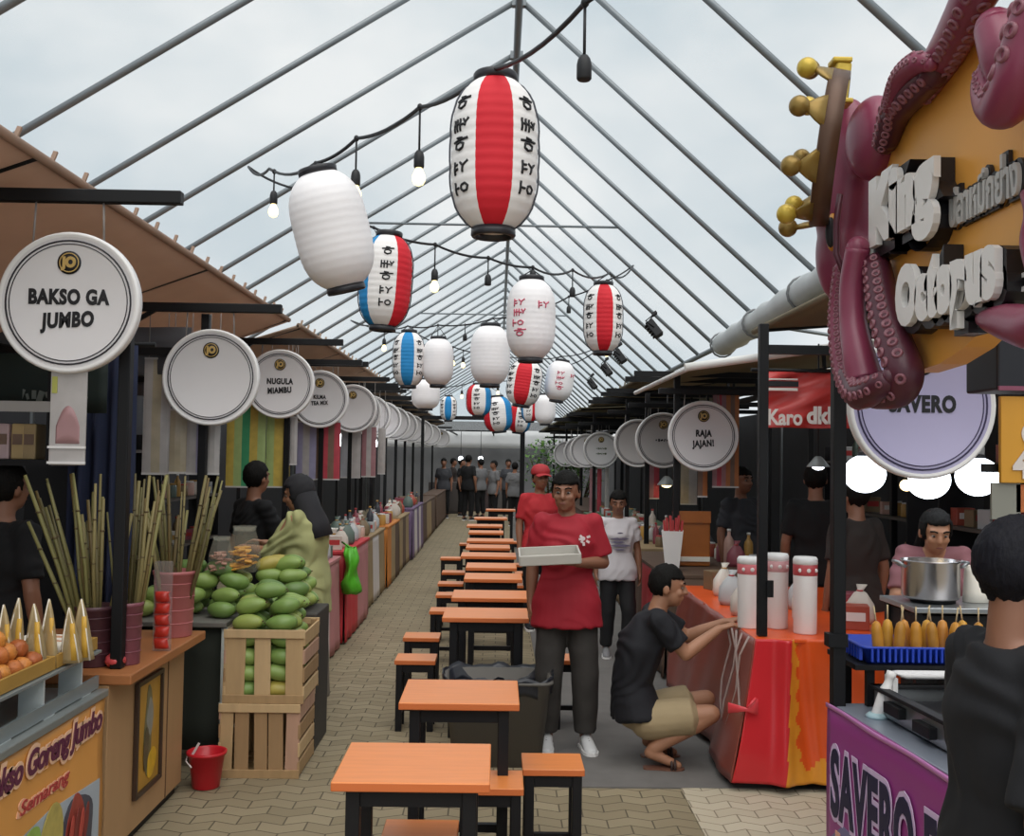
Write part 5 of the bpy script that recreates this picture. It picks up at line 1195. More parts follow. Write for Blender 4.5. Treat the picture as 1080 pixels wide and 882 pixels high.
# ---------------------------------------------------------------- purple counter
PU = mat('banner_purple', '#9a3f85', .4, var=.08, vscale=3)
A = PZ(877, 742, .80); B = PZ(1003, 818, .80); d = Vector((B.x - A.x, B.y - A.y, 0)).normalized(); nrm = Vector((d.y, -d.x, 0))
if nrm.x > 0: nrm = -nrm
L = (B - A).length + .34; inw = -nrm
t = thing('purple_counter', 'stall counter fronted by a purple banner with big navy letters', 'counter', (A.x, A.y, 0))
cen = A + d * (L / 2) + inw * .36; R = Matrix((d, inw, Vector((0, 0, 1)))).transposed()
mb = MB(); mb.box((cen.x, cen.y, .385), (L, .70, .77), R); obj('body', mb, DARK, t)
mb = MB(); mb.box((cen.x, cen.y, .785), (L, .72, .03), R, bev=.004); obj('worktop', mb, mat('worktop_grey', '#8d93a0', .3, .3), t)
mb = MB(); mb.sheet(lambda u, v: A + d * (L * u) + nrm * (.012 + .004 * math.sin(5 * u + 3 * v)) + Vector((0, 0, -.78 + .782 * v)), 30, 10, th=-.004)
bo = obj('banner', mb, PU, t)
mb = MB(); mb.sheet(lambda u, v: A + d * (L * u) + nrm * .018 + Vector((0, 0, .003 * math.sin(14 * u) - .012 + .016 * v)), 30, 2, th=-.006); obj('banner_hem', mb, mat('banner_hem', '#c07ab2', .4), t)
rt = d                                                            # reads from far to near, seen from the aisle
def pu(mb, m, u, z, o, nm): mb.xf(face(A + d * u + nrm * o + Vector((0, 0, z - A.z)), rt, (0, 0, 1))); return obj(nm, mb, m, bo)
q = fit(text('SAVERO FOOD', .1, .003, .0085, 1, space=1.1), 1.28, .30); pu(q, mat('lettering_lilac', '#d9bfe0', .5), .68, .52, .020, 'lettering_outline')
q = fit(text('SAVERO FOOD', .1, .003, .0035, 1, space=1.1), 1.25, .262); pu(q, mat('lettering_navy', '#1f1c3f', .5), .68, .52, .0235, 'lettering')
q = MB(); q.prism([(-.3, -.1), (.6, -.1), (.6, .1), (-.2, .14), (-.33, .05)], .002); pu(q, mat('banner_bluegrey', '#77739a', .5), .36, .24, .0195, 'print_patch')
q = fit(text('Takoyaki', .1, .003, .004, 1), .42, .09) if False else MB().merge(fit(text('ll lI il', .1, .003, .004, 1), .20, .09)); pu(q, mat('lettering_peach', '#e0a894', .5), .2, .30, .0225, 'small_lettering')
# extend the counter toward the camera behind the near person
C2 = B + d * .9
# things on it
p = PZ(917, 757, .80) + inw * .03
t = thing('white_bottle', 'small white squeeze bottle leaning on the purple counter corner', 'bottle', p)
mb = MB(); ax = Vector((.055, 0, .165)); fx = frame(ax); Rb = Matrix(fx).transposed(); mb.lathe([(0, 0), (.022, 0), (.024, .004), (.024, .10), (.016, .125), (.014, .15), (.018, .155), (.018, .175), (0, .178)], 18, p + Vector((0, 0, .004)), 0, Rb); obj('body', mb, WHITE, t)
mb = MB(); mb.lathe([(0, 0), (.04, 0), (.042, .008), (.03, .018), (0, .02)], 18, p); obj('dish', mb, mat('pale_teal', '#a9c5cb', .3), t)
# steel griddle box
t = thing('griddle', 'black and steel griddle box on the purple counter, in front of the trays', 'griddle', cen)
def W(u, v, z): return A + d * u + inw * v + Vector((0, 0, z - A.z))
mb = MB()
def bx(u0, u1, v0, v1, z0, z1, mi=0): 
    c_ = W((u0 + u1) / 2, (v0 + v1) / 2, (z0 + z1) / 2); mb.box(c_, (u1 - u0, v1 - v0, z1 - z0), R, mi, .003)
bx(.16, L - .02, .10, .66, .81, .83); bx(.16, L - .02, .10, .115, .81, .90); bx(.16, .175, .10, .66, .81, .90); bx(.16, L - .02, .645, .66, .81, .90); obj('steel_box', mb, STEEL, t)
mb = MB(); bx(.15, L - .01, .085, .125, .895, .91); bx(.15, .19, .085, .68, .895, .91); bx(.2, L - .04, .13, .63, .84, .855); obj('black_rim', mb, DARK, t)
mb = MB(); bx(.3, .42, .07, .10, .84, .88); obj('handle', mb, BLACK, t); mb = MB(); bx(.52, .64, .07, .10, .83, .87); obj('handle', mb, BLACK, t)
BRW = mat('grill_brown', '#7d4a28', .5, var=.4, vscale=30); SHL = mat('grill_pale', '#cfc3a8', .5, var=.3, vscale=25)
def pan(u, v, label, m, nn, seed):
    c_ = W(u, v, .856); t = thing('food_pan', label, 'pan', c_)
    mb = MB(); mb.lathe([(0, 0), (.12, 0), (.15, .028), (.156, .03), (.154, .034), (.146, .032), (.117, .006), (0, .006)], 30, c_); obj('pan', mb, BLACK, t)
    r_ = random.Random(seed); o0 = None
    for k in range(nn):
        q = r_.uniform(0, 2 * PI); rr_ = .105 * math.sqrt(r_.random()); pos = c_ + Vector((rr_ * math.cos(q), rr_ * math.sin(q), .026 + .02 * (k % 2)))
        if o0 is None: o = o0 = obj('grilled_piece', lump(.024, seed + 3), m); tag(o, 'small grilled piece lying in the %s' % label.split(' on ')[0], 'snack', 'grilled pieces in the %s' % label.split(' on ')[0])
        else: o = o0.copy(); C.objects.link(o)
        o.location = pos; o.rotation_euler = (r_.uniform(0, 6), r_.uniform(0, 6), 0); o.scale = (r_.uniform(.8, 1.2), r_.uniform(.8, 1.2), .8)
pan(.36, .46, 'black pan of brown grilled bits on the griddle', BRW, 18, 31)
pan(.62, .34, 'black pan of pale grilled bits on the griddle', SHL, 14, 32)
# blue trays of battered sausages on sticks, on a rack behind the griddle
zr = .965; T0 = P(916, 712, 3.95); T1 = P(1046, 712, 3.95)
t = thing('tray_rack', 'black rack behind the griddle holding the blue tray', 'rack', ((T0.x + T1.x) / 2, 4.12, 0))
mb = MB()
for xx in (T0.x + .03, T1.x + .1):
    for yy in (4.02, 4.28): mb.box((xx, yy, zr / 2), (.03, .03, zr))
mb.box(((T0.x + T1.x) / 2 + .04, 4.15, zr - .01), (T1.x - T0.x + .16, .34, .02)); obj('frame', mb, BLACK, t)
t = thing('blue_tray', 'bright blue plastic tray of battered sausages on sticks', 'tray', ((T0.x + T1.x) / 2, 4.12, zr))
xc = (T0.x + T1.x) / 2 + .03; wd = T1.x - T0.x + .06
mb = MB(); rrloft(mb, [(wd - .05, .24, .02, zr), (wd, .28, .03, zr + .06), (wd + .015, .295, .03, zr + .06), (wd + .015, .295, .03, zr + .068), (wd - .012, .27, .03, zr + .068), (wd - .06, .23, .02, zr + .008)], xc, 4.14, caps=(True, True))
for k in range(22): mb.box((xc - wd / 2 + .03 + (wd - .06) * k / 21, 3.995, zr + .036), (.008, .012, .05))
for k in range(8): mb.box((xc - wd / 2 - .002, 4.03 + .03 * k, zr + .036), (.012, .008, .05))
obj('tray', mb, mat('tray_blue', '#1f3fae', .4), t)
t = thing('foil_tray', 'white paper tray with sauce in front of the blue tray', 'tray', (xc, 3.86, .80))
mb = MB(); rrloft(mb, [(.36, .08, .02, .935), (.40, .10, .03, .95), (.39, .09, .03, .95), (.35, .07, .02, .938)], xc + .02, 3.92, caps=(True, True)); mb.box((xc - .2, 3.9, .87), (.02, .08, .14)); mb.box((xc + .1, 3.9, .87), (.02, .08, .14)); obj('tray', mb, WHITE, t)
COR = [mat('corn_batter%d' % k, c_, .42, var=.25, vscale=14) for k, c_ in enumerate(['#c98a2a', '#d29a35', '#b9802a', '#cf8f3f'])]
c0_ = None
for k, px in enumerate([927, 936, 947, 956, 966, 975, 985, 994, 1005, 1018, 1032]):
    pos = P(px, 690, 4.12 + .05 * (k % 2)); z0 = zr + .012
    t = thing('corn_dog', 'battered yellow sausage on a stick standing in the blue tray', 'corn dog', (pos.x, pos.y, z0), 'battered sausages in the blue tray')
    lean = Vector(((k % 3 - 1) * .012, 0, .135)); b_ = Vector((pos.x, pos.y, z0))
    mb = MB(); ax = frame(lean); mb.lathe([(0, 0), (.014, .0), (.021, .012), (.0225, .05), (.022, .1), (.016, .128), (.006, .137), (0, .138)], 14, b_, 0, Matrix(ax).transposed()); obj('batter', mb, COR[k % 4], t)
    mb = MB(); mb.tube([b_ + lean, b_ + lean * 1.45 + Vector((.004 * (k % 3 - 1), 0, 0))], .0035, 6); obj('stick', mb, mat('stick_wood', '#cbb48a', .6), t)
# stove stand with the steel pot
S0 = P(972, 641, 4.55); sx = P(1018, 641, 4.55).x
t = thing('stove_stand', 'steel-edged stove stand behind the sausages, carrying the pot', 'stand', (sx, 4.7, 0))
mb = MB(); mb.box((sx, 4.75, S0.z - .012), (.46, .42, .024), bev=.003); obj('shelf_top', mb, STEEL, t)
mb = MB()
for xx in (-.2, .2):
    for yy in (4.58, 4.92): mb.box((sx + xx, yy, (S0.z - .02) / 2), (.03, .03, S0.z - .02))
mb.box((sx, 4.75, S0.z - .12), (.4, .34, .16)); obj('stove_body', mb, DARK, t)
mb = MB(); mb.lathe([(.07, 0), (.1, .0), (.1, .018), (.07, .018), (.07, 0)], 24, (sx - .06, 4.75, S0.z)); obj('burner', mb, BLACK, t)
pc = Vector((sx - .07, 4.75, S0.z + .018)); pr, ph = .128, .175
t = thing('cooking_pot', 'wide shiny steel pot on the stove stand', 'pot', pc)
mb = MB(); mb.lathe([(0, 0), (pr * .95, 0), (pr, .012), (pr, ph - .01), (pr * 1.04, ph - .006), (pr * 1.04, ph), (pr * .97, ph), (pr * .96, .015), (0, .015)], 36, pc); obj('body', mb, mat('pot_steel', '#b9b4b4', .22, .9), t)
for s_ in (-1, 1):
    mb = MB(); mb.tube([pc + Vector((s_ * pr, -.035, ph - .03)), pc + Vector((s_ * (pr + .035), -.03, ph - .01)), pc + Vector((s_ * (pr + .035), .03, ph - .01)), pc + Vector((s_ * pr, .035, ph - .03))], .008, 8); obj('handle', mb, STEEL, t)
q = P(1050, 615, 4.6); t = thing('white_sack', 'white paper sack leaning beside the pot', 'sack', (q.x, 4.75, S0.z))
mb = MB(); mb.loft([((q.x - .02, 4.75, S0.z + .002), .06, .05, (1, 0, 0), (0, 0, 1)), ((q.x - .02, 4.75, S0.z + .05), .055, .05, (1, 0, 0), (0, 0, 1)), ((q.x - .04, 4.75, S0.z + .14), .03, .035, (1, 0, 0), (0, 0, 1)), ((q.x - .05, 4.75, S0.z + .17), .02, .02, (1, 0, 0), (0, 0, 1))], 14); obj('sack', mb, mat('paper_white'), t)
# orange side sign with big white figure, and the dark box above it
a, b = P(1054, 418, 3.5), P(1100, 510, 3.5)
t = thing('menu_board', 'orange-yellow price board with a white figure at the right edge of the picture', 'menu board', (a.x, 3.5, b.z))
mb = MB(); mb.box(((a.x + b.x) / 2, 3.5, (a.z + b.z) / 2), (b.x - a.x, .02, a.z - b.z), bev=.003); bo = obj('board', mb, mat('board_amber', '#d79a2f', .45, var=.08, vscale=5), t)
q = text('4K', .13, .004, .006, .9); q.xf(face((a.x + .110, 3.488, b.z + .06), (1, 0, 0), (0, 0, 1))); obj('lettering', q, mat('lettering_white'), bo)
m_ = MB(); m_.prism(blob(.045, 26, .02, 2), .003); m_.xf(face((a.x + .115, 3.489, b.z + .17), (1, 0, 0), (0, 0, 1))); obj('round_badge', m_, mat('lettering_white'), bo)
m_ = MB(); m_.prism(blob(.026, 22, .12, 5), .003); m_.xf(face((a.x + .118, 3.485, b.z + .17), (1, 0, 0), (0, 0, 1))); obj('badge_print', m_, mat('badge_blue', '#38407c', .5), bo)
z0 = P(1060, 548, 3.5).z
mb = MB(); mb.box(((a.x + b.x) / 2 - .05, 3.51, (b.z + z0) / 2), (.10, .012, b.z - z0)); obj('lower_sheet', mb, mat('sheet_grey', '#8b8a80', .5), t)
mb = MB(); mb.box((b.x - .05, 3.51, (b.z + z0) / 2 + .01), (.08, .012, b.z - z0 - .03)); obj('photo_strip', mb, mat('photo_orange', '#b96a3a', .5, var=.4, vscale=20), t)
q0, q1 = P(1049, 355, 3.5), P(1110, 414, 3.5)
t2 = thing('speaker_box', 'dark blue-black box fixed above the orange price board', 'box', (q0.x, 3.55, q1.z))
mb = MB(); mb.box(((q0.x + q1.x) / 2, 3.6, (q0.z + q1.z) / 2), (q1.x - q0.x, .24, q0.z - q1.z - .01), bev=.008); obj('box', mb, mat('blueblack', '#14151f', .5), t2)
mb = MB(); mb.box(((q0.x + q1.x) / 2, 3.474, q1.z + .01), (q1.x - q0.x, .01, .015)); obj('pink_edge', mb, mat('edge_pink', '#8b4a62', .5), t2)
mb = MB(); px_ = b.x + .01; mb.box((px_, 3.54, 1.25), (.05, .05, 2.5)); mb.box((px_ - .1, 3.54, b.z + .05), (.2, .03, .03)); mb.box((px_, 3.73, 2.44), (.05, .42, .04)); obj('post', mb, BLACK, t)
# ---------------------------------------------------------------- farther counters on the right
cloth_counter(8.15, 10.2, 1.36, 1.05, .82, 'counter with a dark brown cloth behind the crouching person, past the red-draped stall', [CL['brown'], CL['red'], CL['brown']], 1)
cloth_counter(10.5, 13.0, 1.5, .9, .82, 'counter with a tan cloth behind the white-shirted child', [CL['tan'], CL['white'], CL['tan']], 1)
cloth_counter(13.3, 17.5, 1.5, .9, .82, 'long counter with a dull green cloth far along the right', [CL['green'], CL['tan']], 1)
cloth_counter(18, 24.0, 1.5, .7, .82, 'long dark counter near the far right end', [CL['brown'], CL['tan']], 1)
goods(8.75, 10.1, 1.95, 2.35, .835, 6, 2, 'the brown cloth counter on the right', 41)
goods(10.6, 12.9, 1.6, 2.3, .835, 7, 3, 'the tan cloth counter behind the child', 42)
goods(13.4, 17.4, 1.6, 2.2, .835, 9, 2, 'the dull green cloth counter', 43)
# orange display and white fry box on the brown counter
q = P(688, 560, 8.6)
t = thing('fries_box', 'white paper cup with red strips standing near the thin black post', 'paper cup', (1.43, 8.45, .835))
mb = MB(); mb.lathe([(.075, 0), (.125, .33), (.118, .33), (.07, .01)], 4, (1.45, 8.45, .835), a0=.6, sm=False); obj('cup', mb, WHITE, t)
mb = MB()
for k in range(7): mb.box((1.385 + .022 * k, 8.43 + .02 * (k % 2), 1.15 + .02 * (k % 3)), (.018, .02, .2), Matrix.Rotation(.1 * (k - 3) / 3, 3, 'Y'))
obj('red_strips', mb, LIDS, t)
t = thing('snack_display', 'orange and amber snack display box behind the thin black post', 'display', (1.70, 8.9, .835))
mb = MB(); mb.box((1.70, 8.95, 1.04), (.27, .3, .40), bev=.01); mb.box((1.70, 8.79, 1.26), (.27, .02, .1)); obj('box', mb, mat('amber_box', '#a8622a', .4, var=.25, vscale=5), t)
mb = MB(); mb.box((1.70, 8.79, .9), (.26, .012, .04)); obj('pale_edge', mb, mat('paper_white'), t)
# ================================================================== octopus signboard
OX = 1.42
def O(px, py, off=0.): return PX(px, py, OX - off)
OCT = mat('octopus_maroon', '#853850', .34, var=.18, vscale=5); OCD = mat('octopus_underside', '#4f202e', .4, var=.25, vscale=12); SUC = mat('sucker_rim', '#8a5560', .35)
AMB = mat('board_orange', '#eaa54a', .42, var=.08, vscale=3)
t = thing('octopus_signboard', 'big orange signboard wrapped in maroon octopus tentacles, with a gold crown and white lettering', 'signboard', O(985, 240))
poly = [(917, 178), (926, 160), (960, 120), (1000, 74), (1048, 24), (1100, -32), (1150, -85), (1175, 60), (1165, 250), (1120, 296), (1075, 318), (1040, 343), (1018, 366), (990, 384), (962, 393), (954, 388), (946, 345), (934, 280)]
yz = [O(*p) for p in poly]
M = Matrix(((0, 0, -1, OX), (-1, 0, 0, 0), (0, 1, 0, 0), (0, 0, 0, 1)))          # local x -> -Y, y -> Z, z -> -X
pl = [(-v.y, v.z) for v in yz]
mb = MB(); mb.prism(pl[::-1] if sum(pl[i][0] * pl[(i + 1) % len(pl)][1] - pl[(i + 1) % len(pl)][0] * pl[i][1] for i in range(len(pl))) < 0 else pl, .02, M @ Matrix.Translation((0, 0, -.02)))
mb.prism(pl[::-1] if sum(pl[i][0] * pl[(i + 1) % len(pl)][1] - pl[(i + 1) % len(pl)][0] * pl[i][1] for i in range(len(pl))) < 0 else pl, .07, M @ Matrix.Translation((0, 0, -.09)))
bo = obj('board', mb, AMB, t)
def oct_text(s, px0, px1, pyc, hpx, matf, matb, depth, bold, sx=1., name='lettering', backbold=.02, shear=0.):
    of = .088 if depth > .015 else .02; a, b = O(px0, pyc, of), O(px1, pyc, of); wd = a.y - b.y; yc = (a.y + b.y) / 2; ctr = O(525 + (OX - of) * F / yc, pyc, of); h = hpx * yc / F
    q = fit(text(s, .1, depth, bold, sx, shear), wd, h); q2 = fit(text(s, .1, .062 if depth > .015 else .012, bold + backbold, sx, shear), wd * 1.05, h * 1.12)
    Mx = lambda o: face((OX - o, yc, ctr.z), (0, -1, 0), (0, 0, 1))
    q2.xf(Mx(.002)); obj(name + '_backing', q2, matb, bo)
    q.xf(Mx(.066 if depth > .015 else .015)); obj(name, q, matf, bo)
LW = mat('lettering_cream', '#e4e0dc', .35); LK = mat('lettering_black', '#1a181c', .4)
oct_text('King', 916, 985, 216, 100, LW, LK, .022, .008)
oct_text('Octopus', 944, 1050, 305, 92, LW, LK, .022, .008, backbold=.012)
try: oct_text('ปลาหมึกย่าง', 1003, 1076, 198, 50, mat('lettering_silver', '#b9b6b2', .4), LK, .012, .003, 1., 'thai_lettering', .012)
except Exception as e: print('thai', e)
oct_text('MO', 1046, 1095, 300, 20, LW, LK, .01, .006, 1., 'small_lettering', .02)
def tentacle(pts, rs, name, suck=None, tip=False, parent=None, m=None, ns=14, sw=.5):
    """pts: (px, py, offset toward the aisle); rs in px"""
    W = [O(*p) for p in pts]; R_ = [r * O(p[0], p[1], p[2]).y / F for p, r in zip(pts, rs)]
    path = []; rad = []
    for i in range(len(W) - 1):                                        # smooth the run
        p0, p1, p2, p3 = W[max(0, i - 1)], W[i], W[i + 1], W[min(len(W) - 1, i + 2)]
        for k in range(6):
            u = k / 6; path.append(.5 * ((2 * p1) + (p2 - p0) * u + (2 * p0 - 5 * p1 + 4 * p2 - p3) * u * u + (3 * p1 - p0 - 3 * p2 + p3) * u ** 3)); rad.append(R_[i] + (R_[i + 1] - R_[i]) * u)
    path.append(W[-1]); rad.append(R_[-1])
    mb = MB(); mb.tube(path, rad, 18); mb.ell(path[-1], (rad[-1],) * 3, None, 12, 8); mb.ell(path[0], (rad[0],) * 3, None, 12, 8)
    to = obj(name, mb, m or OCT, t)
    if suck:
        sd = Vector(suck).normalized(); sm = MB(); n = max(3, int(len(path) * ns / 14))
        ln = [0]
        for i in range(1, len(path)): ln.append(ln[-1] + (path[i] - path[i - 1]).length)
        d_ = .0; i = 0
        while d_ < ln[-1]:
            while i < len(ln) - 2 and ln[i + 1] < d_: i += 1
            u = (d_ - ln[i]) / max(1e-6, ln[i + 1] - ln[i]); c_ = path[i].lerp(path[i + 1], u); r_ = rad[i] + (rad[i + 1] - rad[i]) * u; tg = (path[i + 1] - path[i]).normalized()
            s_ = (sd - tg * sd.dot(tg)).normalized(); b_ = tg.cross(s_)
            for sg in (-1, 1):
                nv = (s_ + b_ * sg * sw).normalized(); ce = c_ + nv * r_ * .97; x, y, z = frame(nv); rr_ = r_ * .30
                sm.lathe([(rr_ * .35, 0), (rr_ * .45, r_ * .02), (rr_ * .75, r_ * .14), (rr_, r_ * .10), (rr_ * 1.1, -.01)], 10, ce, lambda i_, k_: 1 if i_ < 1 else 0, Matrix((x, y, z)).transposed())
            d_ += r_ * .78
        obj('suckers', sm, [SUC, OCD], to)
    return to
# body
hc = O(893, 198, .03); mb = MB(); mb.ell(hc, (.13, .125, .36), Matrix.Rotation(.08, 3, 'X'), 28, 20); hb = MB(); hb.ell(O(922, 146, .02), (.10, .15, .16), None, 20, 14); mb.merge(hb); hb = MB(); hb.ell(O(887, 268, .05), (.10, .11, .20), None, 20, 14); mb.merge(hb)
mb = remesh(mb, .016, 6); obj('head', mb, OCT, t)
e = MB(); ec = O(878, 245, .135); e.ell(ec, (.025, .035, .075), None, 14, 10); eo = obj('eye', e, mat('eye_amber', '#c9862f', .25), t); e = MB(); e.ell(ec + Vector((-.014, -.02, -.005)), (.02, .022, .06), None, 12, 8); obj('pupil', e, INK, eo)
e = MB(); e.tube([O(886, 205, .165), O(882, 235, .175), O(882, 268, .165), O(890, 288, .15)], .012, 8); obj('eyelid', e, OCD, t)
tentacle([(934, 150, .04), (945, 118, .05), (960, 98, .06), (985, 75, .06)], [13, 17, 20, 18], 'tentacle', (-.7, -.5, -.2), m=OCD)
tentacle([(938, 112, .10), (950, 82, .12), (968, 66, .12), (982, 68, .1)], [8, 11, 12, 8], 'tentacle', (-.5, -.9, .2))
tentacle([(975, 92, .03), (1000, 52, .05), (1016, 22, .08), (1032, -10, .10), (1060, -40, .08)], [17, 21, 23, 24, 22], 'tentacle', (-.3, -.5, -.6))
tentacle([(1110, -30, .1), (1092, 30, .12), (1078, 80, .13), (1058, 112, .13), (1042, 104, .13), (1038, 82, .12), (1048, 66, .10)], [26, 30, 30, 25, 17, 12, 8], 'tentacle', (-.4, -.2, .9))
tentacle([(1050, 30, .10), (1060, 60, .10), (1068, 95, .08)], [22, 26, 22], 'tentacle')
tentacle([(905, 262, .12), (899, 300, .13), (900, 340, .13), (906, 375, .13), (912, 402, .12)], [13, 13, 14, 17, 20], 'tentacle')
tentacle([(925, 280, .06), (932, 320, .07), (943, 360, .08), (954, 392, .08), (948, 412, .08), (925, 418, .1)], [14, 17, 19, 20, 18, 14], 'tentacle', (-.8, -.5, .1), m=OCD)
tentacle([(888, 285, .10), (884, 330, .11), (887, 372, .12), (896, 405, .12), (906, 420, .12)], [9, 10, 11, 13, 13], 'tentacle', (-.8, -.5, 0))
tentacle([(896, 398, .14), (908, 415, .15), (926, 408, .15), (938, 398, .13)], [14, 17, 15, 10], 'tentacle', (-.8, -.6, .2), m=OCD)
tentacle([(1040, 336, .03), (1064, 340, .06), (1095, 345, .08), (1130, 330, .08)], [11, 20, 26, 26], 'tentacle')
tentacle([(1082, 205, .03), (1092, 225, .05), (1090, 255, .05), (1098, 290, .05)], [6, 12, 14, 14], 'tentacle')
# crown
GLD = mat('crown_gold', '#8f743a', .35, .45, var=.25, vscale=8); GLY = mat('crown_bright', '#c9ab42', .35, .3)
cc = O(880, 158, .14); ax = Vector((-.95, .3, .14)).normalized(); x, y, z = frame(ax); Rc = Matrix((x, y, z)).transposed()
mb = MB(); mb.lathe([(.27, -.02), (.29, -.02), (.30, .05), (.28, .055), (.265, .05), (.27, -.02)], 40, cc, 0, Rc); co = obj('crown', mb, mat('crown_brown', '#5a4030', .4, .3), t)
for k in range(9):
    q = 2 * PI * k / 9 + .2; base = cc + Rc @ Vector((.285 * math.cos(q), .285 * math.sin(q), .04)); tipv = cc + Rc @ Vector((.31 * math.cos(q), .31 * math.sin(q), .115))
    rd = (Rc @ Vector((math.cos(q), math.sin(q), 0))); tg = Rc @ Vector((-math.sin(q), math.cos(q), 0))
    mb = MB(); mb.loft([(base, .07, .014, tg, ax), (base.lerp(tipv, .5), .045, .013, tg, ax), (tipv, .012, .010, tg, ax)], 12); sp = obj('crown_point', mb, GLD, co) if False else obj('crown_point', mb, GLD, co)
    mb = MB(); mb.ell(tipv + ax * .02, (.038, .038, .038), None, 16, 10); obj('crown_ball', mb, GLY if k % 2 else GLD, co)
mb = MB(); f0 = O(886, 90, .12); mb.box(f0, (.06, .06, .17), Matrix.Rotation(.12, 3, 'Y'), bev=.01); mb.box(f0 + Vector((0, 0, .09)), (.075, .075, .02), bev=.006); mb.box(f0 + Vector((0, 0, -.07)), (.08, .08, .02), bev=.006); mb.bar(f0 + Vector((0, 0, -.05)), cc + Rc @ Vector((0, 0, 0)) + Vector((0, 0, .26)), .04, .04); obj('crown_block', mb, GLY, co)
# mounting bars behind the board
mb = MB(); mb.box((OX + .12, 3.25, 2.42), (.05, 1.5, .05)); mb.box((OX + .02, 4.0, 2.42), (.26, .06, .05)); mb.box((OX + .12, 2.5, 1.25), (.05, .05, 2.5)); mb.box((OX + .1, 3.3, 2.6), (.04, .04, .4))
mb.box((OX + .095, 3.3, 2.62), (.06, .5, .05)); obj('mount_bar', mb, BLACK, t)
# ================================================================== people
SKIN = mat('skin_tan', '#a8785c', .5, var=.06, vscale=12); SKIND = mat('skin_brown', '#8a5f49', .5, var=.06, vscale=12)
HAIR = mat('hair_black', '#0f0d0b', .75, var=.4, vscale=90, bump=.6, spec=.2, stretch=(1, 1, .25))
EYEW = mat('eye_white', '#8f867e', .4)
def hand_vol(mb, wr, d, nrm, side, curl=.35, sc_=1.0, spread=.0):
    """palm, four fingers of different length and a thumb; d: forearm->fingers, nrm: back of the hand, side: toward the thumb"""
    d = Vector(d).normalized(); s = Vector(side); s = (s - d * s.dot(d)).normalized(); n = s.cross(d).normalized()
    if n.dot(Vector(nrm)) < 0: n = -n
    k = sc_; kn = wr + d * .085 * k
    mb.loft([(wr - d * .01 * k, .026 * k, .019 * k, s, d), (wr + d * .03 * k, .036 * k, .017 * k, s, d), (kn, .040 * k, .014 * k, s, d)], 14)
    for i, (o, L) in enumerate(((.029, .066), (.0105, .074), (-.0085, .069), (-.027, .054))):
        b = kn + s * o * k - d * .008 * k; a1 = curl * (.8 + .15 * i); a2 = a1 + curl * 1.2
        d1 = (d * math.cos(a1) - n * math.sin(a1) + s * o * spread).normalized(); d2 = (d * math.cos(a2) - n * math.sin(a2)).normalized()
        m = b + d1 * L * .55 * k; e = m + d2 * L * .5 * k
        mb.cone(b, m, .0088 * k, .0078 * k, 9); mb.cone(m, e, .0078 * k, .0062 * k, 9)
    tb = wr + s * .026 * k + d * .022 * k; t1 = (d * .65 + s * .6 - n * .35 * (.5 + curl)).normalized(); t2 = (d * .9 + s * .15 - n * .4 * curl).normalized()
    tm = tb + t1 * .042 * k; mb.cone(tb, tm, .0125 * k, .0095 * k, 10); mb.cone(tm, tm + t2 * .032 * k, .0095 * k, .0072 * k, 10)
def head_vol(mb, Mh):
    R = Mh.to_3x3(); T = lambda *p: Mh @ Vector(p)
    mb.ell(T(0, .008, .022), (.076, .094, .095), R, 22, 16)
    mb.ell(T(0, -.028, -.045), (.060, .064, .068), R, 18, 12)
    mb.ell(T(0, -.062, -.083), (.028, .024, .024), R, 12, 8)
    for s in (-1, 1):
        mb.ell(T(s * .036, -.066, -.024), (.026, .022, .022), R, 12, 8)      # cheeks
        mb.ell(T(s * .079, .012, -.012), (.011, .021, .032), R, 12, 8)       # ears
        mb.cone(T(s * .012, -.087, .030), T(s * .048, -.076, .030), .011, .009, 8)   # brow
    mb.cone(T(0, -.088, .018), T(0, -.108, -.020), .010, .015, 10)
    for s in (-1, 1): mb.ell(T(s * .012, -.097, -.024), (.010, .011, .009), R, 8, 6)
    mb.ell(T(0, -.090, -.052), (.024, .010, .008), R, 12, 6); mb.ell(T(0, -.086, -.064), (.021, .011, .009), R, 12, 6)
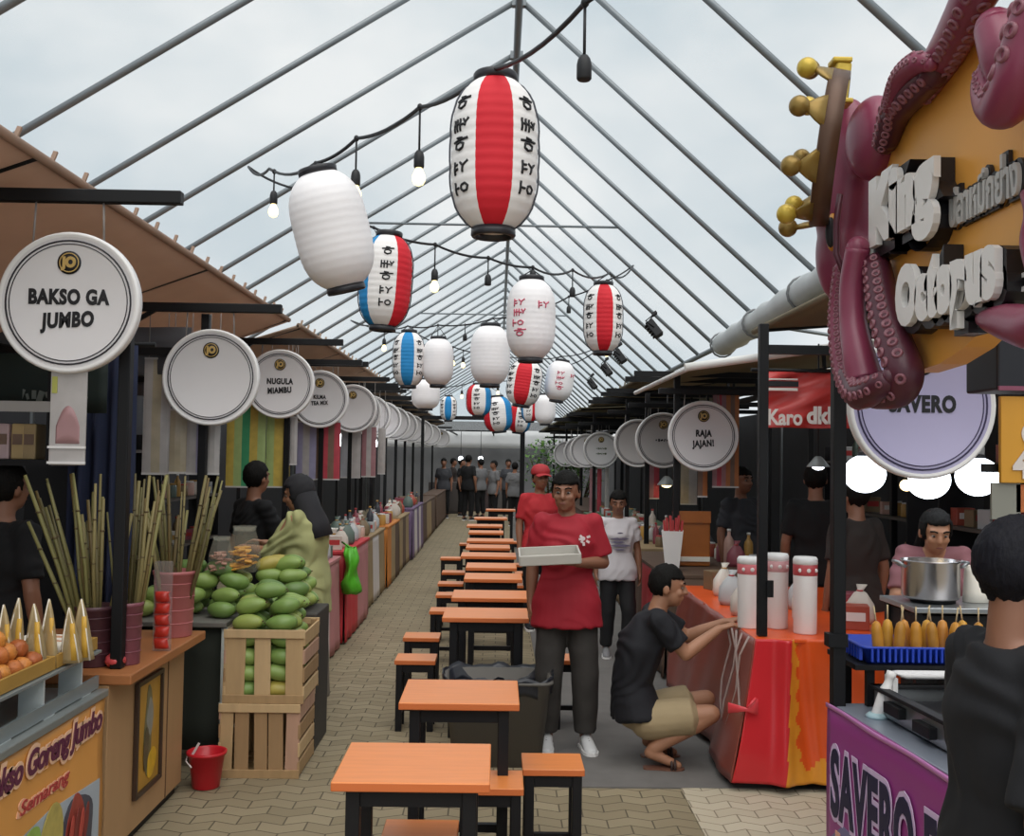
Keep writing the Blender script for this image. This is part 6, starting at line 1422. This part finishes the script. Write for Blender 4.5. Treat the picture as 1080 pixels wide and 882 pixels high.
def person(label, base, rz, J, clothes, skin=SKIN, vox=.008, hair='short', cap=None, S=1.0, mats=None, group=None, hands=None, torso=1.0, shoe=None, face_=True, limb=1.0):
    """J: joints in metres, the figure facing -Y before it is turned by rz"""
    t = thing('person', label, 'person', base, group)
    R3 = Matrix.Rotation(rz, 3, 'Z'); B = Vector(base)
    G = {k: B + R3 @ (Vector(v) * S) for k, v in J.items() if k not in ('hyaw', 'hpitch', 'hroll')}
    lat = R3 @ Vector((1, 0, 0)); lat_s = (G['shL'] - G['shR']).normalized(); fw = R3 @ Vector((0, -1, 0))
    Mh = Matrix.Translation(G['head']) @ (R3 @ Matrix.Rotation(J.get('hyaw', 0), 3, 'Z') @ Matrix.Rotation(J.get('hpitch', 0), 3, 'X') @ Matrix.Rotation(J.get('hroll', 0), 3, 'Y')).to_4x4() @ Matrix.Scale(S, 4)
    tz = [('pelvis', .150, .105), ('waist', .132, .092), ('chest', .155, .110), ('upper', .128, .088), ('neck', .058, .056)]
    def tors(grow, keys=None, low=None):
        pts = [(G[k], (a + grow) * S * torso, (b + grow) * S * torso) for k, a, b in tz if (keys is None or k in keys)]
        if low: pts = low + pts
        rings = []
        for i, (c, a, b) in enumerate(pts):
            tg = pts[min(i + 1, len(pts) - 1)][0] - pts[max(i - 1, 0)][0]; u = i / max(1, len(pts) - 1)
            rings.append((c, a, b, lat.lerp(lat_s, u), tg))
        return rings
    if 'upper' not in G: G['upper'] = (G['shL'] + G['shR']) / 2 - Vector((0, 0, .03 * S))
    mb = MB(); mb.loft(tors(-.012), 22, p=2.3)
    mb.cone(G['shL'], G['shR'], .052 * S, .052 * S); mb.cone(G['upper'] + (G['neck'] - G['upper']) * .4, G['neck'], .062 * S, .054 * S); mb.cone(G['neck'], Mh @ Vector((0, .012, -.03)), .054 * S, .052 * S)
    mb.ell(G['pelvis'], (.145 * S * torso, .10 * S * torso, .10 * S), R3, 18, 12)
    head_vol(mb, Mh)
    L_ = limb * S
    for s in 'LR':
        mb.cone(G['sh' + s], G['el' + s], .050 * L_, .038 * L_, 14); mb.cone(G['el' + s], G['el' + s].lerp(G['wr' + s], .35), .039 * L_, .038 * L_, 14); mb.cone(G['el' + s].lerp(G['wr' + s], .35), G['wr' + s], .038 * L_, .024 * L_, 14)
        mb.cone(G['hip' + s], G['kn' + s], .082 * L_, .054 * L_, 16); mb.cone(G['kn' + s], G['kn' + s].lerp(G['an' + s], .3), .053 * L_, .056 * L_, 16); mb.cone(G['kn' + s].lerp(G['an' + s], .3), G['an' + s], .055 * L_, .036 * L_, 14)
        ft = G['to' + s]; mb.cone(G['an' + s] + (G['an' + s] - ft).normalized() * .0 + Vector((0, 0, -.035 * S)) - (ft - G['an' + s]).normalized() * .02, ft, .034 * S, .022 * S, 12)
        h = (hands or {}).get(s, {}); dv = (G['wr' + s] - G['el' + s])
        hd = R3 @ Vector(h['d']) if 'd' in h else dv; hn = R3 @ Vector(h.get('n', (1 if s == 'L' else -1, 0, 0))); hs = R3 @ Vector(h.get('s', (0, -1, 0)))
        hand_vol(mb, G['wr' + s], hd, hn, hs, h.get('curl', .35), S * .96)
    body = remesh(mb, vox, 2); obj('body', body, skin, t)
    # hair
    if hair:
        Hm = MB(); r_ = (.088, .106, .106) if hair != 'veil' else (.100, .118, .118)
        Hm.ell((0, .012, .026), r_, None, 30, 22)
        def keep(f):
            c = sum((Hm.v[k] for k in f), Vector()) / len(f)
            if hair == 'short': return not ((c.y < -.045 and c.z < .062) or c.z < (-.075 if c.y > .03 else .0 if c.y > -.015 else .055))
            return not (c.y < -.045 and c.z < .070)
        kf = [i for i, f in enumerate(Hm.f) if keep(f)]
        Hm.f = [Hm.f[i] for i in kf]; Hm.m = [0] * len(kf); Hm.s = [True] * len(kf)
        V2 = [Vector((v.x * .90, v.y * .92 + .001, v.z * .92)) for v in Hm.v]; nb = len(Hm.v)       # inner skin and rim
        ec_ = {}
        for f in Hm.f:
            for a, b in zip(f, f[1:] + f[:1]): ec_[(a, b)] = 1
        rim = [(a, b) for (a, b) in ec_ if (b, a) not in ec_ and (Hm.v[a] - Hm.v[b]).length > 1e-6]
        nf = len(Hm.f); Hm.v += V2; Hm.f += [tuple(nb + k for k in reversed(f)) for f in Hm.f[:nf]] + [(b, a, nb + a, nb + b) for a, b in rim]; Hm.m = [0] * len(Hm.f); Hm.s = [True] * len(Hm.f)
        for v in Hm.v: v += v.normalized() * (.007 * mnoise.noise(v * 45) + .004 * mnoise.noise(v * 130)) + Vector((0, 0, .012 * mnoise.noise(v * 70))) * (1 if v.z < .07 else 0)
        if hair == 'long': Hm.loft([((0, .06, .02), .075, .035, (1, 0, 0), (0, 0, -1)), ((0, .085, -.12), .09, .035, (1, 0, 0), (0, 0, -1)), ((0, .085, -.26), .085, .03, (1, 0, 0), (0, 0, -1)), ((0, .075, -.36), .05, .016, (1, 0, 0), (0, 0, -1))], 16)
        if hair == 'veil': Hm.loft([((0, .03, .0), .095, .095, (1, 0, 0), (0, 0, -1)), ((0, .045, -.12), .105, .09, (1, 0, 0), (0, 0, -1)), ((0, .06, -.22), .15, .10, (1, 0, 0), (0, 0, -1)), ((0, .09, -.33), .16, .08, (1, 0, 0), (0, 0, -1))], 20)
        Hm.xf(Mh); obj('hair', Hm, (mats or {}).get('hair', HAIR), t)
    if cap:
        cm = MB(); cm.lathe([(.096, .0), (.102, .012), (.098, .05), (.075, .09), (.03, .108), (0, .11)], 26, (0, .008, .045)); cm.sheet(lambda u, v: (.085 * (2 * u - 1) * (1 - .25 * v * v), -.075 - .085 * v * (1 - .35 * (2 * u - 1) ** 2), .055 - .018 * v - .02 * (2 * u - 1) ** 2), 12, 5, th=.005); cm.xf(Mh); obj('cap', cm, cap, t)
    if face_:
        for s in (-1, 1):
            e = MB(); e.ell((s * .031, -.080, .006), (.012, .007, .006), None, 12, 8); e.xf(Mh); eo = obj('eye', e, EYEW, t); e = MB(); e.ell((s * .031, -.0865, .006), (.0062, .0035, .0055), None, 10, 6); e.xf(Mh); obj('iris', e, INK, eo)
            e = MB(); e.tube([(s * .014, -.094, .030), (s * .032, -.090, .036), (s * .050, -.078, .031)], .0045, 6); e.xf(Mh); obj('eyebrow', e, HAIR, t)
        e = MB(); e.ell((0, -.0985, -.057), (.020, .003, .0045), None, 12, 6); e.xf(Mh); obj('lips', e, mat('lips', '#7d4640', .5), t)
    # clothes
    def limb_tube(a, b, ra, rb, n=18):
        mb = MB(); ax = b - a; mb.loft([(a, ra, ra, lat if abs(ax.normalized().dot(lat)) < .8 else fw, ax), (a.lerp(b, .5), (ra + rb) / 2 * 1.0, (ra + rb) / 2, lat if abs(ax.normalized().dot(lat)) < .8 else fw, ax), (b, rb, rb, lat if abs(ax.normalized().dot(lat)) < .8 else fw, ax)], n); return mb
    for c in clothes:
        k = c['k']; m = c['m']; mb = MB(); vx = max(vox, .010)
        if k == 'shirt':
            g_ = c.get('g', .014); hem = c.get('hem', 0.)                 # hem: metres below the pelvis joint
            low = []
            if hem:
                dn = c.get('hemdir'); dn = (R3 @ Vector(dn)).normalized() if dn else (G['pelvis'] - G['waist']).normalized()
                low = [(G['pelvis'] + dn * hem * S, (.155 + c.get('flare', .02)) * S * torso, (.115 + c.get('flare', .02)) * S * torso)]
            tr = tors(g_, None, low)[:-1]; ip = 1 if low else 0; tr[ip] = (tr[ip][0], tr[ip][1] + .035 * S, tr[ip][2] + .02 * S, tr[ip][3], tr[ip][4])
            if low: tr[0] = (tr[0][0], tr[0][1] + .03 * S, tr[0][2] + .015 * S, tr[0][3], tr[0][4])
            mb.loft(tr + [(G['upper'].lerp(G['neck'], .75), .078 * S, .072 * S, lat_s, G['neck'] - G['upper'])], 26, p=2.3)
            mb.cone(G['shL'], G['shR'], .060 * S, .060 * S, 16)
            for s in 'LR':
                if c.get('sleeve', .6) > 0:
                    sl = c.get('sleeve', .6); a = G['sh' + s]; b = G['el' + s]; w_ = G['wr' + s]
                    if sl <= 1: mb.merge(limb_tube(a, a.lerp(b, sl), .064 * L_, (.064 - .008 * sl + c.get('loose', .004)) * L_))
                    else:
                        mb.cone(a, b, .064 * L_, .052 * L_, 16); mb.merge(limb_tube(b, b.lerp(w_, sl - 1), .054 * L_, (.054 - .012 * (sl - 1) + c.get('loose', 0)) * L_)); mb.ell(b, (.053 * L_,) * 3)
                    mb.ell(a, (.066 * L_,) * 3)
            wr_ = c.get('wrinkle', .006); o_ = remesh(mb, vx, 4)
            for v in o_.v: v += Vector((mnoise.noise(v * 9), mnoise.noise(v * 9 + Vector((9, 0, 0))), 0)) * wr_ + (v - G['chest']).normalized() * wr_ * .8 * math.sin(26 * mnoise.noise(v * 3))
            so = obj(c.get('name', 'shirt'), o_, m, t)
            for pr in c.get('prints', []): pr(G, S, so, fw, lat)
        elif k == 'pants':
            g_ = c.get('g', .014); end = c.get('end', 1.9)                # 1 = knee, 2 = ankle
            mb.ell(G['pelvis'] + Vector((0, 0, .01)), ((.150 + g_) * S * torso, (.108 + g_) * S * torso, .115 * S), R3, 20, 14)
            mb.loft([(G['pelvis'], (.148 + g_) * S * torso, (.105 + g_) * S * torso, lat, G['waist'] - G['pelvis']), (G['pelvis'].lerp(G['waist'], .55), (.138 + g_) * S * torso, (.097 + g_) * S * torso, lat, G['waist'] - G['pelvis'])], 20)
            for s in 'LR':
                h_, kn, an = G['hip' + s], G['kn' + s], G['an' + s]; w0, w1, w2 = c.get('w', (.098, .078, .060))
                mb.cone(G['pelvis'].lerp(h_, .6), h_, .098 * L_, .1 * L_, 16)
                if end <= 1: mb.cone(h_, h_.lerp(kn, end * .75), w0 * L_, (w0 + w1) / 2 * L_, 16); mb.merge(limb_tube(h_.lerp(kn, end * .7), h_.lerp(kn, end), (w0 + w1) / 2 * L_, w1 * L_))
                else: mb.cone(h_, kn, w0 * L_, w1 * L_, 16); mb.cone(kn, kn.lerp(an, (end - 1) * .7), w1 * L_, (w1 + w2) / 2 * L_, 16); mb.merge(limb_tube(kn.lerp(an, (end - 1) * .65), kn.lerp(an, end - 1), (w1 + w2) / 2 * L_, w2 * L_))
            o_ = remesh(mb, vx, 3)
            for v in o_.v: v += Vector((mnoise.noise(v * 11), mnoise.noise(v * 11 + Vector((9, 0, 0))), 0)) * .006
            obj(c.get('name', 'trousers'), o_, m, t)
        elif k == 'skirt':
            a = G['waist'].lerp(G['pelvis'], .5); z1 = B.z + c.get('z', .2) * S; bt = Vector((G['pelvis'].x, G['pelvis'].y, z1))
            mb.loft([(bt, c.get('w', .24) * S, c.get('w', .24) * .85 * S, lat, (0, 0, 1)), (bt.lerp(G['pelvis'], .6), .2 * S, .165 * S, lat, (0, 0, 1)), (G['pelvis'], .172 * S, .135 * S, lat, (0, 0, 1)), (a, .15 * S, .115 * S, lat, (0, 0, 1))], 30)
            o_ = remesh(mb, vx, 3)
            for v in o_.v: q = math.atan2(v.y - bt.y, v.x - bt.x); v += Vector((math.cos(q), math.sin(q), 0)) * .012 * math.sin(9 * q) * max(0, min(1, (G['pelvis'].z - v.z) / .4))
            obj('skirt', o_, m, t)
    if shoe:
        for s in 'LR':
            an, to = G['an' + s], G['to' + s]; d = Vector((to.x - an.x, to.y - an.y, 0)).normalized(); bz = B.z; x = Vector((-d.y, d.x, 0)); up = Vector((0, 0, 1))
            heel = Vector((an.x, an.y, bz)) - d * .055 * S; tip = Vector((to.x, to.y, bz)) + d * .035 * S; Ls = (tip - heel).length
            mb = MB(); k_ = []
            for u, w_ in ((0, .022), (.06, .032), (.3, .034), (.6, .042), (.8, .042), (.94, .03), (1, .012)): k_.append((heel + d * Ls * u, w_ * S))
            def sole(z0, z1, g_): mb2 = MB(); pts = [(p + x * w_ * g_) for p, w_ in k_] + [(p - x * w_ * g_) for p, w_ in reversed(k_)]; n = len(pts); mb2.add([p + up * z0 for p in pts] + [p + up * z1 for p in pts], [tuple(range(n)), tuple(range(2 * n - 1, n - 1, -1))] + [(i, i + n, (i + 1) % n + n, (i + 1) % n) for i in range(n)]); return mb2
            if shoe['kind'] == 'sneaker':
                up_ = MB(); up_.loft([(heel + d * .012 + up * .02, .026 * S, .03 * S, x, d), (heel + d * Ls * .12 + up * .055, .034 * S, .055 * S, x, d), (heel + d * Ls * .3 + up * .058, .035 * S, .058 * S, x, d), (heel + d * Ls * .55 + up * .042, .039 * S, .04 * S, x, d), (heel + d * Ls * .8 + up * .03, .041 * S, .028 * S, x, d), (heel + d * Ls * .97 + up * .024, .024 * S, .02 * S, x, d)], 18)
                so = obj('shoe', remesh(up_, .007, 2), shoe['m'], t)
                obj('sole', sole(0.002, .026 * S, 1.12), shoe.get('s', WHITE), so)
                lc = MB()
                for u in (.36, .44, .52, .6): p_ = heel + d * Ls * u + up * (.105 - .10 * (u - .3)); lc.tube([p_ - x * .024 * S - up * .012, p_, p_ + x * .024 * S - up * .012], .004, 6)
                obj('laces', lc, shoe.get('l', mat('lace_grey', '#8f8f8f')), so)
            else:
                so = obj('sandal', sole(.001, .016 * S, 1.1), shoe['m'], t); st = MB()
                for u in (.68, .76): p_ = heel + d * Ls * u; st.tube([p_ - x * .044 * S + up * .012, p_ - x * .03 * S + up * .05 * S, p_ + up * .06 * S, p_ + x * .03 * S + up * .05 * S, p_ + x * .044 * S + up * .012], .008, 6)
                obj('strap', st, shoe.get('s', shoe['m']), so)
    return t, G
def stand(**kw):
    J = dict(pelvis=(0, 0, .90), waist=(0, .005, 1.06), chest=(0, .0, 1.24), neck=(0, .012, 1.43), head=(0, -.012, 1.565), shL=(.150, .01, 1.355), shR=(-.150, .01, 1.355),
             elL=(.215, .03, 1.09), elR=(-.215, .03, 1.09), wrL=(.225, -.02, .84), wrR=(-.225, -.02, .84), hipL=(.085, 0, .86), hipR=(-.085, 0, .86), knL=(.10, -.02, .47), knR=(-.10, -.02, .47),
             anL=(.105, .02, .085), anR=(-.105, .02, .085), toL=(.125, -.13, .03), toR=(-.125, -.13, .03))
    J.update(kw); return J
# --- person in the red T-shirt, holding a flat tray
RED = mat('shirt_red', '#9c1426', .75, var=.12, vscale=6, bump=.1); GREYT = mat('trousers_grey', '#393532', .8, var=.12, vscale=8)
s = PZ(600, 786, 0); RB_ = Vector((P(598, 600, 6.2).x, 6.2, 0))
def print_white(G, S, so, fw, lat):
    mb = MB(); c = G['chest'] + lat * (.085 * S) + fw * (.133 * S) + Vector((0, 0, .035))
    for k in range(9): q = k * 2.4; mb.box((.016 * math.cos(q) * (k % 3), .016 * math.sin(q) * (k % 3), .0004 * k), (.022, .014, .003), Matrix.Rotation(q, 3, 'Z'))
    mb.xf(face(c, lat, Vector((0, 0, 1)))); obj('chest_print', mb, mat('print_pale', '#d9c9c9', .6), so)
J = stand(hyaw=-.25, hpitch=.10, head=(-.015, -.02, 1.545), neck=(-.005, .012, 1.42), elR=(-.205, .06, 1.10), wrR=(-.215, .03, .86), elL=(.22, .02, 1.12), wrL=(.04, -.24, 1.14),
          anL=(.125, .02, .085), toL=(.15, -.13, .03), anR=(-.105, .03, .085), toR=(-.12, -.12, .03), knL=(.115, -.02, .47))
person('person in a red T-shirt and grey trousers standing with a flat pale tray', RB_, 0, J,
       [dict(k='shirt', m=RED, hem=.16, sleeve=.82, g=.020, flare=.035, loose=.012, prints=[print_white], name='t_shirt'), dict(k='pants', m=GREYT, end=1.93, w=(.10, .085, .068))],
       vox=.0075, shoe=dict(kind='sneaker', m=mat('sneaker_white', '#d6d6d6', .5, var=.1, vscale=20)), hands=dict(L=dict(d=(-.9, -.35, .05), n=(0, 0, -1), s=(.2, -1, 0), curl=.25)), skin=SKIND, S=1.0)
q0, q1 = P(551, 582, 5.9), P(608, 575, 5.9)
t = thing('flat_tray', 'flat pale grey tray held level in front of the red T-shirt', 'tray', (q0 + q1) / 2)
ctr = Vector(((q0.x + q1.x) / 2, 5.9, RB_.z + 1.165)); Rt = Matrix.Rotation(-.06, 3, 'Y') @ Matrix.Rotation(.12, 3, 'X')
mb = MB(); mb.box(ctr, (.34, .24, .012), Rt, bev=.003); obj('base', mb, mat('tray_pale', '#b9b5ad', .5), t)
mb = MB()
for (ox, oy, a, b) in ((0, -.12, .34, .012), (0, .12, .34, .012), (-.17, 0, .012, .24), (.17, 0, .012, .24)): mb.box(ctr + Rt @ Vector((ox, oy, .025)), (a, b, .055), Rt, bev=.003)
obj('rim', mb, mat('tray_pale'), t)
# --- crouching person in a dark T-shirt
NAVY = mat('shirt_navy', '#0e0e16', .8, var=.15, vscale=6); SHORT = mat('shorts_tan', '#a3906f', .8, var=.1, vscale=8)
Q = Vector((P(690, 700, 5.95).x, 5.95, 0))
J = dict(pelvis=(0, .10, .30), waist=(0, .13, .47), chest=(0, .08, .68), neck=(0, -.02, .895), head=(0, -.075, 1.015), shL=(.155, -.01, .84), shR=(-.155, -.0, .84),
         elL=(.17, -.22, .70), elR=(-.17, -.15, .66), wrL=(.10, -.43, .80), wrR=(-.08, -.36, .79), hipL=(.09, .04, .27), hipR=(-.09, .04, .27), knL=(.14, -.33, .34), knR=(-.14, -.30, .32),
         anL=(.12, .0, .12), anR=(-.12, .02, .12), toL=(.13, -.14, .03), toR=(-.13, -.12, .03), hyaw=-.1, hpitch=.12)
person('person in a dark navy T-shirt and tan shorts crouching by the draped stall', Q, PI / 2, J,
       [dict(k='shirt', m=NAVY, hem=.02, sleeve=.75, g=.024, flare=.02, loose=.012, name='t_shirt'), dict(k='pants', m=SHORT, end=.72, w=(.112, .105, .09), name='shorts')],
       vox=.0075, shoe=dict(kind='sandal', m=mat('sandal_brown', '#6f4a3a', .6), s=mat('sandal_dark', '#3a2a26', .6)), hands=dict(L=dict(d=(-.1, -1, .25), n=(0, -.2, 1), s=(-1, 0, 0), curl=.5), R=dict(d=(.1, -1, .3), n=(0, -.2, 1), s=(1, 0, 0), curl=.5)))
# --- child in a white printed T-shirt
def print_dark(G, S, so, fw, lat):
    mb = MB(); c = G['chest'] + fw * .128 * S + Vector((0, 0, -.05))
    for (x, y, w_, h_) in ((0, .07, .05, .012), (0, .02, .16, .02), (-.02, -.01, .12, .018), (.01, -.04, .17, .022), (0, -.075, .10, .014)): mb.prism([(x + w_ / 2 * math.cos(2 * PI * k / 18) * (1 + .15 * math.sin(5 * k)), y + h_ / 2 * math.sin(2 * PI * k / 18)) for k in range(18)], .004)
    mb.xf(face(c, lat, Vector((0, 0, 1)))); obj('chest_print', mb, mat('print_violetgrey', '#6a6278', .6), so)
K = Vector((P(651, 600, 9.1).x, 9.1, 0))
person('child in a white printed T-shirt and black trousers behind the red-shirted person', K, .1, stand(hyaw=-.2, hpitch=.25, anL=(.10, -.08, .085), toL=(.12, -.23, .03), knL=(.1, -.1, .47)),
       [dict(k='shirt', m=mat('shirt_white', '#c9c3c6', .8, var=.08, vscale=6), hem=.12, sleeve=.7, g=.02, prints=[print_dark], loose=.01, name='t_shirt'), dict(k='pants', m=mat('trousers_black', '#17171a', .8), end=1.92)],
       vox=.011, shoe=dict(kind='sneaker', m=mat('sneaker_grey', '#7d7d80', .5)), S=.87, skin=SKIND)
# --- person with a dark headscarf and pale green top
Wp = Vector((P(323, 600, 7.05).x - .02, 7.05, 0))
J = stand(elL=(.20, -.16, 1.12), wrL=(.10, -.38, 1.14), elR=(-.20, -.14, 1.12), wrR=(-.10, -.36, 1.16), head=(0, -.05, 1.52), neck=(0, -.01, 1.40), shL=(.17, -.0, 1.35), shR=(-.17, .0, 1.35), hpitch=.25, hyaw=.2)
person('person in a dark headscarf and pale green top reaching toward the mango heap', Wp, -PI / 2 - .25, J,
       [dict(k='shirt', m=mat('top_palegreen', '#a8a874', .8, var=.18, vscale=5), hem=.20, sleeve=1.1, g=.042, flare=.05, loose=.02, wrinkle=.012, name='top'), dict(k='skirt', m=mat('skirt_greybrown', '#6e665c', .85, var=.15, vscale=5), z=.10, w=.22)],
       vox=.010, hair='veil', mats=dict(hair=mat('scarf_dark', '#232226', .85)), S=.97, torso=1.08, shoe=dict(kind='sandal', m=mat('sandal_brown')), face_=True)
# --- person at the right edge, close to the camera
Np = Vector((1.155, 2.27, 0))
J = stand(hyaw=.1, hpitch=.15, elR=(-.225, .10, 1.07), wrR=(-.20, -.15, .975), elL=(.22, -.05, 1.08), wrL=(.15, -.25, 1.05))
person('person in a dark T-shirt seen close from behind the shoulder at the right edge', Np, PI / 2 + .15, J,
       [dict(k='shirt', m=mat('shirt_charcoal', '#131317', .9, var=.15, vscale=8, bump=.1), hem=.18, sleeve=.93, g=.026, flare=.03, loose=.022, name='t_shirt'), dict(k='pants', m=mat('trousers_dark', '#202126', .8), end=1.93)],
       vox=.008, shoe=dict(kind='sneaker', m=mat('sneaker_black', '#222226', .5)), S=.965, skin=SKIND, mats=dict(hair=mat('hair_blueblack', '#0c0b14', .7, var=.4, vscale=90, bump=.6, spec=.25, stretch=(1, 1, .25))), hands=dict(R=dict(d=(.2, -1, .0), n=(-1, 0, .2), s=(0, 0, 1), curl=.4), L=dict(d=(-.2, -1, .0), n=(1, 0, .2), s=(0, 0, 1), curl=.4)))
# --- vendor behind the pot
Vp = Vector((P(985, 600, 5.35).x, 5.35, 0))
person('vendor in a dusty pink top bending toward the steel pot', Vp, -.25, stand(hpitch=.3, hyaw=.1, head=(0, -.06, 1.50), neck=(0, -.02, 1.38), elL=(.22, -.12, 1.10), wrL=(.14, -.32, 1.10), elR=(-.22, -.12, 1.12), wrR=(-.16, -.34, 1.14)),
       [dict(k='shirt', m=mat('top_dustypink', '#8a5a60', .8, var=.15, vscale=6), hem=.15, sleeve=.8, g=.02, name='top'), dict(k='pants', m=mat('trousers_black'), end=1.92)], vox=.011, hair='long', S=.93, shoe=dict(kind='sneaker', m=mat('sneaker_black')))
# --- dark-clothed vendors in the stalls
def simple(label, x, y, rz, top, bot, S=1., hair='short', cap=None, vox=.014, group=None, **kw):
    return person(label, Vector((x, y, 0)), rz, stand(**kw), [dict(k='shirt', m=top, hem=.12, sleeve=.8, g=.02), dict(k='pants', m=bot, end=1.92)], vox=vox, hair=hair, cap=cap, S=S, shoe=dict(kind='sneaker', m=mat('sneaker_black')), skin=SKIND, group=group)
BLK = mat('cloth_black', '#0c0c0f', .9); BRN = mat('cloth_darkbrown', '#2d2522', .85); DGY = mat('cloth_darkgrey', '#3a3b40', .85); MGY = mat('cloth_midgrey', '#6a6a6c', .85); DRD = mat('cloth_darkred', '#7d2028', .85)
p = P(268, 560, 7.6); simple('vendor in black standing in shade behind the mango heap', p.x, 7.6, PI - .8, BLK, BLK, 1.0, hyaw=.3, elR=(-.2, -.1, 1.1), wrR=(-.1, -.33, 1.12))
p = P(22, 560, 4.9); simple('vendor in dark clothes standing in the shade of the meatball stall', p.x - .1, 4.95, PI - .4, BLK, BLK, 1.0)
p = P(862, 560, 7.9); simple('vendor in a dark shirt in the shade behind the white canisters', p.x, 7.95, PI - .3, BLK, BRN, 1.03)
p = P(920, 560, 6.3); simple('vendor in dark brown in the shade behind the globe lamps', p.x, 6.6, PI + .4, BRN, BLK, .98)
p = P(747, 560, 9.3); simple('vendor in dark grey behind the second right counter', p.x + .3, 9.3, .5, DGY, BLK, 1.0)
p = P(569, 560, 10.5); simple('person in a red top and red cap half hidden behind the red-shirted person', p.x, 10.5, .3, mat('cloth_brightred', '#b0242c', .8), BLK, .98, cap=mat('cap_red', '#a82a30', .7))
# --- people at the far end of the aisle
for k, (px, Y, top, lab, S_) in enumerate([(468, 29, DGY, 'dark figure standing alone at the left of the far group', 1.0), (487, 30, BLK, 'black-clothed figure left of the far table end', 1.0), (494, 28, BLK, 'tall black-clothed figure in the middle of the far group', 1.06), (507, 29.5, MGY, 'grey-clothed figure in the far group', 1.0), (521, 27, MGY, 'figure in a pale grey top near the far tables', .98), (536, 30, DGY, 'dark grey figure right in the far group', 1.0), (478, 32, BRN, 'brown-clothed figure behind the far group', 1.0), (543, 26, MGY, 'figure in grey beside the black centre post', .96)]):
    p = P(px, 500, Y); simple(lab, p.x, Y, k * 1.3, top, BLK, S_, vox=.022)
# ================================================================== far end: plants, benches, backdrop pieces
LEAF = [mat('leaf%d' % k, c_, .6, var=.25, vscale=4) for k, c_ in enumerate(['#4d7a35', '#3b5f2c', '#67913f'])]
def bush(x, y, z0, w_, h_, label, seed, nl=420):
    t = thing('leafy_plant', label, 'plant', (x, y, 0)); r_ = random.Random(seed)
    mb = MB(); mb.lathe([(0, 0), (.22, 0), (.28, .38), (.30, .4), (.27, .4), (.25, .36), (0, .36)], 20, (x, y, 0)); obj('pot', mb, mat('pot_dark', '#3b3836', .7), t)
    mb = MB()
    for k in range(7): q = k * .9; mb.tube([(x, y, .3), (x + .15 * math.cos(q), y + .15 * math.sin(q), z0), (x + w_ * .35 * math.cos(q), y + w_ * .3 * math.sin(q), z0 + h_ * .6)], [.03, .02, .008], 6)
    obj('stems', mb, mat('bark', '#4a3a2a', .8), t)
    mb = MB()
    for k in range(nl):
        while True:
            v = Vector((r_.uniform(-1, 1), r_.uniform(-1, 1), r_.uniform(-1, 1)))
            if v.length < 1: break
        c_ = Vector((x + v.x * w_ / 2, y + v.y * w_ / 2.5, z0 + h_ / 2 + v.z * h_ / 2)); a = Vector((r_.uniform(-1, 1), r_.uniform(-1, 1), r_.uniform(-.6, .8))).normalized(); xx, yy, zz = frame(a); l = r_.uniform(.07, .13)
        mb.add([c_, c_ + xx * l * .32 + zz * l * .5 + yy * .01, c_ + zz * l, c_ - xx * l * .32 + zz * l * .5 + yy * .01], [(0, 1, 2, 3)], r_.randrange(3))
    f = obj('foliage', mb, LEAF, t); f['kind'] = 'stuff'
p = P(580, 500, 24.5); bush(p.x, 24.5, .9, 1.5, 1.35, 'bushy green plant by the black centre post, behind the red-capped person', 3, 700)
p = P(606, 500, 25.5); bush(p.x + .2, 25.8, .8, 1.3, 1.2, 'bushy green plant farther right at the far end', 4, 520)
# dark bench row and boxes at the far end
for k, (px, Y, w_, h_, c_, lab) in enumerate([(470, 31.5, 1.0, .95, '#4a4442', 'dark grey cabinet at the far end, left of the group'), (500, 33, 1.2, 1.0, '#3b2f30', 'dark brown cabinet at the far end behind the group'), (532, 33.5, 1.1, 1.3, '#5a5654', 'grey cabinet at the far end near the centre post')]):
    p = P(px, 500, Y); t = thing('cabinet', lab, 'cabinet', (p.x, Y, 0)); m = mat('cab_' + c_[1:], c_, .7)
    mb = MB(); mb.box((p.x, Y, h_ / 2), (w_, .5, h_), bev=.01); obj('body', mb, m, t)
    for s_ in (-1, 1):
        mb = MB(); mb.box((p.x + s_ * w_ * .245, Y - .26, h_ * .5), (w_ * .46, .02, h_ * .85), bev=.004); d_ = obj('door', mb, m, t); mb = MB(); mb.box((p.x + s_ * .06, Y - .28, h_ * .6), (.015, .02, .12)); obj('handle', mb, STEEL, d_)
for k, (px, py) in enumerate(((486, 484), (507, 484))):
    p = P(px, py, 30); t = thing('hanging_lamp', 'small round white lamp at the far end, %s of the pair' % ['left', 'right'][k], 'lamp', p)
    mb = MB(); mb.ell(p, (.075, .075, .075), None, 16, 10); obj('globe', mb, LEDS, t); mb = MB(); mb.tube([p + Vector((0, 0, .06)), (p.x, p.y, 2.5)], .008, 6); mb.box((p.x, 30, 2.5), (.9, .04, .04)); mb.box((p.x + (.35 if k else -.35), 32.9, 2.5), (.04, 5.8, .04)); obj('cord', mb, CABLE, t)
bpy.context.view_layer.update()
